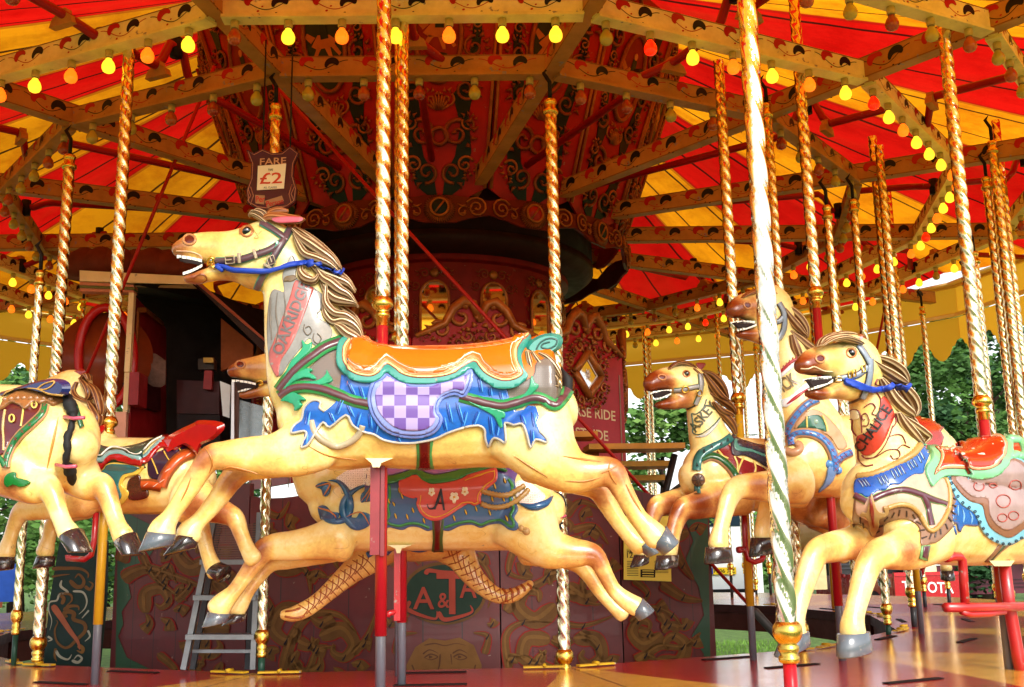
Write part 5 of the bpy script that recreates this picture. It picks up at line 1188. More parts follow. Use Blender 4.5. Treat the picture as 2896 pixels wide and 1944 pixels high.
        for fx, cy_, r_, ro, fl in lay:
            cx_ = xc+fx*hw*.9; sp_ = [(cx_+r_*(1-.85*t/17)*cos(ro+fl*t*.42), cy_+r_*(1-.85*t/17)*sin(ro+fl*t*.42)) for t in range(18)]
            ST = ST+[(sp_[::3], r_*.30)]
            for j in range(5):
                b_ = ro-fl*(.1+.85*j); l_ = r_*(.95-.1*j); p_ = (cx_+r_*1.02*cos(b_), cy_+r_*1.02*sin(b_)); dr_ = b_-fl*1.0
                ST = ST+[([(p_[0]+l_*cos(dr_+fl*.5), p_[1]+l_*sin(dr_+fl*.5)), (p_[0]+l_*.55*cos(dr_), p_[1]+l_*.55*sin(dr_)), p_], r_*.26)]
        ST = [(st, w_) for st, w_ in ST if all(xs[i]+10 < x < xs[i+1]-10 and not (i == 2 and (x-1257)**2/130**2+(y-1678)**2/98**2 < 1) and not (i == 2 and 1150 < x < 1365 and y > 1800) for x, y in st)]
        for half in ((0, 1) if i == 2 else (2,)):
          a = Acc(); ST_ = [(st, w_) for st, w_ in ST if half == 2 or (st[0][0] > 1257) == bool(half)]
          for st, w_ in ST_: painted_scroll(a, st, w_+3, paint('7c1812', .5, .1, .2), pl, .0045)
          for st, w_ in ST_: painted_scroll(a, st, w_, och, pl, .006); painted_scroll(a, [(x-w_*.2, y-w_*.25) for x, y in st], w_*.3, och2, pl, .0075)
          for st, w_ in ST_:
              m_ = st[len(st)//2]; painted_scroll(a, [(m_[0]-6, m_[1]+9), m_, (m_[0]+4, m_[1]-9)], 2.4, dkb, pl, .009)
          a.obj('painted_scrollwork', e)
        if i == 2:
            cx, cy, rx, ry = 1257, 1678, 110, 80; a = Acc()
            for k_, (mt, rxx, ryy, lf) in enumerate(((och, rx+9, ry+9, .0095), (paint('142c20', .5, .1, .2), rx, ry, .0105))):
                pts = [(cx+rxx*cos(2*pi*j/40), cy+ryy*sin(2*pi*j/40)) for j in range(40)]; a.add([pl(x, y, lf) for x, y in pts], [tuple(range(40))[::-1]], mt, False)
            a.obj('painted_oval', e); a = Acc()
            lm, lk = paint('8a3424', .5, .1, .15), paint('0e1c1c', .5)
            XX = (pl(cx+50, cy, 0)-pl(cx-50, cy, 0)).normalized(); kk = (pl(cx+50, cy, 0)-pl(cx-50, cy, 0)).length/100
            for dx, mt, lf in ((3, lk, .012), (0, lm, .0135)):
                for wd, x, y, h_, w_ in (('A', 1168, 1722, 62, 60), ('&', 1238, 1718, 42, 34), ('T', 1235, 1735, 118, 88), ('A', 1300, 1690, 62, 48)):
                    text_flat(a, wd, pl(x+dx, y+dx, 0), XX, Z1, h_*kk, w_*kk, mt, Zn, lf+(.001 if wd in 'A&' else 0))
                for q in ([(1160,1700),(1152,1722),(1190,1740),(1232,1750),(1236,1728)], [(1240,1730),(1256,1752),(1300,1744),(1335,1730),(1330,1712)], [(1205,1625),(1212,1614),(1250,1618),(1300,1618),(1322,1612)]):
                    painted_scroll(a, [(x+dx, y+dx) for x, y in q], 6, mt, pl, lf+.0005)
            a.obj('painted_initials', e)
            # painted face below
            a = Acc(); fc = paint('6e4a20', .5, .2, .25, 10); ln = paint('4a2a14', .5)
            pts = [(1150,1960),(1150,1880),(1175,1830),(1215,1805),(1258,1812),(1300,1803),(1340,1825),(1362,1880),(1360,1960)]; a.add([pl(x, y, .0075) for x, y in pts], [tuple(range(len(pts)))[::-1]], fc, False)
            for q, w_ in (([(1196,1850),(1215,1838),(1240,1848)], 2), ([(1280,1848),(1300,1838),(1322,1848)], 2), ([(1200,1860),(1218,1850),(1238,1858),(1218,1866),(1200,1860)], 2), ([(1282,1858),(1300,1850),(1320,1860),(1300,1866),(1282,1858)], 2), ([(1245,1850),(1243,1880),(1240,1895),(1258,1900),(1276,1895)], 2), ([(1275,1850),(1278,1880)], 1.6), ([(1165,1880),(1180,1920),(1178,1950)], 2), ([(1345,1880),(1335,1920),(1338,1950)], 2), ([(1200,1825),(1230,1820),(1258,1826),(1290,1820),(1320,1826)], 1.6)):
                painted_scroll(a, q, w_, ln, pl, .009)
            for x in (1218, 1300): painted_scroll(a, [(x-5,1858),(x,1858),(x+5,1858)], 4, ln, pl, .0095)
            a.obj('painted_face', e)
        if i == 4:
            n_ = empty('notice', pl(1825, 1540, .01), 'yellow printed paper notice with a black box, pinned to the maroon board', 'notice')
            a = Acc(); ps = [(1760,1460),(1890,1460),(1894,1645),(1760,1640)]; a.add([pl(x, y, .014) for x, y in ps]+[pl(x, y, .011) for x, y in ps], [(3,2,1,0),(4,5,6,7),(0,1,5,4),(1,2,6,5),(2,3,7,6),(3,0,4,7)], paint('e8d860', .6, .1, .08), False); a.obj('paper', n_)
            a = Acc(); XX = (pl(1890,1550,0)-pl(1760,1550,0)); kk = XX.length/130; XX.normalize(); tk = paint('2c2a20', .6)
            for wd, x, y, h_, w_ in (('ON DISPLAY', 1768, 1532, 9, 70), ('HARD HATS', 1768, 1565, 8, 56), ('12', 1768, 1578, 11, 16), ('NOTICE', 1800, 1514, 14, 60)): text_flat(a, wd, pl(x, y, 0), XX, Z1, h_*kk, w_*kk, tk, Zn, .016)
            for r_ in range(9): painted_scroll(a, [(1768,1588+r_*5),(1790,1588+r_*5),(1800,1588+r_*5)], .8, tk, pl, .0155, False); painted_scroll(a, [(1845,1588+r_*4),(1860,1588+r_*4),(1885,1588+r_*4)], .6, tk, pl, .0155, False)
            painted_scroll(a, [(1806,1622),(1825,1622),(1848,1623)], 11, paint('14140e', .5), pl, .0155, False)
            for r_ in range(3): painted_scroll(a, [(1811,1615+r_*7),(1825,1615+r_*7),(1843,1615.5+r_*7)], 1.3, paint('e8d860', .6, .1, .08), pl, .017, False)
            a.obj('printing', n_)
    # dark panel with the lyre
    o = at_depth(210, 1700, 6.7); Zn = V((-.12, -1, 0)).normalized()
    def pl(x, y, lift): return on_plane(x, y, o, Zn)+Zn*lift
    e = empty('lyre_board', pl(200, 1880, 0), 'dark green board painted with a lyre, at the left end of the centre', 'painted board')
    a = Acc(); ps = [(168,1534),(300,1530),(296,1700),(266,1990),(112,1990),(140,1700)]; a.add([pl(x, y, .0) for x, y in ps]+[pl(x, y, -.04) for x, y in ps], [(5,4,3,2,1,0),(6,7,8,9,10,11)]+[(i, (i+1) % 6, 6+(i+1) % 6, 6+i) for i in range(6)], dgr, False); a.obj('board', e)
    a = Acc(); gr2, brn = paint('8d8c7c', .5, .2, .2), paint('8a4a30', .5, .2, .3)
    def f1(p): return [q[:2] for q in T('F1', p)]
    for q, w_, mt in (([(520,385),(640,380),(800,385),(880,430),(880,480)], 5, och), ([(520,465),(600,450),(700,440)], 3, och), ([(700,500),(760,560),(820,560),(840,500),(790,440),(750,480)], 6, och), ([(850,560),(900,590),(930,540),(890,510)], 4.5, och), ([(620,500),(610,560),(680,620),(600,640),(570,700),(500,720),(490,800),(520,900),(500,1000)], 3.2, gr2),
                      ([(730,610),(830,620),(870,700),(850,780),(790,840)], 3, gr2), ([(620,740),(640,680),(600,640),(700,640),(720,700),(660,760)], 5, och), ([(640,800),(700,760),(780,760),(790,800)], 5, och), ([(680,860),(640,850),(670,810),(740,830),(740,890),(840,930),(850,1010),(760,1100),(700,1160),(640,1170),(570,1110),(550,1000),(580,920),(560,900)], 6, och),
                      ([(530,750),(600,850),(700,1000),(780,1110),(800,1190)], 7.5, brn), ([(780,1150),(830,1180),(820,1220),(770,1200)], 6, och2), ([(880,1000),(900,1060),(850,1110)], 3, gr2), ([(480,1060),(520,1090),(480,1110)], 3, gr2), ([(560,1200),(600,1260),(680,1290),(720,1240)], 4, gr2), ([(720,1300),(780,1320),(820,1280),(780,1250),(740,1290)], 4, gr2), ([(560,1180),(550,1260),(570,1310)], 4, och), ([(890,800),(820,880)], 2.5, gr2)):
        painted_scroll(a, f1(q), w_, mt, pl, .004 if mt is not brn else .006)
    a.obj('painted_lyre', e)
def ladder():
    al = paint('74787c', .4, .1, .3, metal=.7); dk = paint('3a3c40', .5, .1, .2)
    D = 5.15
    def P(x, y, d=D): return at_depth(x, y, d)
    e = empty('stepladder', V((P(630,1860).x, 5.2, 0)), 'aluminium stepladder leaning behind the front hooves of the nearest horse', 'ladder')
    def bar(n, p, q, w_, t_, mat=al):
        a = Acc(); d = q-p; X = d.normalized(); Yv = X.cross(V((0,-1,0))).normalized(); Zv = X.cross(Yv); box(a, (p+q)/2, d.length, w_, t_, mat, (X, Yv, Zv)); a.obj(n, e)
    # front frame
    bar('stile', P(520,1893), P(610,1450), .024, .04); bar('stile', P(716,1893), P(735,1450), .024, .04)
    for x0, x1, y in ((531,723,1800), (552,728,1690), (571,731,1590)):
        bar('tread', P(x0,y), P(x1,y), .022, .1)
    bar('rail', P(545,1842,D+.1), P(716,1842,D+.1), .015, .015)
    bar('rear_stile', P(545,1893,D+.25), P(620,1480,D+.25), .025, .03, dk); bar('rear_stile', P(700,1893,D+.25), P(725,1480,D+.25), .025, .03, dk)
    a = Acc(); X = V((1,0,0)); c = P(660,1520,D+.05)
    for j in range(16): box(a, P(665, 1485+j*6.6, D+.05), .21, .012, .0065, paint('6a4c42', .6, .1, .2))
    a.obj('ribbed_platform', e)
def booth():
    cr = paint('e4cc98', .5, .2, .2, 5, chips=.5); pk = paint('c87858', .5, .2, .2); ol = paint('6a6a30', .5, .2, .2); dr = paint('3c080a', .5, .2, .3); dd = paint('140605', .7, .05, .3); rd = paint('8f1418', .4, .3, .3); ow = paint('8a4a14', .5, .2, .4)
    Y = 6.9
    def P(x, y, d=Y): return at_depth(x, y, d)
    e = empty('pay_booth', P(470,1260), 'dark red control booth with a cream cornice, behind the nearest horse\'s muzzle', 'booth')
    def quad(n, ps, mat, th=.02):
        a = Acc(); v = [P(*p) for p in ps]; nn = (v[1]-v[0]).cross(v[2]-v[0]).normalized()*th; k = len(v)
        a.add(v+[q+nn for q in v], [tuple(range(k)), tuple(range(k, 2*k))[::-1]]+[(i, (i+1) % k, k+(i+1) % k, k+i) for i in range(k)], mat, False); a.obj(n, e)
    quad('cornice', [(225,765,Y),(545,782,Y),(545,805,Y),(225,795,Y)], cr, .12); quad('moulding', [(225,797,Y+.02),(378,806,Y+.02),(378,812,Y+.02),(225,806,Y+.02)], pk, .1); quad('moulding', [(225,807,Y+.03),(378,814,Y+.03),(378,819,Y+.03),(225,814,Y+.03)], ol, .09); quad('moulding', [(225,815,Y+.04),(378,821,Y+.04),(378,828,Y+.04),(225,824,Y+.04)], pk, .08)
    quad('corner_post', [(364,828,Y),(379,828,Y),(366,1052,Y),(351,1052,Y)], cr, .05); quad('corner_post', [(352,1054,Y),(366,1054,Y),(360,1165,Y),(347,1165,Y)], cr, .05)
    quad('pedestal', [(318,1165,Y),(357,1165,Y),(352,1300,Y),(330,1300,Y)], paint('d8a088', .5, .2, .2), .05)
    # walls of the box behind the opening
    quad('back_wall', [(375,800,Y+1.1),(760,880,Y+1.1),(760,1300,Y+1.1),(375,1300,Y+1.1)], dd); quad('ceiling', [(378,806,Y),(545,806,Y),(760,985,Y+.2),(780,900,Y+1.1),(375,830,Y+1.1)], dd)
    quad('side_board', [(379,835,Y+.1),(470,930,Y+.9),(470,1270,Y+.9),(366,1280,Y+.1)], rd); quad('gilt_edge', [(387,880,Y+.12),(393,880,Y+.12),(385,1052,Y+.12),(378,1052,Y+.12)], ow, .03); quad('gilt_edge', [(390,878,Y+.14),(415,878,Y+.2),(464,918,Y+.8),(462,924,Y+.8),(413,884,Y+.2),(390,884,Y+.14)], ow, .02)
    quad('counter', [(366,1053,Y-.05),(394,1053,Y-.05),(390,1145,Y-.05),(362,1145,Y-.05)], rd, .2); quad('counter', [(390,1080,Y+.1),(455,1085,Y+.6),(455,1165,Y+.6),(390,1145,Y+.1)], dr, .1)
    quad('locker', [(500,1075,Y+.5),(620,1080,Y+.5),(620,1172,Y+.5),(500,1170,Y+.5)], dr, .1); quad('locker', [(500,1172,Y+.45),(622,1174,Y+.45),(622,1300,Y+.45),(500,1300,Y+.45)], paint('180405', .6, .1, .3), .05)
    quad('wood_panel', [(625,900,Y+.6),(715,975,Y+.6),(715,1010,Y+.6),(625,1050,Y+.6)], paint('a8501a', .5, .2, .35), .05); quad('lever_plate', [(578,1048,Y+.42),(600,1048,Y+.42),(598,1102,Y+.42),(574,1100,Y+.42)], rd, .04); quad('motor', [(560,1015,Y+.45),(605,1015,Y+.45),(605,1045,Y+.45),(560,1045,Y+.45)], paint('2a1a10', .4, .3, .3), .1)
    quad('handset', [(575,1012,Y+.4),(603,1012,Y+.4),(603,1026,Y+.4),(575,1026,Y+.4)], paint('8a6a30', .3, .4, .3, metal=.6), .04)
    quad('roof_rail', [(548,800,Y-.1),(565,797,Y-.1),(762,975,Y-.1),(762,1012,Y-.1)], paint('2c0f0a', .5, .2, .3), .05); quad('roof_edge', [(548,796,Y-.12),(562,795,Y-.12),(765,972,Y-.12),(762,978,Y-.12)], paint('8a3c20', .4, .3, .3), .03)
    a = Acc(); gl = paint('c8d4d8', .15, .6, .1); quad('glass_door', [(622,1078,Y+.1),(652,1090,Y+.1),(648,1182,Y+.1),(630,1176,Y+.1)], gl, .02)
    quad('metal_cabinet', [(672,1130,Y+.3),(745,1150,Y+.3),(745,1235,Y+.3),(672,1240,Y+.3)], paint('7a8488', .25, .4, .25, metal=.6), .1); quad('frame_post', [(655,1080,Y),(662,1080,Y),(662,1300,Y),(652,1300,Y)], paint('b8b8bc', .3, .3, .1, metal=.7), .03); quad('frame_post', [(664,1085,Y+.05),(676,1085,Y+.05),(672,1300,Y+.05),(662,1300,Y+.05)], paint('5a3a30', .5), .03)
    # sacking hung on a nail
    a = Acc(); s = T('F4', [(655,700),(700,770),(760,790),(820,830),(845,850),(840,1060),(800,1085),(730,1080),(670,1040),(652,1000)]); v = [P(x, y, Y+.25) for x, y in s]; c = sum(v, V((0,0,0)))/len(v)+V((0,-.06,0)); a.add(v+[c], [(i, (i+1) % len(v), len(v)) for i in range(len(v))], paint('6a5248', .9, 0, .4, 20)); tag(a.obj('sack', None, c), 'limp brown cloth bag hanging inside the dark booth', 'bag')
    # bass drum at the booth's left
    d = empty('bass_drum', P(295,1040,Y+.2), 'red and black drum hanging left of the booth\'s corner post', 'drum'); a = Acc(); lathe(a, P(300,1020,Y+.25), [(.30,-.12),(.30,.12)], paint('7a3010', .4, .4, .3), 32, V((.25,-1,.05)).normalized()); a.obj('drum_head', d)
    a = Acc(); tube(a, [P(300+78*cos(t), 1010+140*sin(t), Y+.1) for t in [2*pi*i/28 for i in range(28)]], .03, paint('b01414', .3, .5, .2), 10, closed=True); a.obj('rim', d)
    # brown bundle and curtain over the cornice
    a = Acc(); rnd = random.Random(5)
    for j in range(7):
        x = 240+j*48; r_ = rnd.uniform(.09, .16); lathe(a, P(x, 752-10*rnd.random(), Y+.2)-V((0,0,.05)), [(r_,-.05),(r_*1.1,.03),(r_*.8,.1),(r_*.3,.15)], paint('6a2c18', .8, .05, .4, 5), 12)
    tag(a.obj('tarpaulin', None, P(400,760,Y)), 'rolled brown tarpaulin lying on top of the booth', 'tarpaulin')
def sign():
    Y = 4.85
    def P(x, y, l=0): return at_depth(x, y, Y)+V((0,-l,0))
    o = P(775, 515); e = empty('fare_sign', P(775,600), 'shield-shaped maroon fare sign hanging above the nearest horse\'s ears', 'sign')
    sh = [(700,430),(722,440),(745,428),(772,440),(800,438),(822,420),(848,440),(834,470),(832,505),(842,540),(838,575),(815,592),(770,600),(730,595),(703,580),(700,545),(712,510),(714,470)]
    a = Acc(); X = V((1,0,0))
    def pz(pts, d0, d1, mat): a_ = [( (P(x,y)-o).x, (P(x,y)-o).z) for x, y in pts]; prism(a, a_, o, X, Z1, V((0,-1,0)), d0, d1, mat)
    mr = paint('4a0c12', .35, .4, .2); pz(sh, 0, .03, mr); a.obj('shield', e)
    a = Acc(); g = paint('b87858', .4, .3, .2); ins = inset(sh, 4)
    tube(a, [P(x, y, .031) for x, y in ins], .002, g, 5, closed=True); 
    for q in ([(705,540),(712,560),(703,575)], [(835,535),(826,555),(834,575)], [(712,535),(720,560),(712,585)], [(828,528),(820,555),(826,580)]): tube(a, [P(x, y, .031) for x, y in q], .002, g, 5)
    a.obj('gilt_line', e)
    a = Acc()
    for x in (745, 822): tube(a, [P(x, 430, .015), P(x, 430, .015)+Z1*(2.98-P(x, 430).z)], .004, paint('1a1412', .5), 6)
    a.obj('hanger', e)
    a = Acc(); pz([(733,477),(812,471),(806,540),(730,545)], .03, .035, paint('eee2c0', .6, .1, .1)); a.obj('price_card', e)
    a = Acc(); k = Y*1.0/F
    def tx(w_, x, y, h, wd, mat, l=.036, sl=0): a = Acc(); text_flat(a, w_, P(x, y), V((1,0,sl)).normalized(), Z1, h*k, wd*k, mat, V((0,-1,0)), l); a.obj('lettering', e)
    tx('FARE', 738, 474, 21, 76, paint('c8946a', .4, .3, .1), .0315, .06); tx('£2', 738, 528, 34, 64, paint('c8401c', .5, .1, .1), .0365, .05); tx('FARE', 762, 491, 7, 14, paint('1a1410', .5), .0365); tx('ALL CLASSES', 749, 541, 6, 38, paint('1a1410', .5), .0365, .03)
    a = Acc()
    rb = paint('a87850', .4, .3, .2); pz([(725,558),(752,560),(750,585),(726,582)], .03, .034, rb); pz([(752,575),(800,560),(806,575),(760,595)], .03, .033, rb); a.obj('painted_ribbon', e)
    tx('Per', 727, 578, 18, 26, paint('c01c18', .4), .0355); tx('Person', 756, 592, 17, 50, paint('c01c18', .4), .0355, .2)
def outside():
    # trees
    def tree(px, py_top, depth, h_w, seed, label, dark=0):
        rnd = random.Random(seed); base = at_depth(px, 1554, depth); base.z = -.95; top = at_depth(px, py_top, depth).z; H = top-base.z
        e = empty('tree', base, label, 'tree', 'trees beyond the carousel'); a = Acc(); bark = paint('2e2218', .9, 0, .4)
        tube(a, [base, base+Z1*H*.3+V((rnd.uniform(-.2,.2),0,0)), base+Z1*H*.6, base+Z1*H*.9], [H*.03, H*.024, H*.014, H*.004], bark, 9)
        for j in range(9):
            z = H*rnd.uniform(.25,.7); t = rnd.uniform(0, 2*pi); l = h_w*rnd.uniform(.4,.8); tube(a, [base+Z1*z, base+Z1*(z+l*.3)+V((cos(t), sin(t), 0))*l*.5, base+Z1*(z+l*.6)+V((cos(t), sin(t), 0))*l], [H*.012, H*.008, H*.002], bark, 6)
        a.obj('trunk', e); a = Acc(); ms = [paint(c, .7, .05, .5, 2) for c in ((.06,.15,.03), (.10,.23,.045), (.17,.31,.07), (.03,.09,.03))]
        cl = []
        for _ in range(40):
            t = rnd.uniform(0, 2*pi); v = rnd.random(); rr = h_w*sqrt(rnd.random())*(.55+.6*sin(pi*min(1, v*.9+.1))); cl.append((base+V((cos(t)*rr, sin(t)*rr*.8, H*(.16+.82*v))), h_w*rnd.uniform(.14,.32)))
        s = depth*.0042
        for c, r in cl:
            mi = rnd.choice((0,1,1,2,3) if not dark else (0,0,3,1))
            for _ in range(210):
                d = V((rnd.gauss(0,1), rnd.gauss(0,1), rnd.gauss(0,.8))); p = c+d*r*.55; q = V((rnd.gauss(0,1), rnd.gauss(0,1), rnd.gauss(0,1))).normalized(); u, v = frame(q); sz = s*rnd.uniform(.6,1.3)
                a.add([p-u*sz, p-v*sz*.5, p+u*sz, p+v*sz*.5], [(0,1,2,3)], ms[mi], False)
        a.obj('crown', e)
    tree(60, 960, 24, 3.0, 1, 'leafy green tree at far left beyond the braided tail'); tree(-150, 1040, 20, 2.6, 2, 'leafy green tree cut by the left edge'); tree(300, 1080, 28, 3.0, 9, 'leafy green tree behind the left end of the booth')
    tree(1885, 1130, 24, 1.2, 3, 'bright green tree between the lettered case and the teal-collared horse'); tree(2060, 1390, 32, 1.6, 4, 'low green tree far behind the white marquee')
    tree(2770, 880, 26, 1.8, 5, 'tall dark green tree behind the thick pole at right', 1); tree(2670, 1120, 22, 1.2, 6, 'smaller dark tree left of the tall one at right', 1); tree(2930, 900, 27, 2.4, 7, 'broad dark tree at the right edge', 1); tree(2820, 1010, 20, 1.6, 8, 'dark bushy tree in front of the broad one at right', 1)
    # vehicles beyond the platform
    wh = paint('dfe3e6', .25, .6, .05); bk = paint('101214', .4, .3, .1); 
    D = 24
    def P(x, y, d=D): return at_depth(x, y, d)
    c = P(2045, 1700); zg = -.95
    e = empty('van', V((c.x, D, zg)), 'white van seen from behind, beyond the far edge of the floor', 'van'); k = D/F
    a = Acc(); w_ = 190*k; hb = P(2045,1400).z; prism(a, [(-w_/2, zg+.35), (w_/2, zg+.35), (w_/2, hb-.15), (w_/2-.12, hb), (-w_/2+.12, hb), (-w_/2, hb-.15)], V((c.x, D, 0)), V((1,0,0)), Z1, V((0,1,0)), 0, 3.6, wh); a.obj('body', e)
    a = Acc(); box(a, (c.x, D-.01, P(0,1490).z), w_*.8, .03, .5, paint('20303a', .1, .8, .1)); a.obj('rear_window', e)
    a = Acc(); box(a, (c.x, D-.06, zg+.42), w_*.98, .12, .22, bk); a.obj('bumper', e)
    for sx in (-1, 1):
        a = Acc(); lathe(a, (c.x+sx*w_*.42-.1, D+.5, zg+.33), [(.33,0),(.33,.2)], bk, 20, V((1,0,0))); a.obj('wheel', e)
        a = Acc(); box(a, (c.x+sx*w_*.46, D-.02, zg+.95), .1, .05, .35, paint('b01010', .2, .7)); a.obj('tail_light', e)
    a = Acc(); pc = P(2047, 1615, D-.05); box(a, pc, .56, .02, .15, paint('e8c020', .4, .3, .05)); pt = a.obj('number_plate', e)
    a = Acc(); text_flat(a, 'FE06 XZ', pc+V((-.23,-.012,-.04)), V((1,0,0)), Z1, .085, .48, bk, V((0,-1,0)), .003); box(a, pc+V((-.262,-.012,0)), .035, .004, .14, paint('1c3c9c', .4)); a.obj('plate_lettering', e)
    D2 = 17; c = P(2620, 1650, D2); k = D2/F; rd = paint('a01018', .25, .6, .1)
    e = empty('pickup_truck', V((c.x, D2, zg)), 'red pickup truck with a white-lettered tailgate, beyond the floor at right', 'pickup truck', rz=0)
    a = Acc(); sl = -.0; w_ = 165*k*1.15; zt, zb = P(2620,1618,D2).z, P(2620,1700,D2).z
    box(a, (c.x, D2, (zt+zb)/2), w_, .06, zt-zb, rd); a.obj('tailgate', e)
    a = Acc(); box(a, (c.x, D2-.035, zt-.03), w_, .03, .04, paint('c82028', .25, .6, .1)); a.obj('tailgate_lip', e)
    a = Acc(); box(a, (c.x, D2+1.2, (zt+zb)/2-.05), w_, 2.3, zt-zb-.05, rd); box(a, (c.x, D2+3.0, (zt+zb)/2+.1), w_*.98, 1.4, zt-zb+.3, rd); a.obj('body', e)
    for sx in (-1, 1): a = Acc(); lathe(a, (c.x+sx*w_*.42-.1, D2+.8, zg+.35), [(.35,0),(.35,.2)], bk, 20, V((1,0,0))); a.obj('wheel', e)
    a = Acc(); wd = w_*.78; text_flat(a, 'TOYOTA', V((c.x-wd/2, D2-.034, (zt+zb)/2-.07)), V((1,0,-.05)).normalized(), Z1, 30*k, wd, paint('f0eee8', .4), V((0,-1,0)), .004); a.obj('lettering', e)
    D3 = 20; e = empty('trailer', V((P(2790,1600,D3).x, D3, zg)), 'maroon showman\'s trailer behind the right-hand horse', 'trailer'); a = Acc(); mr = paint('5a2030', .4, .4, .15); x0, x1 = P(2560,1600,D3).x, P(3150,1600,D3).x; z0, z1 = zg+.5, P(0,1470,D3).z
    box(a, ((x0+x1)/2, D3+1.2, (z0+z1)/2), x1-x0, 2.4, z1-z0, mr); a.obj('body', e)
    a = Acc(); q = P(2650,1570,D3); box(a, (q.x, D3-.02, q.z), .42, .04, .4, paint('c8c8c8', .3)); wf = a.obj('window', e); a = Acc(); box(a, (q.x, D3-.035, q.z), .34, .04, .32, paint('586068', .1, .8)); a.obj('pane', e)
    for j in range(3): a = Acc(); box(a, ((x0+x1)/2, D3-.01, z0+.12+.07*j), x1-x0, .03, .03, paint('3c1420', .4)); a.obj('moulding', e)
    for j in (0, 1): a = Acc(); lathe(a, (x0+1+j*2, D3+.1, zg+.4), [(.4,0),(.4,.2)], bk, 20, V((0,1,0))); a.obj('wheel', e)
    D4 = 19; e = empty('storage_box', V((P(2190,1640,D4).x, D4, zg)), 'maroon and cream lorry body with a black slatted front, beyond the floor at centre right', 'lorry body'); a = Acc(); x0, x1 = P(2150,0,D4).x, P(2480,0,D4).x
    box(a, ((x0+x1)/2, D4+1, P(0,1480,D4).z), x1-x0, 2, 1.1, paint('5a1a28', .4, .4, .2)); a.obj('upper_body', e); a = Acc(); box(a, (P(2190,0,D4).x, D4+.6, P(0,1640,D4).z), .5, 1, .9, paint('c8b080', .5)); a.obj('cream_end', e)
    a = Acc()
    box(a, (P(2350,0,D4).x, D4+.3, P(0,1630,D4).z), 1.5, .5, .55, bk)
    for j in range(6): box(a, (P(2350,0,D4).x, D4+.03, P(0,1600+j*11,D4).z), 1.46, .03, .02, paint('2c2e34', .4))
    a.obj('grille', e); a = Acc(); lathe(a, (P(2440,0,D4).x, D4-.3, zg), [(.28,0),(.28,1.05),(.26,1.1)], paint('d0c49c', .5), 20); tag(a.obj('drum_barrel', None, V((P(2440,0,D4).x, D4-.3, zg))), 'cream barrel standing beyond the floor, left of the red tailgate', 'barrel')
    D5 = 30; c = P(2132, 1215, D5); e = empty('marquee', V((c.x, D5+1, zg)), 'white pointed marquee between the two middle brass poles', 'marquee'); a = Acc(); mw = paint('e8eaee', .6, .1, .05)
    zr = P(0,1245,D5).z; pk_ = V((c.x, D5+1, P(0,1195,D5+1).z)); hw = .35
    a.add([V((c.x-hw, D5+.6, zr)), V((c.x+hw, D5+.6, zr)), V((c.x+hw, D5+1.4, zr)), V((c.x-hw, D5+1.4, zr)), pk_], [(0,1,4),(1,2,4),(2,3,4),(3,0,4),(3,2,1,0)], mw, False); a.obj('roof', e); a = Acc(); box(a, (c.x, D5+1, (zr+zg)/2), .42, .6, zr-zg, mw); a.obj('wall', e)
    # orange stall at the left
    D6 = 15; e = empty('fairground_stall', V((P(30,1700,D6).x, D6, zg)), 'gaudy orange and red fairground stall beyond the floor at far left', 'stall')
    a = Acc(); x0, x1 = P(-260,0,D6).x, P(60,0,D6).x; box(a, ((x0+x1)/2, D6+.5, P(0,1660,D6).z), x1-x0, .8, .62, paint('d8541c', .4, .4, .3)); a.obj('front_board', e)
    a = Acc(); box(a, ((x0+x1)/2, D6+.06, P(0,1725,D6).z), x1-x0+.05, .1, .2, paint('c01c14', .35, .4, .2)); a.obj('skirting', e)
    a = Acc(); yl = paint('f0b428', .4, .3, .1)
    for j in range(12):
        t = x0+(x1-x0)*(j+.5)/12
        for z, s_ in ((P(0,1625,D6).z, .09), (P(0,1680,D6).z, .07)): tube(a, [V((t+s_*(1-i/12)*cos(i*.55), D6+.08, z+s_*(1-i/12)*sin(i*.55))) for i in range(11)], .016, yl, 6)
    a.obj('scroll_trim', e); a = Acc()
    for j in range(10): t = x0+(x1-x0)*(j+.5)/10; prism(a, [(-.06,0),(0,.045),(.06,0),(0,-.045)], V((t, D6, P(0,1727,D6).z)), V((1,0,0)), Z1, V((0,-1,0)), 0, .02, paint('1f8f7c' if j % 2 else 'e8e0d0', .4))
    a.obj('diamond_trim', e); a = Acc(); box(a, (P(110,0,D6).x, D6+.3, P(0,1650,D6).z), .35, .3, .5, paint('2454b8', .4, .3, .2)); a.obj('blue_panel', e)
# ------------------------------------------------------------------ the other horses
TANB = paint('c8946c', .4, .3, .25, chips=.1)
def bracket(h, pts, r=.013, mat=None):
    a = h.acc('footrest'); tube(a, [h.P(x, y, .05) for x, y in pts], r, mat or paint('a8121c', .3, .5, .2, chips=.3), 9)
def tail_(h, pts, off=0, ribbons=()):
    t = h.acc('tail'); blk = paint('070605', .7, 0, .1); q = spline(pts, 3)
    tube(t, [h.P(x+(1.5 if i % 2 else -1.5), y, off) for i, (x, y, r) in enumerate(q)], [r*(1.08 if i % 3 else .82)*h.k(x, y, off) for i, (x, y, r) in enumerate(q)], blk, 10)
    for x, y in ribbons: tube(h.acc('tail_ribbon'), [h.P(x-14, y-2, off+.02), h.P(x, y+2, off+.045), h.P(x+15, y-3, off+.02)], .006, paint('c0506a', .4), 6)
def bridle_simple(h, lines, w, c='8a8496', e='3f8f74'):
    for q in lines: h.strip('bridle', q, w*1.3, paint(e, .3), .006, m=3); h.strip('bridle', q, w, paint(c, .3, .4, .3), .009, m=3)
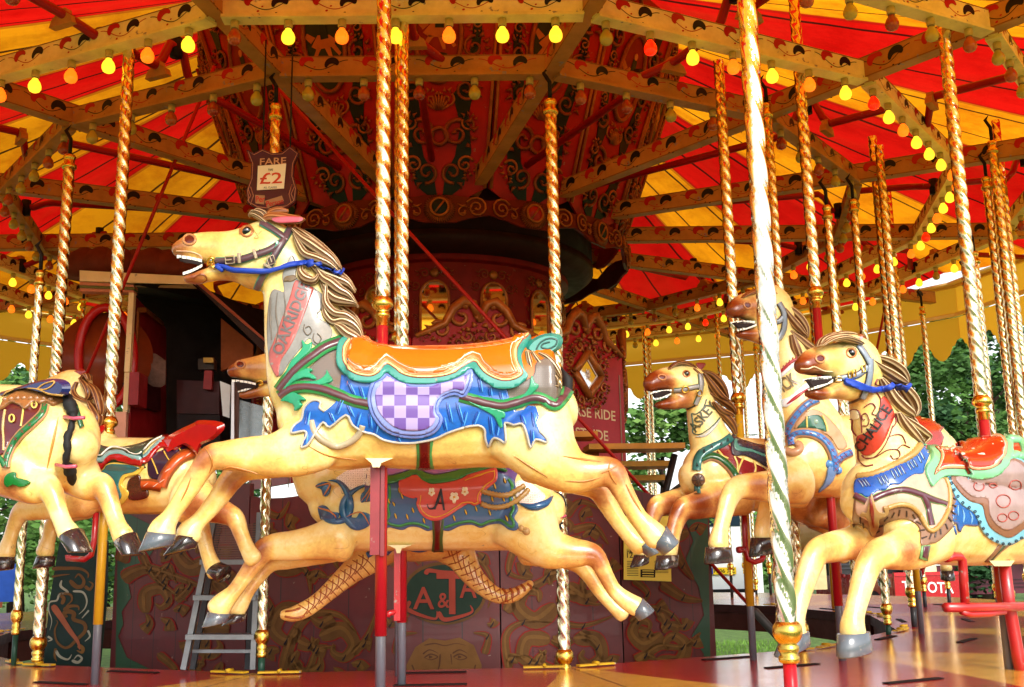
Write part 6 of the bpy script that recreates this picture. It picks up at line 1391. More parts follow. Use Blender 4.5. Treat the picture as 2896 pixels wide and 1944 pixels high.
def xband(h, name, pts, w, c, ed, n):
    """painted band with a border and little crosses"""
    h.strip(name, pts, w*1.6, paint(ed, .35, .4, .2), .010); h.strip(name, pts, w, paint(c, .3, .5, .2), .014)
    q = spline(pts, 8); st = max(1, len(q)//n)
    for i in range(st//2, len(q), st):
        x, y = q[i]; s = w*.55
        h.strip(name, [(x-s,y-s),(x,y),(x+s,y+s)], .7, paint('8c1c2c', .4), .0165, m=2); h.strip(name, [(x+s,y-s),(x,y),(x-s,y+s)], .7, paint('8c1c2c', .4), .0165, m=2)
def second_horse():
    h = Horse('cream galloping horse with a coral letter flap, low behind the nearest horse', (1137,1300), 3.7)
    h.chain([(655,1052,16,.034),(682,1046,27,.045),(720,1044,35,.055),(770,1045,50,.065),(815,1050,64,.08),(850,1055,55,.07)])
    h.chain([(680,1119,8,.026),(700,1117,12,.032),(735,1108,14,.036),(780,1100,26,.05),(815,1090,36,.06)])
    h.chain([(840,1050,50,.055),(862,1110,62,.07),(885,1180,75,.09),(905,1260,95,.11),(945,1350,110,.13)])
    h.chain([(912,1440,45,.08),(938,1428,98,.13),(990,1425,124,.15),(1080,1427,126,.155),(1200,1428,124,.155),(1320,1426,125,.155),(1420,1426,125,.15),(1500,1432,116,.14),(1542,1440,85,.11),(1560,1442,50,.08)])
    h.chain([(960,1520,70,.08),(900,1532,50,.06),(835,1543,42,.052),(785,1546,38,.047),(748,1556,33,.043),(722,1590,27,.036),(695,1628,23,.03),(662,1673,22,.03),(633,1703,30,.04),(618,1722,34,.046)], .10)
    h.chain([(940,1540,50,.06),(820,1575,34,.042),(765,1590,28,.036),(728,1630,24,.03),(700,1672,21,.028),(680,1705,26,.036),(668,1722,29,.04)], -.09)
    h.chain([(1480,1470,100,.10),(1545,1545,62,.075),(1610,1563,44,.055),(1660,1565,34,.046),(1686,1576,28,.04),(1710,1622,23,.033),(1736,1668,21,.03),(1770,1698,25,.034),(1800,1716,28,.042)], .10)
    h.chain([(1500,1540,60,.07),(1610,1580,32,.045),(1655,1612,24,.034),(1695,1670,20,.03),(1735,1715,19,.03),(1760,1735,24,.036)], -.10)
    h.body([(655,1055,50,.9),(700,1125,60,.9),(720,1045,60,.5),(745,1555,55,.8),(720,1600,45,.5),(1680,1570,60,.75),(1700,1640,50,.5),(1630,1550,60,.4),(690,1660,40,.3),(930,1570,80,.3),(1600,1600,70,.3)])
    e = lambda p: T('E6', p)
    a = h.acc('saddle'); h.loft(a, [(1045,1385,95,.168),(1120,1390,92,.17),(1200,1392,88,.17),(1290,1390,92,.17),(1370,1385,100,.17),(1430,1378,105,.165),(1460,1378,100,.12)], 0, 3, paint('5a2f7c', .28, .5, .3), ends=False); h.solid('saddle')
    bl = paint('44689a', .3, .5, .25); gr = paint('2f8a44', .3, .5, .25)
    bk = [(655,330),(650,645),(700,662),(790,682),(850,657),(920,662),(990,690),(1060,672),(1150,690),(1240,652),(1330,642),(1400,666),(1470,642),(1560,642),(1620,682),(1680,684),(1692,640),(1662,590),(1692,520),(1650,430),(1672,350),(1640,290),(1560,250),(1400,200),(900,200)]
    h.patch('blanket', e(bk), bl, .008)
    h.strip('blanket', e([(690,340),(695,420),(680,500),(690,570),(670,620),(760,650),(850,630),(920,635),(1000,665)]), 3.6, gr, .012); h.strip('blanket', e([(1120,662),(1240,625),(1330,615),(1400,640),(1470,615),(1560,612),(1640,660),(1660,630),(1635,580),(1660,520),(1625,430),(1640,350),(1610,290)]), 3.6, gr, .012)
    rnd = random.Random(4)
    for x, y in ((725,480),(740,575),(790,420),(830,580),(875,530),(960,610),(1195,590),(1285,545),(1365,520),(1470,550),(1610,600),(1510,345),(1585,305),(1490,440),(1575,440),(770,380),(690,460)):
        q = e([(x-8,y-22),(x,y),(x+8,y+22)]); h.strip('blanket', q, 4, paint('2a1c14', .4), .011, taper=True); h.strip('blanket', q, 2.4, paint('d8b02c', .35), .0125, taper=True)
    star = speckle('f0e8e0', '5c0c12', 20, .2); vn = paint('14588c', .25, .6, .3); og = paint('c07838', .35)
    h.patch('star_cloth', e([(280,280),(420,190),(480,150),(570,150),(570,320),(470,345),(395,372),(330,320)]), star, .007); h.patch('star_cloth#2', e([(1655,340),(1740,300),(1860,380),(1900,440),(1820,490),(1710,490)]), star, .007)
    for q, w_ in (([(215,300),(290,310),(350,370),(385,470),(370,570),(300,620),(200,610),(150,540)], 8), ([(560,325),(450,360),(360,430),(330,510),(350,590),(420,660),(500,650),(550,590)], 8), ([(1700,480),(1800,510),(1900,480),(1960,420)], 7)):
        h.rope('vine_carving+', e(q), .017, vn, .004, twist=.0, taper=True)
    for q in ([(150,500),(200,500),(240,540),(300,555),(280,610),(200,620),(155,580)], [(360,580),(430,590),(470,545),(545,570),(540,640),(460,680),(390,660)], [(120,340),(180,310),(235,330),(225,400),(190,425),(170,370)], [(470,470),(480,400),(560,345),(560,440),(510,460)]):
        h.patch('leaf_carving#%d' % q[0][0], e(q), vn, .016, step=5); h.strip('leaf_carving#%d' % q[0][0], e([q[0], q[2], q[4]]), 2.2, og, .020, taper=True)
    h.patch('saddle_border', e([(640,270),(650,320),(700,328),(780,302),(840,287),(892,264),(930,292),(990,322),(1060,328),(1200,304),(1300,266),(1400,236),(1500,212),(1600,235),(1500,172),(1420,172),(1300,208),(1180,246),(1050,272),(960,250),(900,207),(850,235),(770,262),(700,278)]), gr, .022)
    h.patch('saddle', e([(640,272),(700,268),(770,252),(850,225),(900,198),(960,240),(1050,262),(1180,238),(1300,200),(1420,166),(1300,120),(900,120),(640,150)]), paint('a070b8', .28, .5, .2), .020)
    h.strip('saddle', e([(690,200),(720,220),(770,185),(820,205)]), 1.2, WHITE, .024); h.strip('saddle', e([(1000,210),(1060,225),(1200,200),(1400,172)]), 1.2, WHITE, .024)
    fl = spline(e([(765,312),(770,370),(800,410),(870,436),(910,432),(900,480),(930,550),(990,596),(1060,606),(1140,580),(1200,542),(1300,482),(1350,496),(1402,470),(1402,420),(1440,370),(1520,312),(1532,240),(1508,215),(1400,240),(1300,270),(1200,308),(1060,332),(990,326),(900,270),(800,296)]), 3, True)
    co = paint('d2524c', .28, .5, .15); h.patch('letter_flap', fl, co, .020, sm=1); h.strip('letter_flap', inset(fl, 9)[12:62], 1.3, paint('e8b030', .35), .0225, m=1)
    h.text('letter_flap', 'A', e([(1035,520)])[0], e([(1125,528)])[0], 58, paint('18102c', .3), .024); h.strip('letter_flap', e([(985,480),(1000,515),(1040,510),(1075,450),(1090,370)]), 2.6, paint('18102c', .3), .0245, taper=True)
    for x, y, r in ((1020,390,16), (1195,425,22), (1278,385,17)):
        for i in range(5):
            t = 2*pi*i/5+.3; cx, cy = x+r*cos(t), y+r*1.1*sin(t); h.patch('painted_flower#%d' % x, e([(cx+r*.75*cos(u*pi/4), cy+r*.75*sin(u*pi/4)) for u in range(8)]), paint('ece6cc', .35), .024+.0004*i, step=3, sm=1)
        h.patch('painted_flower#%d' % x, e([(x+r*.4*cos(u*pi/3), y+r*.4*sin(u*pi/3)) for u in range(6)]), paint('d8a020', .35), .027, step=3, sm=1)
    for q in ([(1405,378),(1480,400),(1560,415),(1640,400),(1740,345)], [(1400,480),(1480,505),(1560,505),(1660,480),(1730,420),(1770,370)]): h.rope('tasselled_rope+', e(q), .011, paint('b8904c', .4, .3, .3), .014, m=6, twist=.35)
    h.ball('rope_knot+', *e([(1715,672)])[0], 9, paint('c8a468', .4), .0); h.ball('rope_knot+', *e([(1755,695)])[0], 11, paint('c8a468', .4), .0)
    h.lock('tassel', e([(1760,700,16),(1800,730,26),(1840,760,30),(1880,790,20)]), .014, .15)
    h.patch('girth', e([(1020,600),(1118,600),(1112,845),(1018,840)]), paint('3c5c2c', .3), .010, sm=1); h.patch('girth', e([(1036,600),(1102,600),(1096,850),(1032,845)]), paint('5a120c', .3, .5, .3), .012, sm=1)
    h.nostril(680,1032,13,10); h.teeth((655,1074), (724,1084), 6, 6, lat=.04); h.teeth((672,1110), (722,1094), 6, 6, dirn=-1, lat=.034); h.slab('mouth', [(665,1076),(700,1080),(735,1086),(725,1100),(690,1100),(672,1106)], .03, paint('4a120e', .3), sm=1)
    h.ring('bit', 737, 1083, 8, 8, .005, GOLD, .008); bridle_simple(h, [[(745,1082),(775,1078),(810,1070)]], 5, '4a1c24', 'a8905c')
    h.patch('bib', T('F4', [(1600,1215),(1690,1175),(1810,1180),(1830,1300),(1850,1460),(1790,1400),(1730,1290),(1680,1235)]), paint('b0101c', .25, .6, .3), .012); h.patch('bib', T('F4', [(1600,1215),(1640,1180),(1760,1172),(1810,1185),(1690,1225)]), paint('d8b030', .3, .5), .016)
    tail_(h, [(1572,1395,4),(1585,1410,13),(1588,1440,12),(1582,1465,8),(1580,1485,11),(1572,1510,6)], 0, [(1585,1462)])
    h.hoof((588,1730), (652,1737), (640,1762), (570,1777), .048, .10, HOOF); h.hoof((655,1735), (697,1737), (690,1757), (625,1772), .042, -.09, HOOFD); h.hoof((1816,1690), (1788,1735), (1805,1758), (1852,1726), .046, .10, HOOF)
    h.slab('rod_bracket', [(1095,1542),(1165,1542),(1136,1552),(1132,1565),(1122,1565),(1118,1552)], .05, paint('e9d9a0', .3, .4, .15), off=.05, sm=1, rnd=0)
    h.pole((1182,0), R=.029, top_z=3.6, zc=1.32, rod='green'); bx = h.acc('footrest_bracket'); box(bx, h.P(1124,1650,.03), .026, .03, .30, paint('b0121c', .35, .4, .2, chips=.5), (h.f, h.n, Z1)); tube(bx, [h.P(1124,1730,.03), h.P(1100,1735,.05), h.P(1096,1745,.05)], .012, paint('b0121c', .35, .4, .2, chips=.5), 8)
    return h.done()
def cockerel():
    h = Horse('golden crosshatched cockerel on the inner row, only its clawed legs showing below', (1128,1300), 3.36, 'carousel cockerel', 'carousel_cockerel')
    h.chain([(1000,1520,30,.06),(1040,1500,70,.12),(1120,1485,95,.15),(1200,1490,95,.15),(1280,1500,75,.12),(1330,1495,40,.06)])
    h.chain([(1090,1540,55,.07),(1040,1580,45,.055),(985,1625,32,.04),(940,1665,26,.034),(900,1700,23,.03),(862,1725,24,.035),(828,1738,21,.045),(803,1739,15,.035)], .08)
    h.chain([(1250,1530,55,.07),(1300,1570,44,.055),(1330,1620,32,.04),(1365,1658,26,.034),(1405,1684,22,.03),(1445,1686,20,.036),(1480,1668,16,.036),(1500,1650,11,.03)], -.02)
    h.chain([(1030,1500,60,.08),(990,1400,50,.07),(960,1300,45,.06),(930,1200,42,.06),(905,1150,30,.05)]); h.chain([(1300,1500,50,.06),(1380,1420,40,.05),(1420,1330,34,.04)])
    h.body([(x, y, 90, .28) for x, y in ((1100,1560),(1180,1570),(1000,1620),(920,1690),(850,1730),(1280,1560),(1330,1620),(1400,1690),(1480,1670))]+[(1120,1590,50,.5)])
    ln = paint('9c4a14', .5, .2, .2)
    for i in range(11):
        t = i/10; x, y = 1040-t*170, 1585+t*140; h.strip('painted_scales#1', [(x-26,y-14),(x,y+2),(x+22,y+26)], 1.3, ln, .003); h.strip('painted_scales#1', [(x+4,y-30),(x,y),(x-20,y+26)], 1.3, ln, .003)
    for i in range(12):
        t = i/11; x, y = 1262+t*190, 1545+165*t**.8; h.strip('painted_scales', [(x-28,y+10),(x,y+2),(x+30,y-16)], 1.3, ln, .003); h.strip('painted_scales', [(x-6,y-30),(x,y),(x+10,y+26)], 1.3, ln, .003)
    for i in range(5): h.rope('claw+', [(1420+i*18,1664-i*3),(1432+i*17,1682-i*6),(1430+i*18,1700-i*9)], .006, ln, .0)
    for q in ([(808,1730),(830,1727),(850,1720)], [(806,1744),(835,1748),(862,1742)]): h.rope('claw+', q, .005, ln, .0)
    h.rope('feather_trim+', T('E6', [(520,880),(600,840),(650,870),(700,830)]), .014, paint('1c60a8', .3, .5), .0); h.rope('feather_trim+', T('E6', [(860,830),(920,840),(980,830)]), .012, paint('1c60a8', .3, .5), .0)
    h.pole((1060,95), R=.0265, zc=1.5, rod='yellow'); return h.done()
def rump_horse():
    h = Horse('pale yellow horse cut by the left edge, showing its rump and braided tail', (-240,1100), 4.4)
    h.chain([(-520,1240,60,.09),(-480,1240,130,.15),(-380,1240,150,.17),(-250,1240,150,.172),(-100,1240,150,.172),(20,1245,152,.17),(110,1250,150,.165),(180,1255,125,.15),(212,1262,88,.12),(226,1265,50,.08)])
    h.chain([(-450,1180,90,.1),(-520,1080,70,.08),(-560,980,60,.07)]); h.chain([(-540,960,60,.075),(-620,950,50,.06),(-720,950,38,.05)])
    h.chain([(20,1300,110,.10),(65,1345,75,.085),(102,1375,52,.06),(133,1376,37,.046),(150,1402,31,.038),(163,1440,27,.032),(178,1480,26,.03),(195,1510,31,.038)], .10)
    h.chain([(180,1300,80,.09),(225,1345,62,.07),(258,1372,45,.055),(288,1374,35,.044),(303,1400,30,.037),(318,1445,26,.031),(333,1488,26,.03),(348,1516,31,.038)], -.10)
    h.body([(135,1372,60,.8),(148,1420,40,.4),(290,1370,60,.8),(303,1420,40,.4),(100,1410,90,.5),(60,1405,70,.45),(240,1400,60,.4)])
    e = lambda p: T('E1', p)
    h.slab('saddle_back', e([(-60,430),(60,370),(200,340),(340,370),(480,402),(640,418),(690,370),(692,300),(620,255),(480,252),(300,288),(150,340),(-60,400)]), .12, paint('101c58', .2, .7, .2)); h.solid('saddle_back')
    gl = paint('c89c50', .35); h.strip('saddle_back', e([(370,350),(420,310),(480,285),(540,280),(500,330),(440,355),(380,352)]), 1.6, gl, .004, m=4); h.strip('saddle_back', e([(0,440),(100,370),(330,345),(480,395),(620,412)]), 1.6, gl, .004)
    br = paint('9a6434', .35, .4, .4, 30)
    h.patch('carved_fringe', e([(20,560),(60,470),(200,390),(340,372),(480,410),(630,430),(650,470),(580,500),(520,520),(460,490),(400,510),(340,490),(260,560),(200,520),(120,500),(60,540)]), br, .02)
    for x in range(8): h.ball('carved_fringe', *e([(70+x*62, 480-x*8+(x*x)*1.2)])[0], 8, br, .018, .6)
    h.patch('painted_cloth', e([(-20,620),(90,500),(250,520),(420,500),(430,560),(330,690),(200,780),(110,860),(60,960),(20,1000),(-40,1000)]), paint('5c1418', .28, .5, .3), .007)
    for x, y in ((130,648), (345,515)): h.ring('painted_cloth', *e([(x, y)])[0], 7, 10, .0035, paint('d8c060', .3), .012)
    h.strip('painted_cloth', e([(240,540),(230,620),(215,720)]), 2.2, paint('d8c060', .3), .011); h.strip('painted_cloth', e([(60,560),(40,700),(40,960)]), 3, paint('c8b070', .3), .011)
    xband(h, 'green_strap', e([(450,510),(420,600),(320,700),(210,800),(120,920),(75,1030),(60,1120)]), 7.5, '0f6a34', 'b8845c', 9); h.strip('green_strap', e([(-10,1010),(30,1060),(60,1120)]), 6, paint('0f6a34', .3, .5), .016)
    h.patch('holly_carving', e([(60,1220),(100,1180),(160,1175),(165,1220),(230,1240),(300,1265),(292,1290),(220,1315),(140,1290),(95,1310),(62,1290)]), paint('0c6a26', .25, .6, .3), .014, step=4)
    h.strip('strap_end', e([(735,520),(770,640),(800,740)]), 6, paint('2c6a44', .3, .5), .012)
    tb = [(182,1128,6),(190,1145,16),(196,1165,17),(200,1180,13),(196,1200,9),(195,1225,10),(193,1250,11),(195,1275,10),(192,1297,10),(190,1315,15),(194,1335,16),(199,1357,6)]; qp = []
    for x, y, r in spline(tb, 3):
        c_ = h.hit(x, y, .03); qp.append((c_ or h.P(x, y, .12), r*h.k(x, y, .1)))
    tube(h.acc('tail'), [p for p, r in qp], [r*(1.1 if i % 3 else .85) for i, (p, r) in enumerate(qp)], paint('070605', .7, 0, .1), 10)
    for x, y in ((196,1192),(193,1302)):
        c_ = h.hit(x, y, .05) or h.P(x, y, .15); tube(h.acc('tail_ribbon+'), [c_-h.f*.05, c_-ray(x, y)*.01, c_+h.f*.05+Z1*.01], .007, paint('c0506a', .4), 6)
    0 and tail_(h, [(184,1130,6),(190,1145,16),(196,1165,17),(200,1180,13),(196,1200,10),(195,1225,11),(193,1250,12),(195,1275,11),(192,1297,11),(190,1315,15),(194,1335,17),(199,1357,6)], .05, [(200,1192),(196,1302)])
    h.strip('carved_crease', [(165,1180),(150,1250),(132,1330)], 4, paint('c08a34', .4), .002, taper=True)  # golden stroke painted in as the shaded crease of the rump
    h.hoof((181,1530), (222,1492), (248,1562), (210,1564), .046, .10, HOOFD); h.hoof((334,1545), (376,1504), (396,1568), (362,1574), .046, -.10, HOOFD)
    h.pole((-240,0), R=.03, top_z=3.6, zc=1.55); return h.done()
def green_saddle_horse():
    h = Horse('yellow horse with a green saddle and raised red seat back, behind the braided tail', (308,1199), 3.7)
    h.chain([(60,1130,18,.035),(100,1118,28,.045),(150,1105,38,.055),(200,1095,48,.07),(228,1100,44,.06)])
    h.chain([(215,1100,44,.06),(232,1150,50,.07),(245,1200,56,.08),(262,1270,75,.11),(285,1320,90,.13)])
    h.chain([(190,1350,55,.09),(225,1345,90,.13),(310,1345,103,.14),(400,1346,104,.14),(470,1346,104,.14),(530,1350,95,.13),(562,1352,70,.1),(575,1352,40,.07)])
    h.chain([(240,1405,60,.07),(170,1428,40,.05),(100,1438,33,.042),(62,1446,29,.036),(43,1480,23,.029),(29,1522,21,.027),(20,1552,26,.034),(16,1568,29,.04)], .08)
    h.chain([(240,1420,50,.06),(180,1450,32,.04),(150,1480,25,.032),(139,1520,21,.027),(131,1548,25,.033),(127,1562,27,.038)], -.08)
    h.chain([(530,1400,80,.08),(590,1432,46,.055),(638,1452,32,.042),(666,1468,27,.036),(682,1510,22,.03),(700,1552,22,.03),(716,1580,27,.036)], .09)
    h.chain([(520,1420,60,.07),(556,1465,34,.042),(574,1510,24,.032),(586,1560,21,.028),(600,1598,24,.032),(610,1616,28,.037)], -.09)
    h.body([(60,1445,50,.6),(45,1490,40,.4),(145,1490,40,.5),(660,1465,70,1.0),(600,1440,60,.9),(690,1530,60,.7),(575,1500,40,.6),(300,1440,90,.35),(420,1440,90,.3)])
    e = lambda p: T('E1', p)
    a = h.acc('saddle'); h.loft(a, [(212,1300,70,.15),(250,1300,75,.16),(308,1312,62,.16),(370,1310,52,.16),(430,1308,60,.16),(470,1300,68,.155)], 0, 3, paint('1c4a40', .2, .7, .3), ends=False); h.solid('saddle')
    rd = paint('a80c12', .22, .7, .25)
    h.patch('saddle', e([(860,800),(1010,720),(1020,770),(940,830),(800,880)]), rd, .02)
    h.patch('saddle_border', e([(780,980),(840,990),(900,1040),(960,1110),(1010,1130),(1060,1080),(1110,1050),(1200,1060),(1300,1090),(1400,1100),(1480,1060),(1540,980),(1600,930),(1720,960),(1800,900),(1640,820),(1580,880),(1500,960),(1440,1020),(1370,1040),(1250,1010),(1150,1000),(1080,1020),(1010,1080),(940,1050),(870,970),(780,940)]), rd, .018)
    h.strip('saddle', e([(810,940),(880,945),(950,1000),(1010,1010),(1090,950),(1200,950),(1350,1000),(1430,960),(1500,890),(1600,840)]), 1.2, WHITE, .02); h.strip('saddle', e([(800,965),(880,980),(950,1040),(1010,1050),(1080,1000),(1180,985),(1300,1020),(1420,1030),(1520,940),(1620,850)]), 5, paint('7fa8a8', .2, .6), .0175)
    h.slab('seat_back', e([(1560,1010),(1620,850),(1750,760),(1900,690),(1960,660),(2100,662),(2190,680),(2215,705),(2200,760),(2100,850),(1990,900),(1940,1000),(1900,960),(1800,900),(1700,940),(1620,990)]), .11, rd)
    h.patch('flap', e([(880,1080),(1000,1140),(1080,1080),(1220,1080),(1390,1110),(1430,1100),(1370,1190),(1250,1220),(1210,1300),(1280,1360),(1250,1440),(1170,1500),(1000,1440),(900,1250)]), paint('d8b848', .3, .5, .15), .012)
    h.patch('flap', e([(900,1100),(1000,1150),(1080,1090),(1220,1090),(1380,1118),(1330,1170),(1220,1200),(1180,1300),(1210,1400),(1150,1450),(1040,1400),(930,1240)]), paint('2c6c70', .2, .7, .3), .014)
    pu = paint('2e1430', .3, .5, .3)
    h.patch('striped_cloth', e([(1460,1090),(1520,1000),(1620,950),(1800,900),(1900,960),(1800,1000),(1680,1090),(1600,1230),(1480,1220)]), pu, .006)
    for q in ([(1500,1040),(1540,1130),(1560,1190)], [(1620,970),(1660,1040),(1690,1070)], [(1740,900),(1790,980)]): h.strip('striped_cloth', e(q), 1.6, paint('d8b848', .3), .010)
    h.patch('brown_patch', e([(1270,1260),(1380,1200),(1400,1330),(1460,1350),(1450,1420),(1280,1430)]), paint('4a160c', .25, .6, .3), .010)
    h.strip('jewelled_strap', e([(1920,980),(1800,1020),(1700,1110),(1630,1220),(1600,1310)]), 16, paint('8a4418', .3, .5, .2), .012); h.strip('jewelled_strap', e([(1600,1310),(1500,1290),(1400,1290)]), 15, paint('8a4418', .3, .5, .2), .012)
    h.strip('jewelled_strap', e([(1920,980),(1800,1020),(1700,1110),(1630,1220),(1600,1310)]), 10, paint('c0501c', .3, .5, .2), .014); h.strip('jewelled_strap', e([(1600,1310),(1500,1290),(1400,1290)]), 9, paint('c0501c', .3, .5, .2), .014)
    for x, y in ((1850,1010),(1750,1070),(1660,1155),(1607,1255),(1545,1295),(1450,1290)): h.patch('jewelled_strap', e([(x+22*cos(t)-14*sin(t), y-22*cos(t)*.6+14*sin(t)) for t in [i*pi/4 for i in range(8)]]), paint('ecc8b8', .3), .0165, step=3, sm=1)
    for q in ([(760,290,14),(740,370,26),(780,440,28),(860,470,16),(890,470,5)], [(800,250,16),(860,320,34),(890,400,30),(860,460,12)], [(880,300,16),(940,370,34),(980,470,32),(1000,560,20),(1000,600,5)], [(760,520,14),(800,590,34),(860,640,36),(870,720,26),(850,800,8)], [(880,480,18),(930,560,40),(980,640,36),(960,720,20),(900,760,6)], [(820,240,16),(860,215,20),(880,260,10)]): h.lock('mane', e(q), .03, .05, paint('b07c44', .35, .4, .3, 30), paint('5c2c10', .4, .3))
    h.slab('ear', e([(540,190),(600,180),(700,180),(790,155),(840,170),(820,215),(740,250),(660,290),(700,250),(620,230)]), .03, paint('8a1c14', .3, .5, .3))
    h.hoof((-14,1574), (37,1575), (32,1610), (-30,1618), .044, .08, HOOFD); h.hoof((110,1574), (150,1573), (148,1600), (97,1610), .04, -.08, HOOFD); h.hoof((590,1625), (622,1590), (648,1600), (622,1650), .042, -.09, HOOFD)
    h.pole((386,130), (308,1210), R=.029, rod='yellow'); bracket(h, [(272,1450),(266,1530),(258,1570),(240,1582),(192,1580),(192,1570)]); return h.done()
def red_saddle_horse():
    h = Horse('large cream horse at right with a red saddle, blue rein and lettered neck', (2775,1119), 4.4)
    h.chain([(2270,1036,24,.04),(2292,1027,36,.052),(2322,1020,42,.058),(2350,1022,50,.065),(2378,1032,72,.078),(2410,1040,94,.09),(2438,1042,86,.085)])
    h.chain([(2292,1112,12,.034),(2314,1116,17,.042),(2345,1108,21,.045),(2380,1098,34,.055),(2412,1088,50,.07)])
    h.chain([(2425,1030,55,.06),(2445,1090,52,.068),(2462,1150,66,.08),(2482,1210,80,.095),(2506,1270,95,.12),(2535,1340,112,.15)])
    h.chain([(2442,1425,60,.10),(2474,1412,112,.15),(2545,1422,150,.17),(2640,1430,158,.172),(2740,1434,158,.172),(2850,1430,158,.17),(2960,1426,158,.17),(3060,1430,150,.16),(3120,1430,110,.12)])
    h.chain([(2630,1500,95,.10),(2575,1545,66,.08),(2522,1560,50,.06),(2482,1568,42,.05),(2458,1595,38,.044),(2442,1640,36,.04),(2428,1690,33,.036),(2416,1735,31,.036),(2411,1765,35,.042),(2412,1788,37,.046)], .11)
    h.chain([(2510,1500,72,.08),(2425,1532,48,.06),(2352,1548,42,.05),(2312,1562,38,.044),(2292,1600,36,.04),(2275,1650,33,.036),(2260,1700,30,.034),(2250,1745,28,.034),(2247,1775,33,.04),(2248,1792,34,.044)], -.10)
    h.chain([(3080,1500,90,.1),(3150,1530,60,.07),(3210,1545,42,.05),(3250,1600,30,.036),(3290,1670,26,.034),(3315,1715,34,.042)], .1); h.chain([(3080,1520,80,.1),(3160,1550,50,.06),(3200,1620,30,.036),(3240,1690,26,.034),(3260,1730,32,.04)], -.1)
    h.body([(2268,1030,62,1.0),(2300,1070,55,.85),(2300,1115,60,1.0),(2350,1115,60,.55),(2330,1020,50,.35),(2462,1570,60,.6),(2440,1620,50,.45),(2500,1540,60,.35),(2296,1575,55,.65),(2290,1640,50,.35),(2380,1560,80,.35),(2420,1120,60,.4),(2600,1600,90,.3)])
    e = lambda p: T('E5', p); g = lambda p: T('E2', p)
    org = paint('c83214', .22, .7, .2); mint = paint('7cc48c', .3, .4, .2, chips=.1)
    a = h.acc('saddle'); h.loft(a, [(2628,1345,70,.17),(2660,1345,66,.18),(2710,1345,74,.185),(2760,1345,92,.185),(2810,1345,104,.185),(2850,1345,110,.18),(2885,1345,104,.15)], 0, 3, org, ends=False); h.solid('saddle')
    tan = paint('cfa890', .35, .4, .25, 12, chips=.1); brn = paint('8c6448', .4, .4, .3, chips=.1)
    h.patch('breast_cloth', e([(440,640),(400,1000),(450,985),(540,1020),(600,1110),(700,1085),(720,985),(850,940),(960,945),(1060,1030),(1075,1195),(1165,1180),(1250,1150),(1380,1020),(1425,900),(1405,700),(1330,540),(1170,560),(1080,440),(900,540),(700,620),(540,660)]), brn, .006)
    h.patch('breast_cloth', e([(470,700),(440,860),(530,930),(600,960),(680,900),(760,830),(860,800),(960,810),(1050,890),(1160,1050),(1280,960),(1335,800),(1335,620),(1300,540),(1170,560),(1080,440),(900,540),(700,620)]), tan, .009)
    for i, (x, y, r) in enumerate([(480,940,1.5),(510,990,1.3),(650,1060,-.6),(680,1000,-.4),(730,930,-.8),(800,890,-1.1),(860,870,-1.4),(930,880,-1.6),(1000,910,-2),(1050,980,-2.6),(1080,1050,3.0),(1100,1120,2.8),(1160,1110,1.9),(1210,1090,1.7),(1260,1060,1.5),(1320,1010,1.2),(1350,940,.9),(1380,870,.7),(1385,800,.5),(1380,730,.4)]):
        h.strip('breast_cloth', e([(x-28*cos(r), y-28*sin(r)), (x, y), (x+28*cos(r), y+28*sin(r))]), 2, paint('3c2416', .5), .009, m=2)
    pu = paint('5c2e3c', .3, .5, .25, chips=.2); gn = paint('6a9c5c', .35)
    for q in ([(600,740),(750,675),(900,650),(1050,690),(1180,745),(1315,790)], [(1085,700),(1130,800),(1155,900),(1175,1000)], [(430,700),(480,730),(540,760)]): h.strip('breast_strap', e(q), 9.5, gn, .012); h.strip('breast_strap', e(q), 7.5, pu, .014)
    h.patch('blue_fringe', e([(440,560),(425,680),(490,692),(540,722),(600,700),(650,660),(720,652),(780,602),(860,597),(930,542),(1000,500),(1080,492),(1100,420),(1130,340),(1150,260),(1075,205),(1000,300),(900,360),(700,460),(560,520)]), paint('1455a8', .25, .6, .3), .013)
    for x, y in ((470,560),(500,555),(530,550),(650,530),(680,520),(710,508),(770,470),(800,455),(830,440),(860,425),(920,390),(950,370),(980,350),(1020,310),(1045,280)):
        h.strip('blue_fringe', e([(x, y), (x+22, y+40), (x+42, y+78)]), 1.3, paint('a8cce8', .3), .0165, taper=True); h.strip('blue_fringe', e([(x+9, y), (x+30, y+38), (x+50, y+76)]), 1.0, paint('501c3c', .3), .0165, taper=True)
    rp = paint('b8904c', .4, .3, .3)
    h.rope('gold_rope', e([(455,520),(600,500),(750,440),(900,355),(1000,290),(1060,215)]), .014, rp, .006, m=7, twist=.18); h.ball('gold_rope', *e([(462,520)])[0], 9, rp, .0)
    h.rope('gold_rope', e([(740,820),(850,790),(960,805),(1050,885),(1160,1055),(1280,960),(1340,800),(1340,650),(1305,540)]), .0095, rp, .010, m=7, twist=.18)
    h.patch('fleur_carving', e([(590,690),(615,780),(650,850),(700,860),(690,810),(740,810),(735,880),(650,925),(660,1000),(620,1100),(580,1010),(540,910),(490,890),(500,860),(545,860),(560,780)]), paint('a8824c', .35, .4, .3), .018, step=5); h.patch('fleur_carving', e([(575,720),(600,800),(610,900),(600,990),(580,900),(570,800)]), paint('7c1c14', .3, .5), .021, step=5)
    h.patch('strap_end', e([(1075,1200),(1165,1190),(1132,1345),(1052,1322)]), gn, .008, sm=1); h.patch('strap_end', e([(1090,1205),(1150,1200),(1125,1320),(1078,1305)]), pu, .011, sm=1)
    h.patch('blue_ruffle', e([(1400,700),(1480,800),(1620,870),(1645,990),(1560,1000),(1490,1000),(1430,1112),(1385,950)]), paint('2a68b8', .25, .6, .4), .006)
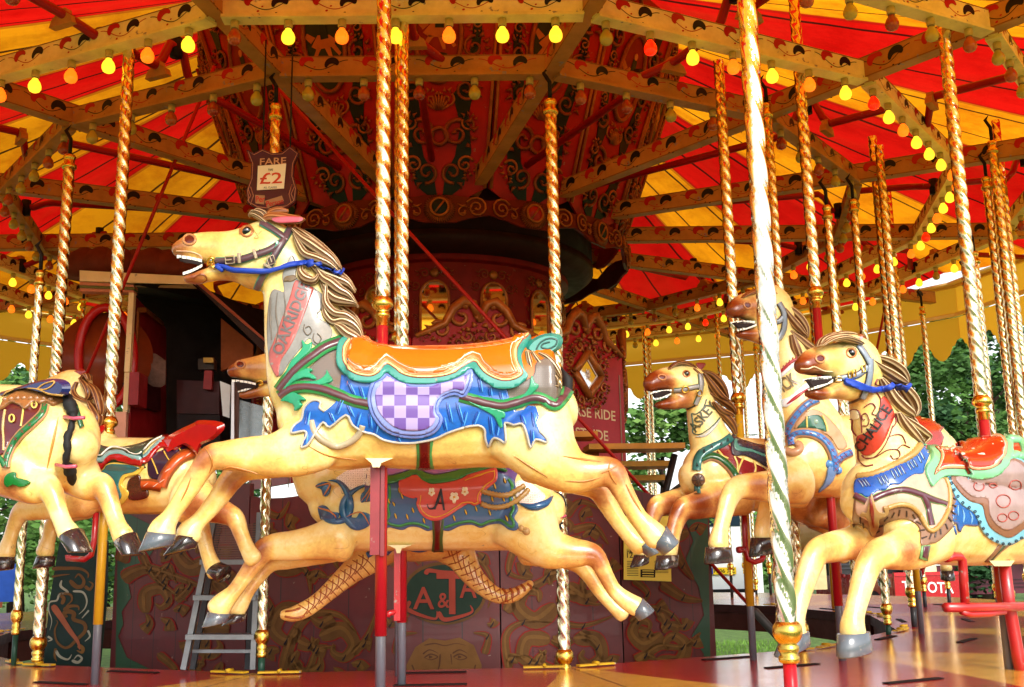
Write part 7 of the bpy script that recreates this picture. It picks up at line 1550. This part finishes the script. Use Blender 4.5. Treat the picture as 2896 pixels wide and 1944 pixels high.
    for q in ([(1470,830),(1490,900),(1480,970)], [(1540,860),(1570,920),(1560,980)], [(1430,800),(1430,900)]): h.strip('blue_ruffle', e(q), 2, paint('7cb4e0', .3), .009, taper=True)
    h.patch('side_panel', e([(1330,520),(1370,640),(1440,770),(1580,870),(1630,960),(1690,1080),(1800,1165),(1930,1190),(2060,1130),(2200,1050),(2260,700),(2150,420),(1960,340),(1820,480),(1600,520)]), paint('7cc0d4', .3, .5, .2), .010)
    h.patch('side_panel', e([(1360,520),(1430,660),(1540,760),(1660,800),(1690,910),(1740,1010),(1850,1090),(1950,1110),(2070,1030),(2180,960),(2220,700),(2130,440),(1960,350),(1820,490),(1600,525)]), paint('8a5c44', .35, .5, .25), .013)
    h.patch('side_panel', e([(1400,530),(1470,640),(1570,720),(1710,740),(1730,880),(1790,980),(1900,1040),(2000,1000),(2090,920),(2160,700),(2090,460),(1950,370),(1820,500),(1600,530)]), paint('a88c88', .35, .5, .3, chips=.1), .016)
    for x, y, r in ((1620,620,50),(1760,600,40),(1860,760,70),(1960,900,50),(1850,920,46),(1980,600,60)): h.ring('side_panel', *e([(x, y)])[0], r/3.485, r/3.485*.85, .0025, paint('a8483c', .4), .018)
    q = [(1345,540),(1385,650),(1470,775),(1590,860),(1640,960),(1710,1080),(1810,1150),(1930,1170),(2050,1115)]
    for x, y in spline(q, 2): h.ring('side_panel', *e([(x, y)])[0], 3, 3, .0022, paint('1c3c50', .4), .0125)
    h.patch('girth', e([(1700,1355),(1770,1355),(1960,1180),(1850,1170)]), brn, .006, sm=1); h.patch('girth', e([(1740,1350),(1762,1350),(1920,1185),(1885,1180)]), paint('2c4420', .4), .009, sm=1)
    sb = [(1075,205),(1150,262),(1165,340),(1125,400),(1105,480),(1130,550),(1165,618),(1200,590),(1280,528),(1400,518),(1550,533),(1700,532),(1820,492),(1900,425),(1955,330),(1970,240),(1955,170),(1900,128),(1820,108),(1650,130),(1450,170),(1350,240),(1250,250)]
    h.patch('saddle_border', e(sb), mint, .022)
    fo = spline(e([(1178,515),(1185,440),(1232,380),(1245,310),(1200,252),(1350,262),(1440,195),(1600,150),(1820,128),(1890,160),(1915,240),(1880,340),(1800,420),(1680,466),(1500,462),(1340,456),(1240,472)]), 3, True)
    h.patch('seat', fo, paint('7c1414', .3), .0245, sm=1); h.patch('seat', inset(fo, 1.5), paint('f0a06c', .3, .5), .0255, sm=1); h.patch('seat', inset(fo, 7), paint('f4e4d0', .3, .5), .0265, sm=1); h.patch('seat', inset(fo, 8.6), org, .0275, sm=1)
    h.rope('cantle_scroll', e([(1950,330),(2010,300),(2060,320),(2100,280),(2080,200),(2020,150),(1950,140)]), .02, mint, .0); tube(h.acc('cantle_scroll'), [h.P(*p, .1) for p in e([(1940,150),(2020,150),(2080,200),(2095,270),(2060,310),(2000,290),(1975,240)])], .018, mint, 9)
    # neck lettering
    h.patch('name_scroll', g([(780,1170),(800,1290),(850,1350),(930,1340),(1010,1270),(1070,1170),(1110,1060),(1145,960),(1110,860),(1045,770),(1010,820),(1000,900),(965,1020),(890,1120)]), paint('c83c28', .3, .5, .4, 12, chips=.4), .004)
    h.text('name_scroll', 'CHALICE', g([(835,1330)])[0], g([(1120,905)])[0], 30, paint('1c1010', .35), .008)
    dl = paint('7c1c24', .4)
    for q in ([(740,900),(705,930),(705,1000),(735,1000),(735,1100),(775,1160)], [(740,900),(790,910),(815,960),(825,1050),(830,1130)], [(850,1150),(900,1100),(960,1010),(1000,900),(1010,800),(960,720)], [(830,1350),(870,1385),(950,1370),(1030,1290),(1090,1180),(1130,1060)], [(780,1180),(790,1310),(800,1400),(860,1460),(940,1450)], [(860,1380),(960,1370),(1080,1300),(1180,1300),(1200,1360),(1140,1390),(1110,1350)], [(840,1060),(880,1060),(900,1010),(870,940),(830,960),(840,1000),(860,1000)], [(850,880),(920,840),(960,880),(930,940),(980,960)], [(1110,1000),(1150,970),(1160,1030),(1120,1090)], [(1080,1180),(1150,1150),(1220,1160),(1260,1240)], [(1180,1290),(1230,1250),(1300,1280)], [(980,600),(960,650),(1010,660),(1000,600)]): h.strip('painted_outline', g(q), 1.3, dl, .0055)
    h.patch('painted_outline', g([(715,935),(735,905),(775,905),(800,950),(800,990),(730,1000)]), paint('f0e0b0', .35), .0045, step=4)
    # head
    h.eye(*g([(722,345)])[0], 12); h.nostril(*g([(416,400)])[0], 13, 10.5, .2)
    h.slab('mouth', g([(265,610),(380,575),(520,575),(580,590),(500,650),(320,690)]), .036, paint('3c120c', .3), sm=1)
    h.teeth(g([(245,605)])[0], g([(530,572)])[0], 10, 8, lat=.044); h.teeth(g([(300,715)])[0], g([(545,630)])[0], 9, 8, dirn=-1, lat=.042)
    h.strip('head_carving', g([(225,500),(300,500),(360,480),(450,520),(540,530)]), 1.8, paint('e8c8a0', .25), .002); h.strip('head_carving', g([(640,290),(700,270),(770,300),(800,360)]), 2, paint('e8c88c', .3), .003)
    bridle_simple(h, [g([(570,600),(700,580),(800,550),(880,480)]), g([(905,400),(905,520),(890,620),(860,720),(830,790)]), g([(790,270),(850,350),(905,450)])], 7, '8c98a8', '3c3434')
    h.strip('bridle', g([(555,865),(700,840),(840,780)]), 3, paint('4a2c14', .4), .004); h.ring('bit', *g([(590,600)])[0], 9, 9, .0055, BRASS, .010)
    for x, y in ((700,560),(740,545),(830,505)): h.strip('buckle+', g([(x-14,y-34),(x+14,y-40),(x+18,y+22),(x-10,y+28)]), 1.5, GOLD, .014, m=1, closed=True)
    for q, o in (([(400,280,12),(440,220,26),(520,190,32),(620,180,30),(720,210,24),(800,250,16),(840,270,6)], .05), ([(420,240,12),(500,180,24),(600,155,26),(720,165,24),(820,220,10)], .0), ([(430,270,10),(520,215,22),(640,200,24),(760,235,16),(820,262,6)], .075)): h.lock('forelock', g(q), .03, o)
    h.lock('ear', g([(780,190,14),(810,180,26),(835,210,24),(845,240,10)]), .02, .03, paint('a86434', .3), paint('7c3c1c', .3)); h.slab('ear', g([(800,190),(830,180),(842,200),(820,215)]), .004, paint('d89ca0', .3), off=.055)
    for q, o in (([(890,375,14),(980,390,34),(1080,430,48),(1180,500,48),(1240,580,34),(1262,640,10)], .05), ([(910,420,14),(980,480,34),(1080,540,48),(1180,600,44),(1250,640,14)], .07), ([(1010,600,20),(1060,680,48),(1120,780,64),(1200,860,66),(1290,930,44),(1325,975,10)], .08), ([(1160,620,20),(1250,700,50),(1320,800,52),(1350,900,30),(1335,970,8)], .05), ([(1180,940,18),(1220,1020,44),(1290,1110,52),(1360,1190,40),(1415,1245,10)], .10), ([(1200,960,18),(1300,1040,40),(1400,1120,44),(1460,1180,24),(1420,1240,8)], .06), ([(900,380,16),(1040,480,40),(1160,640,50),(1280,800,40),(1330,950,16)], 0), ([(1200,900,20),(1300,1020,40),(1400,1180,20)], 0)): h.lock('mane', g(q), .034, o)
    h.solid('mane'); h.strip('rein', g([(660,618),(760,650),(860,685),(960,702),(1050,692),(1140,665),(1220,662),(1292,692)]), 8.5, paint('123fb0', .5, .1, .2), .02, m=6)
    h.patch('rein', g([(655,590),(700,590),(800,625),(880,660),(960,690),(940,722),(830,712),(700,672),(652,650)]), paint('123fb0', .5, .1, .2), .022)
    h.hoof((2377,1796), (2449,1784), (2458,1840), (2376,1864), .046, .11, HOOF); h.hoof((2226,1795), (2276,1784), (2283,1818), (2196,1862), .048, -.10, HOOF)
    h.hoof((3282,1722), (3352,1722), (3350,1765), (3270,1770), .045, .1, HOOF); h.hoof((3228,1735), (3292,1735), (3290,1775), (3215,1780), .043, -.1, HOOF); tail_(h, [(3135,1340,5),(3150,1370,16),(3155,1420,14),(3150,1480,12),(3148,1530,15),(3140,1570,5)])
    h.pole((2601,0), (2775,1150), R=.031, top_z=3.7, kink=1)
    mr = paint('b01a1c', .35, .4, .25, chips=.5); a = h.acc('footrest')
    tube(a, [h.P(x, y, .1) for x, y in T('F3', [(1790,195),(1840,182),(1885,185),(1905,210),(1912,300),(1925,510)])], .018, mr, 10); tube(a, [h.P(x, y, .1) for x, y in T('F3', [(1790,540),(2000,538),(2600,530)])], .019, mr, 10); tube(a, [h.P(x, y, .1) for x, y in T('F3', [(1900,570),(1960,590),(2100,585),(2200,570)])], .012, mr, 8)
    tube(a, [h.P(x, y, .05) for x, y in T('F3', [(2195,210),(2230,500),(2290,850),(2345,1150)])], .026, mr, 10)
    h.slab('rod_bracket', e([(1750,1345),(2000,1345),(1960,1400),(1800,1400)]), .06, paint('d8c890', .4, .3, .2), off=.04, sm=1, rnd=0)
    return h.done()
def blue_collar_horse():
    h = Horse('yellow horse with blue crossed collar bands, partly behind the palest pole', (2316,962), 3.7)
    h.chain([(2072,880,22,.04),(2092,870,32,.05),(2122,868,44,.058),(2152,876,62,.07),(2182,886,82,.082),(2206,892,74,.075)]); h.chain([(2092,946,10,.03),(2112,947,15,.038),(2140,946,24,.045),(2172,945,40,.06)])
    h.chain([(2203,880,52,.055),(2222,950,50,.062),(2238,1020,58,.075),(2254,1090,72,.09),(2275,1170,90,.12),(2300,1230,102,.14)])
    h.chain([(2238,1312,65,.10),(2272,1302,100,.14),(2340,1292,112,.15),(2430,1290,112,.15),(2530,1290,112,.15),(2620,1292,106,.14),(2665,1292,70,.1)])
    h.chain([(2262,1360,66,.075),(2190,1376,48,.055),(2128,1376,38,.045),(2086,1380,33,.041),(2063,1408,30,.036),(2050,1450,26,.032),(2040,1490,24,.03),(2034,1520,28,.037),(2032,1541,31,.041)], .10)
    h.chain([(2262,1385,52,.06),(2205,1395,38,.044),(2182,1410,31,.037),(2168,1440,27,.031),(2160,1475,25,.03),(2158,1500,28,.036),(2159,1515,30,.04)], -.10)
    h.chain([(2620,1340,80,.09),(2680,1370,50,.06),(2730,1390,36,.044),(2760,1440,26,.034),(2790,1500,24,.03)], .1); h.chain([(2620,1350,70,.09),(2690,1400,40,.05),(2720,1450,28,.036),(2750,1510,24,.03)], -.1)
    h.body([(2070,880,60,1.0),(2110,870,50,.7),(2100,945,55,1.0),(2080,1385,55,.7),(2060,1430,40,.4),(2180,1410,40,.4),(2300,1380,90,.25),(2140,960,50,.5)])
    g = lambda p: T('E2', p); e3 = lambda p: T('E3', p)
    h.patch('breast_panel', g([(170,1090),(230,970),(330,900),(430,930),(520,1010),(620,1130),(680,1260),(600,1300),(520,1180),(420,1120),(300,1100)]), paint('caa078', .35, .4, .3), .006)
    h.patch('breast_panel', g([(190,1085),(260,1000),(300,965),(400,960),(460,1050),(480,1120),(380,1090),(280,1080)]), paint('2f6c58', .25, .6, .3), .009)
    for q in ([(280,970),(285,1080)], [(430,960),(470,1060),(480,1120)]): h.strip('breast_panel', g(q), 2.4, paint('dccb6c', .3), .012, m=3)
    h.ball('breast_panel', *g([(368,1022)])[0], 7, paint('9cc0a8', .15, .8), .008, .5)
    xband(h, 'collar_band', g([(90,1150),(120,1060),(190,950),(290,850),(390,800)]), 8.5, '3c7cc0', 'b08460', 8); xband(h, 'collar_band', g([(135,1260),(130,1190),(180,1140),(280,1130),(390,1160),(470,1220),(530,1320),(555,1420),(560,1500)]), 8.5, '3c7cc0', 'b08460', 11); xband(h, 'collar_band', g([(720,1320),(630,1360),(580,1410)]), 8, '3c7cc0', 'b08460', 4)
    h.rope('collar_band', g([(80,1310),(140,1330),(200,1310),(215,1260),(180,1240)]), .02, paint('b08460', .35), .002)
    for x, y in ((500,1440), (590,1500)): h.ball('collar_band', *g([(x, y)])[0], 12, paint('4a8cd0', .25, .6), .0, .7)
    h.patch('collar_band', T('E4', [(1890,420),(1960,440),(1930,540),(1880,600),(1790,665),(1840,590),(1870,510)]), paint('6a94c8', .25, .6, .2), .014, step=5)
    h.strip('neck_banner', g([(10,580),(60,540),(130,480),(205,430)]), 6, paint('dfe6ea', .3), .006); h.strip('neck_banner', g([(10,550),(60,500),(120,440),(190,400)]), 4, paint('a81c2c', .3), .007)
    for x in range(6): h.strip('neck_banner', g([(30+x*30, 540-x*26), (25+x*30, 490-x*26)]), 1, paint('a81c2c', .3), .008, m=2)
    h.patch('neck_banner', g([(20,820),(120,770),(260,650),(310,640),(300,700),(200,780),(80,880)]), paint('dce4ea', .3, .5), .006); h.strip('neck_banner', g([(90,850),(180,780),(300,690)]), 4.5, paint('a81c2c', .3), .008, taper=True)
    h.text('neck_banner', 'WYICK', g([(-90,830)])[0], g([(205,640)])[0], 38, paint('6c5a34', .4), .008)
    h.nostril(*e3([(1092,222)])[0], 11, 8.5, .5); h.slab('mouth', e3([(940,400),(1040,370),(1160,390),(1190,410),(1090,450),(990,450)]), .034, paint('3c120c', .3), sm=1)
    h.teeth(e3([(930,388)])[0], e3([(1170,378)])[0], 8, 7, lat=.042); h.teeth(e3([(990,475)])[0], e3([(1185,425)])[0], 7, 7, dirn=-1, lat=.038)
    h.eye(2172,868,10); bridle_simple(h, [e3([(1210,410),(1300,400),(1400,380),(1440,340)]), e3([(1400,200),(1450,300),(1450,450),(1400,560)])], 6, '8c98a8', '3c3434')
    lk = (paint('c8a878', .35, .4, .3, 30), paint('74482a', .4, .3))
    for q, o in (([(1050,140,10),(1120,100,24),(1220,80,28),(1340,110,22),(1420,160,8)], .04), ([(1380,100,14),(1440,150,24),(1450,190,8)], .02)): h.lock('forelock', e3(q), .028, o, paint('a8642c', .35), paint('6c3414', .4))
    for q, o in (([(1440,220,16),(1520,270,40),(1600,350,50),(1660,450,36),(1672,545,8)], .05), ([(1450,260,16),(1500,340,34),(1580,430,40),(1660,520,12)], .07), ([(1510,480,16),(1580,540,44),(1660,610,50),(1720,650,30),(1775,690,8)], .05), ([(1530,520,16),(1560,620,40),(1590,700,40),(1610,760,10)], .07)): h.lock('mane', e3(q), .03, o, *lk)
    h.hoof((2001,1548), (2062,1548), (2067,1590), (1997,1597), .045, .10, HOOFD); h.hoof((2129,1521), (2188,1521), (2185,1563), (2123,1577), .044, -.10, HOOFD)
    h.patch('saddle', [(2480,1180),(2640,1170),(2660,1260),(2560,1300),(2480,1280)], paint('a82c1c', .25, .6), .012)
    h.pole((2191,0), R=.0295, top_z=3.6, zc=1.75, rod='green'); return h.done()
def teal_collar_horse():
    h = Horse('yellow horse with a teal collar and brown rosette, facing the lettered panels', (2088,1132), 3.4)
    h.chain([(1838,1088,22,.04),(1856,1078,28,.048),(1882,1072,32,.054),(1910,1076,44,.065),(1940,1086,60,.08),(1966,1090,54,.075)]); h.chain([(1862,1146,10,.03),(1882,1144,15,.038),(1912,1136,22,.045),(1945,1124,30,.06)])
    h.chain([(1960,1080,42,.055),(1978,1130,42,.062),(1992,1190,50,.075),(2010,1250,64,.095),(2040,1300,85,.13)])
    h.chain([(1962,1352,48,.09),(1988,1345,82,.13),(2050,1340,98,.14),(2130,1342,100,.14),(2220,1352,102,.14),(2300,1378,108,.14),(2350,1400,90,.12),(2375,1410,55,.08)])
    h.chain([(2095,1392,66,.075),(2025,1415,48,.055),(1965,1432,37,.045),(1932,1440,32,.041),(1915,1470,27,.033),(1904,1505,24,.03),(1896,1540,25,.034),(1890,1562,28,.038)], .10)
    h.chain([(2010,1405,54,.06),(1940,1412,36,.044),(1885,1424,31,.04),(1857,1434,29,.037),(1846,1465,24,.031),(1833,1505,21,.028),(1822,1545,24,.032),(1815,1562,26,.036)], -.10)
    h.chain([(2330,1430,70,.085),(2370,1470,40,.05),(2400,1490,30,.04),(2420,1530,22,.03),(2440,1570,22,.03)], .1); h.chain([(2320,1450,60,.085),(2350,1490,34,.045),(2370,1530,24,.032),(2390,1580,22,.03)], -.1)
    h.body([(1838,1085,60,1.2),(1865,1095,50,1.0),(1868,1145,60,1.1),(1920,1140,50,.7),(1930,1438,60,1.0),(1912,1480,50,.9),(1990,1440,70,.7),(1850,1435,60,1.0),(1840,1490,50,.9),(2060,1450,80,.5),(2300,1480,110,.75),(2250,1450,90,.5),(2010,1390,50,.3)])
    g = lambda p: T('E4', p); e3 = lambda p: T('E3', p); tl = paint('24706c', .3, .5, .25); dk = paint('2c2c3c', .25, .6, .3)
    h.patch('saddle', g([(935,110),(1000,150),(1130,190),(1280,230),(1330,330),(1300,430),(1180,360),(1060,310),(940,300)]), dk, .012); h.patch('saddle', g([(960,150),(1030,180),(1160,220),(1270,260),(1270,330),(1130,280),(970,260)]), paint('4c8478', .25, .6, .2), .014); h.patch('saddle', g([(990,170),(1130,210),(1260,250),(1260,300),(1120,255),(1010,225)]), dk, .016)
    h.patch('cloth', g([(790,270),(900,200),(960,300),(1000,330),(1250,430),(1250,500),(1000,500),(930,400),(850,330)]), paint('7c1420', .25, .6, .3), .006)
    for q in ([(800,260),(850,320),(900,340)], [(960,320),(990,400),(985,480)], [(1050,330),(1010,420),(990,490)], [(1150,360),(1170,430),(1160,480)]): h.strip('cloth', g(q), 2.4, paint('d8c060', .3), .010, m=3)
    h.strip('teal_collar', g([(930,130),(850,185),(740,235),(650,290),(605,370),(595,460)]), 12, tl, .012); h.strip('teal_collar', g([(600,600),(602,690)]), 9, tl, .010, m=3)
    for x, y in ((890,160),(830,195),(740,225),(670,275),(600,410)):
        for d in (-9, 0, 9): h.strip('teal_collar', g([(x+d*.4, y-14), (x+d, y+18)]), .9, paint('0c2c2c', .4), .0155, m=2)
    h.strip('green_band', g([(650,350),(730,320),(810,340),(890,400),(950,470),(985,540)]), 12, paint('a87c58', .35), .008); h.strip('green_band', g([(650,345),(730,315),(815,335),(895,395),(955,465),(985,520)]), 8, paint('0c5a2c', .25, .6), .011)
    h.ball('rosette', *g([(610,550)])[0], 19, paint('6c4424', .35, .5, .4), .0, .35)
    for i in range(8): t = i*pi/4; x, y = 610, 550; h.strip('rosette', g([(x+10*cos(t), y+12*sin(t)), (x+48*cos(t), y+62*sin(t))]), 1.2, paint('3c2010', .4), .017, m=2)
    h.text('neck_banner', 'ASKEY', e3([(585,1480)])[0], e3([(795,1215)])[0], 28, paint('4c4c2c', .4), .006)
    for q in ([(545,1290),(560,1400),(560,1480),(640,1490),(760,1400),(820,1330)], [(545,1290),(600,1290),(660,1230),(690,1150)]): h.strip('neck_banner', e3(q), 1.5, paint('3c5c4c', .4), .005)
    h.strip('neck_banner', e3([(580,1520),(680,1500),(760,1430),(820,1350)]), 5, paint('c8ccc4', .4), .0045, taper=True)
    h.eye(*e3([(492,897)])[0], 8.5); h.nostril(*e3([(252,932)])[0], 11, 7, .2); h.slab('mouth', e3([(150,1095),(250,1060),(345,1055),(340,1090),(250,1130),(175,1140)]), .034, paint('100806', .3), sm=1)
    h.teeth(e3([(135,1085)])[0], e3([(350,1052)])[0], 8, 5, lat=.04); h.teeth(e3([(180,1160)])[0], e3([(345,1100)])[0], 7, 5, dirn=-1, lat=.036)
    bridle_simple(h, [e3([(370,1065),(450,1055),(540,1035),(610,1020)]), e3([(625,900),(635,1000),(620,1100),(580,1200)])], 5.5, '9a9a98', '3a5a3c')
    h.strip('bridle', e3([(400,1260),(500,1245),(580,1210)]), 2, paint('3c2a18', .4), .004); h.ring('bit', *e3([(480,1050)])[0], 9, 8, .004, GOLD, .012); h.ring('buckle', *e3([(610,1085)])[0], 7, 8, .003, GOLD, .012)
    br = (paint('a8743c', .35, .4, .3, 30), paint('5c3010', .4, .3))
    for q, o in (([(320,850,8),(380,800,18),(460,790,24),(550,830,22),(610,890,10)], .04), ([(560,850,8),(600,900,16),(630,960,16),(650,1020,6)], .06)): h.lock('forelock', e3(q), .026, o, *br)
    h.slab('ear', e3([(590,790),(680,795),(660,840),(620,875),(600,830)]), .012, paint('8c2418', .3), off=.04)
    for q, o in (([(640,870,12),(720,900,30),(800,970,42),(860,1060,34),(895,1140,8)], .05), ([(720,1090,12),(800,1130,38),(880,1180,42),(940,1240,26),(962,1290,8)], .05), ([(790,1250,12),(850,1290,40),(910,1350,46),(955,1430,28),(972,1490,8)], .06), ([(660,900,12),(740,1010,34),(820,1110,34),(900,1160,10)], .07), ([(760,1180,12),(820,1250,30),(900,1290,30),(950,1320,8)], .075)): h.lock('mane', e3(q), .03, o, *br)
    h.hoof((1860,1571), (1916,1570), (1913,1602), (1855,1614), .042, .10, HOOFD); h.hoof((1798,1570), (1832,1571), (1831,1592), (1785,1607), .04, -.10, HOOFD)
    h.pole((2050,178), (2088,1140), R=.0285, rod='yellow'); bracket(h, T('E4', [(1060,880),(1068,1050),(1072,1200),(1100,1330),(1160,1360),(1230,1340),(1255,1300)]), .014); bracket(h, T('E4', [(1000,1240),(1060,1235)]), .016); return h.done()
def around(root, sec, dz, label, dr=0):
    p = V(root.location)-AX; p *= 1+dr/p.length; a = sec*TH; q = V((p.x*cos(a)-p.y*sin(a), p.x*sin(a)+p.y*cos(a), 0))+AX
    return dup(root, q+V((0,0,dz)), a, label)
def herd():
    main_horse(); second_horse(); cockerel(); rump_horse(); green_saddle_horse(); red_saddle_horse(); r2 = blue_collar_horse(); r3 = teal_collar_horse()
    around(r2, 1.55, -.15, 'yellow horse cut by the right edge, facing the viewer', .45); around(r3, 1.2, .0, 'yellow horse half hidden behind the mane and rein of the red-saddled horse')
    around(r3, 2, -.15, 'distant yellow horse with a teal collar, far side of the carousel at right'); around(r3, 3.05, -.25, 'farthest yellow horse, seen between the legs of the red-saddled horse')
GLOSS['k'] = .35
ground(); platform(); roof_beams(); bulbs(); canopy(); cranks(); droppers(); centre(); lower_boards(); ladder(); booth(); sign(); outside()
GLOSS['k'] = 1
herd()

# --- labels: things alike are told apart by their order across the view
bpy.context.view_layer.update()
def ordinals():
    by = {}
    for o in S.objects:
        if o.parent is None and o.get('label'): by.setdefault(o['label'], []).append(o)
    nth = lambda i: '%d%s' % (i, 'th' if 10 <= i % 100 <= 20 else {1: 'st', 2: 'nd', 3: 'rd'}.get(i % 10, 'th'))
    for lb, L in by.items():
        if len(L) < 2: continue
        X = []
        for o in L:
            m = [c for c in o.children if c.type == 'MESH'] or [o]; c = sum((m[0].matrix_world @ V(b) for b in m[0].bound_box), V((0,0,0)))/8
            x, y = proj(c); X.append((x, y, o, seen(c, 700)))
        near = [t for t in X if t[3]]
        for i, t in enumerate(sorted(near, key=lambda t: t[0])): t[2]['label'] = lb+', '+('leftmost of all' if i == 0 else 'rightmost of all' if i == len(near)-1 else nth(i+1)+' from the left')
        for t in X:
            if not t[3]: t[2]['label'] = lb+', out of view'
ordinals()
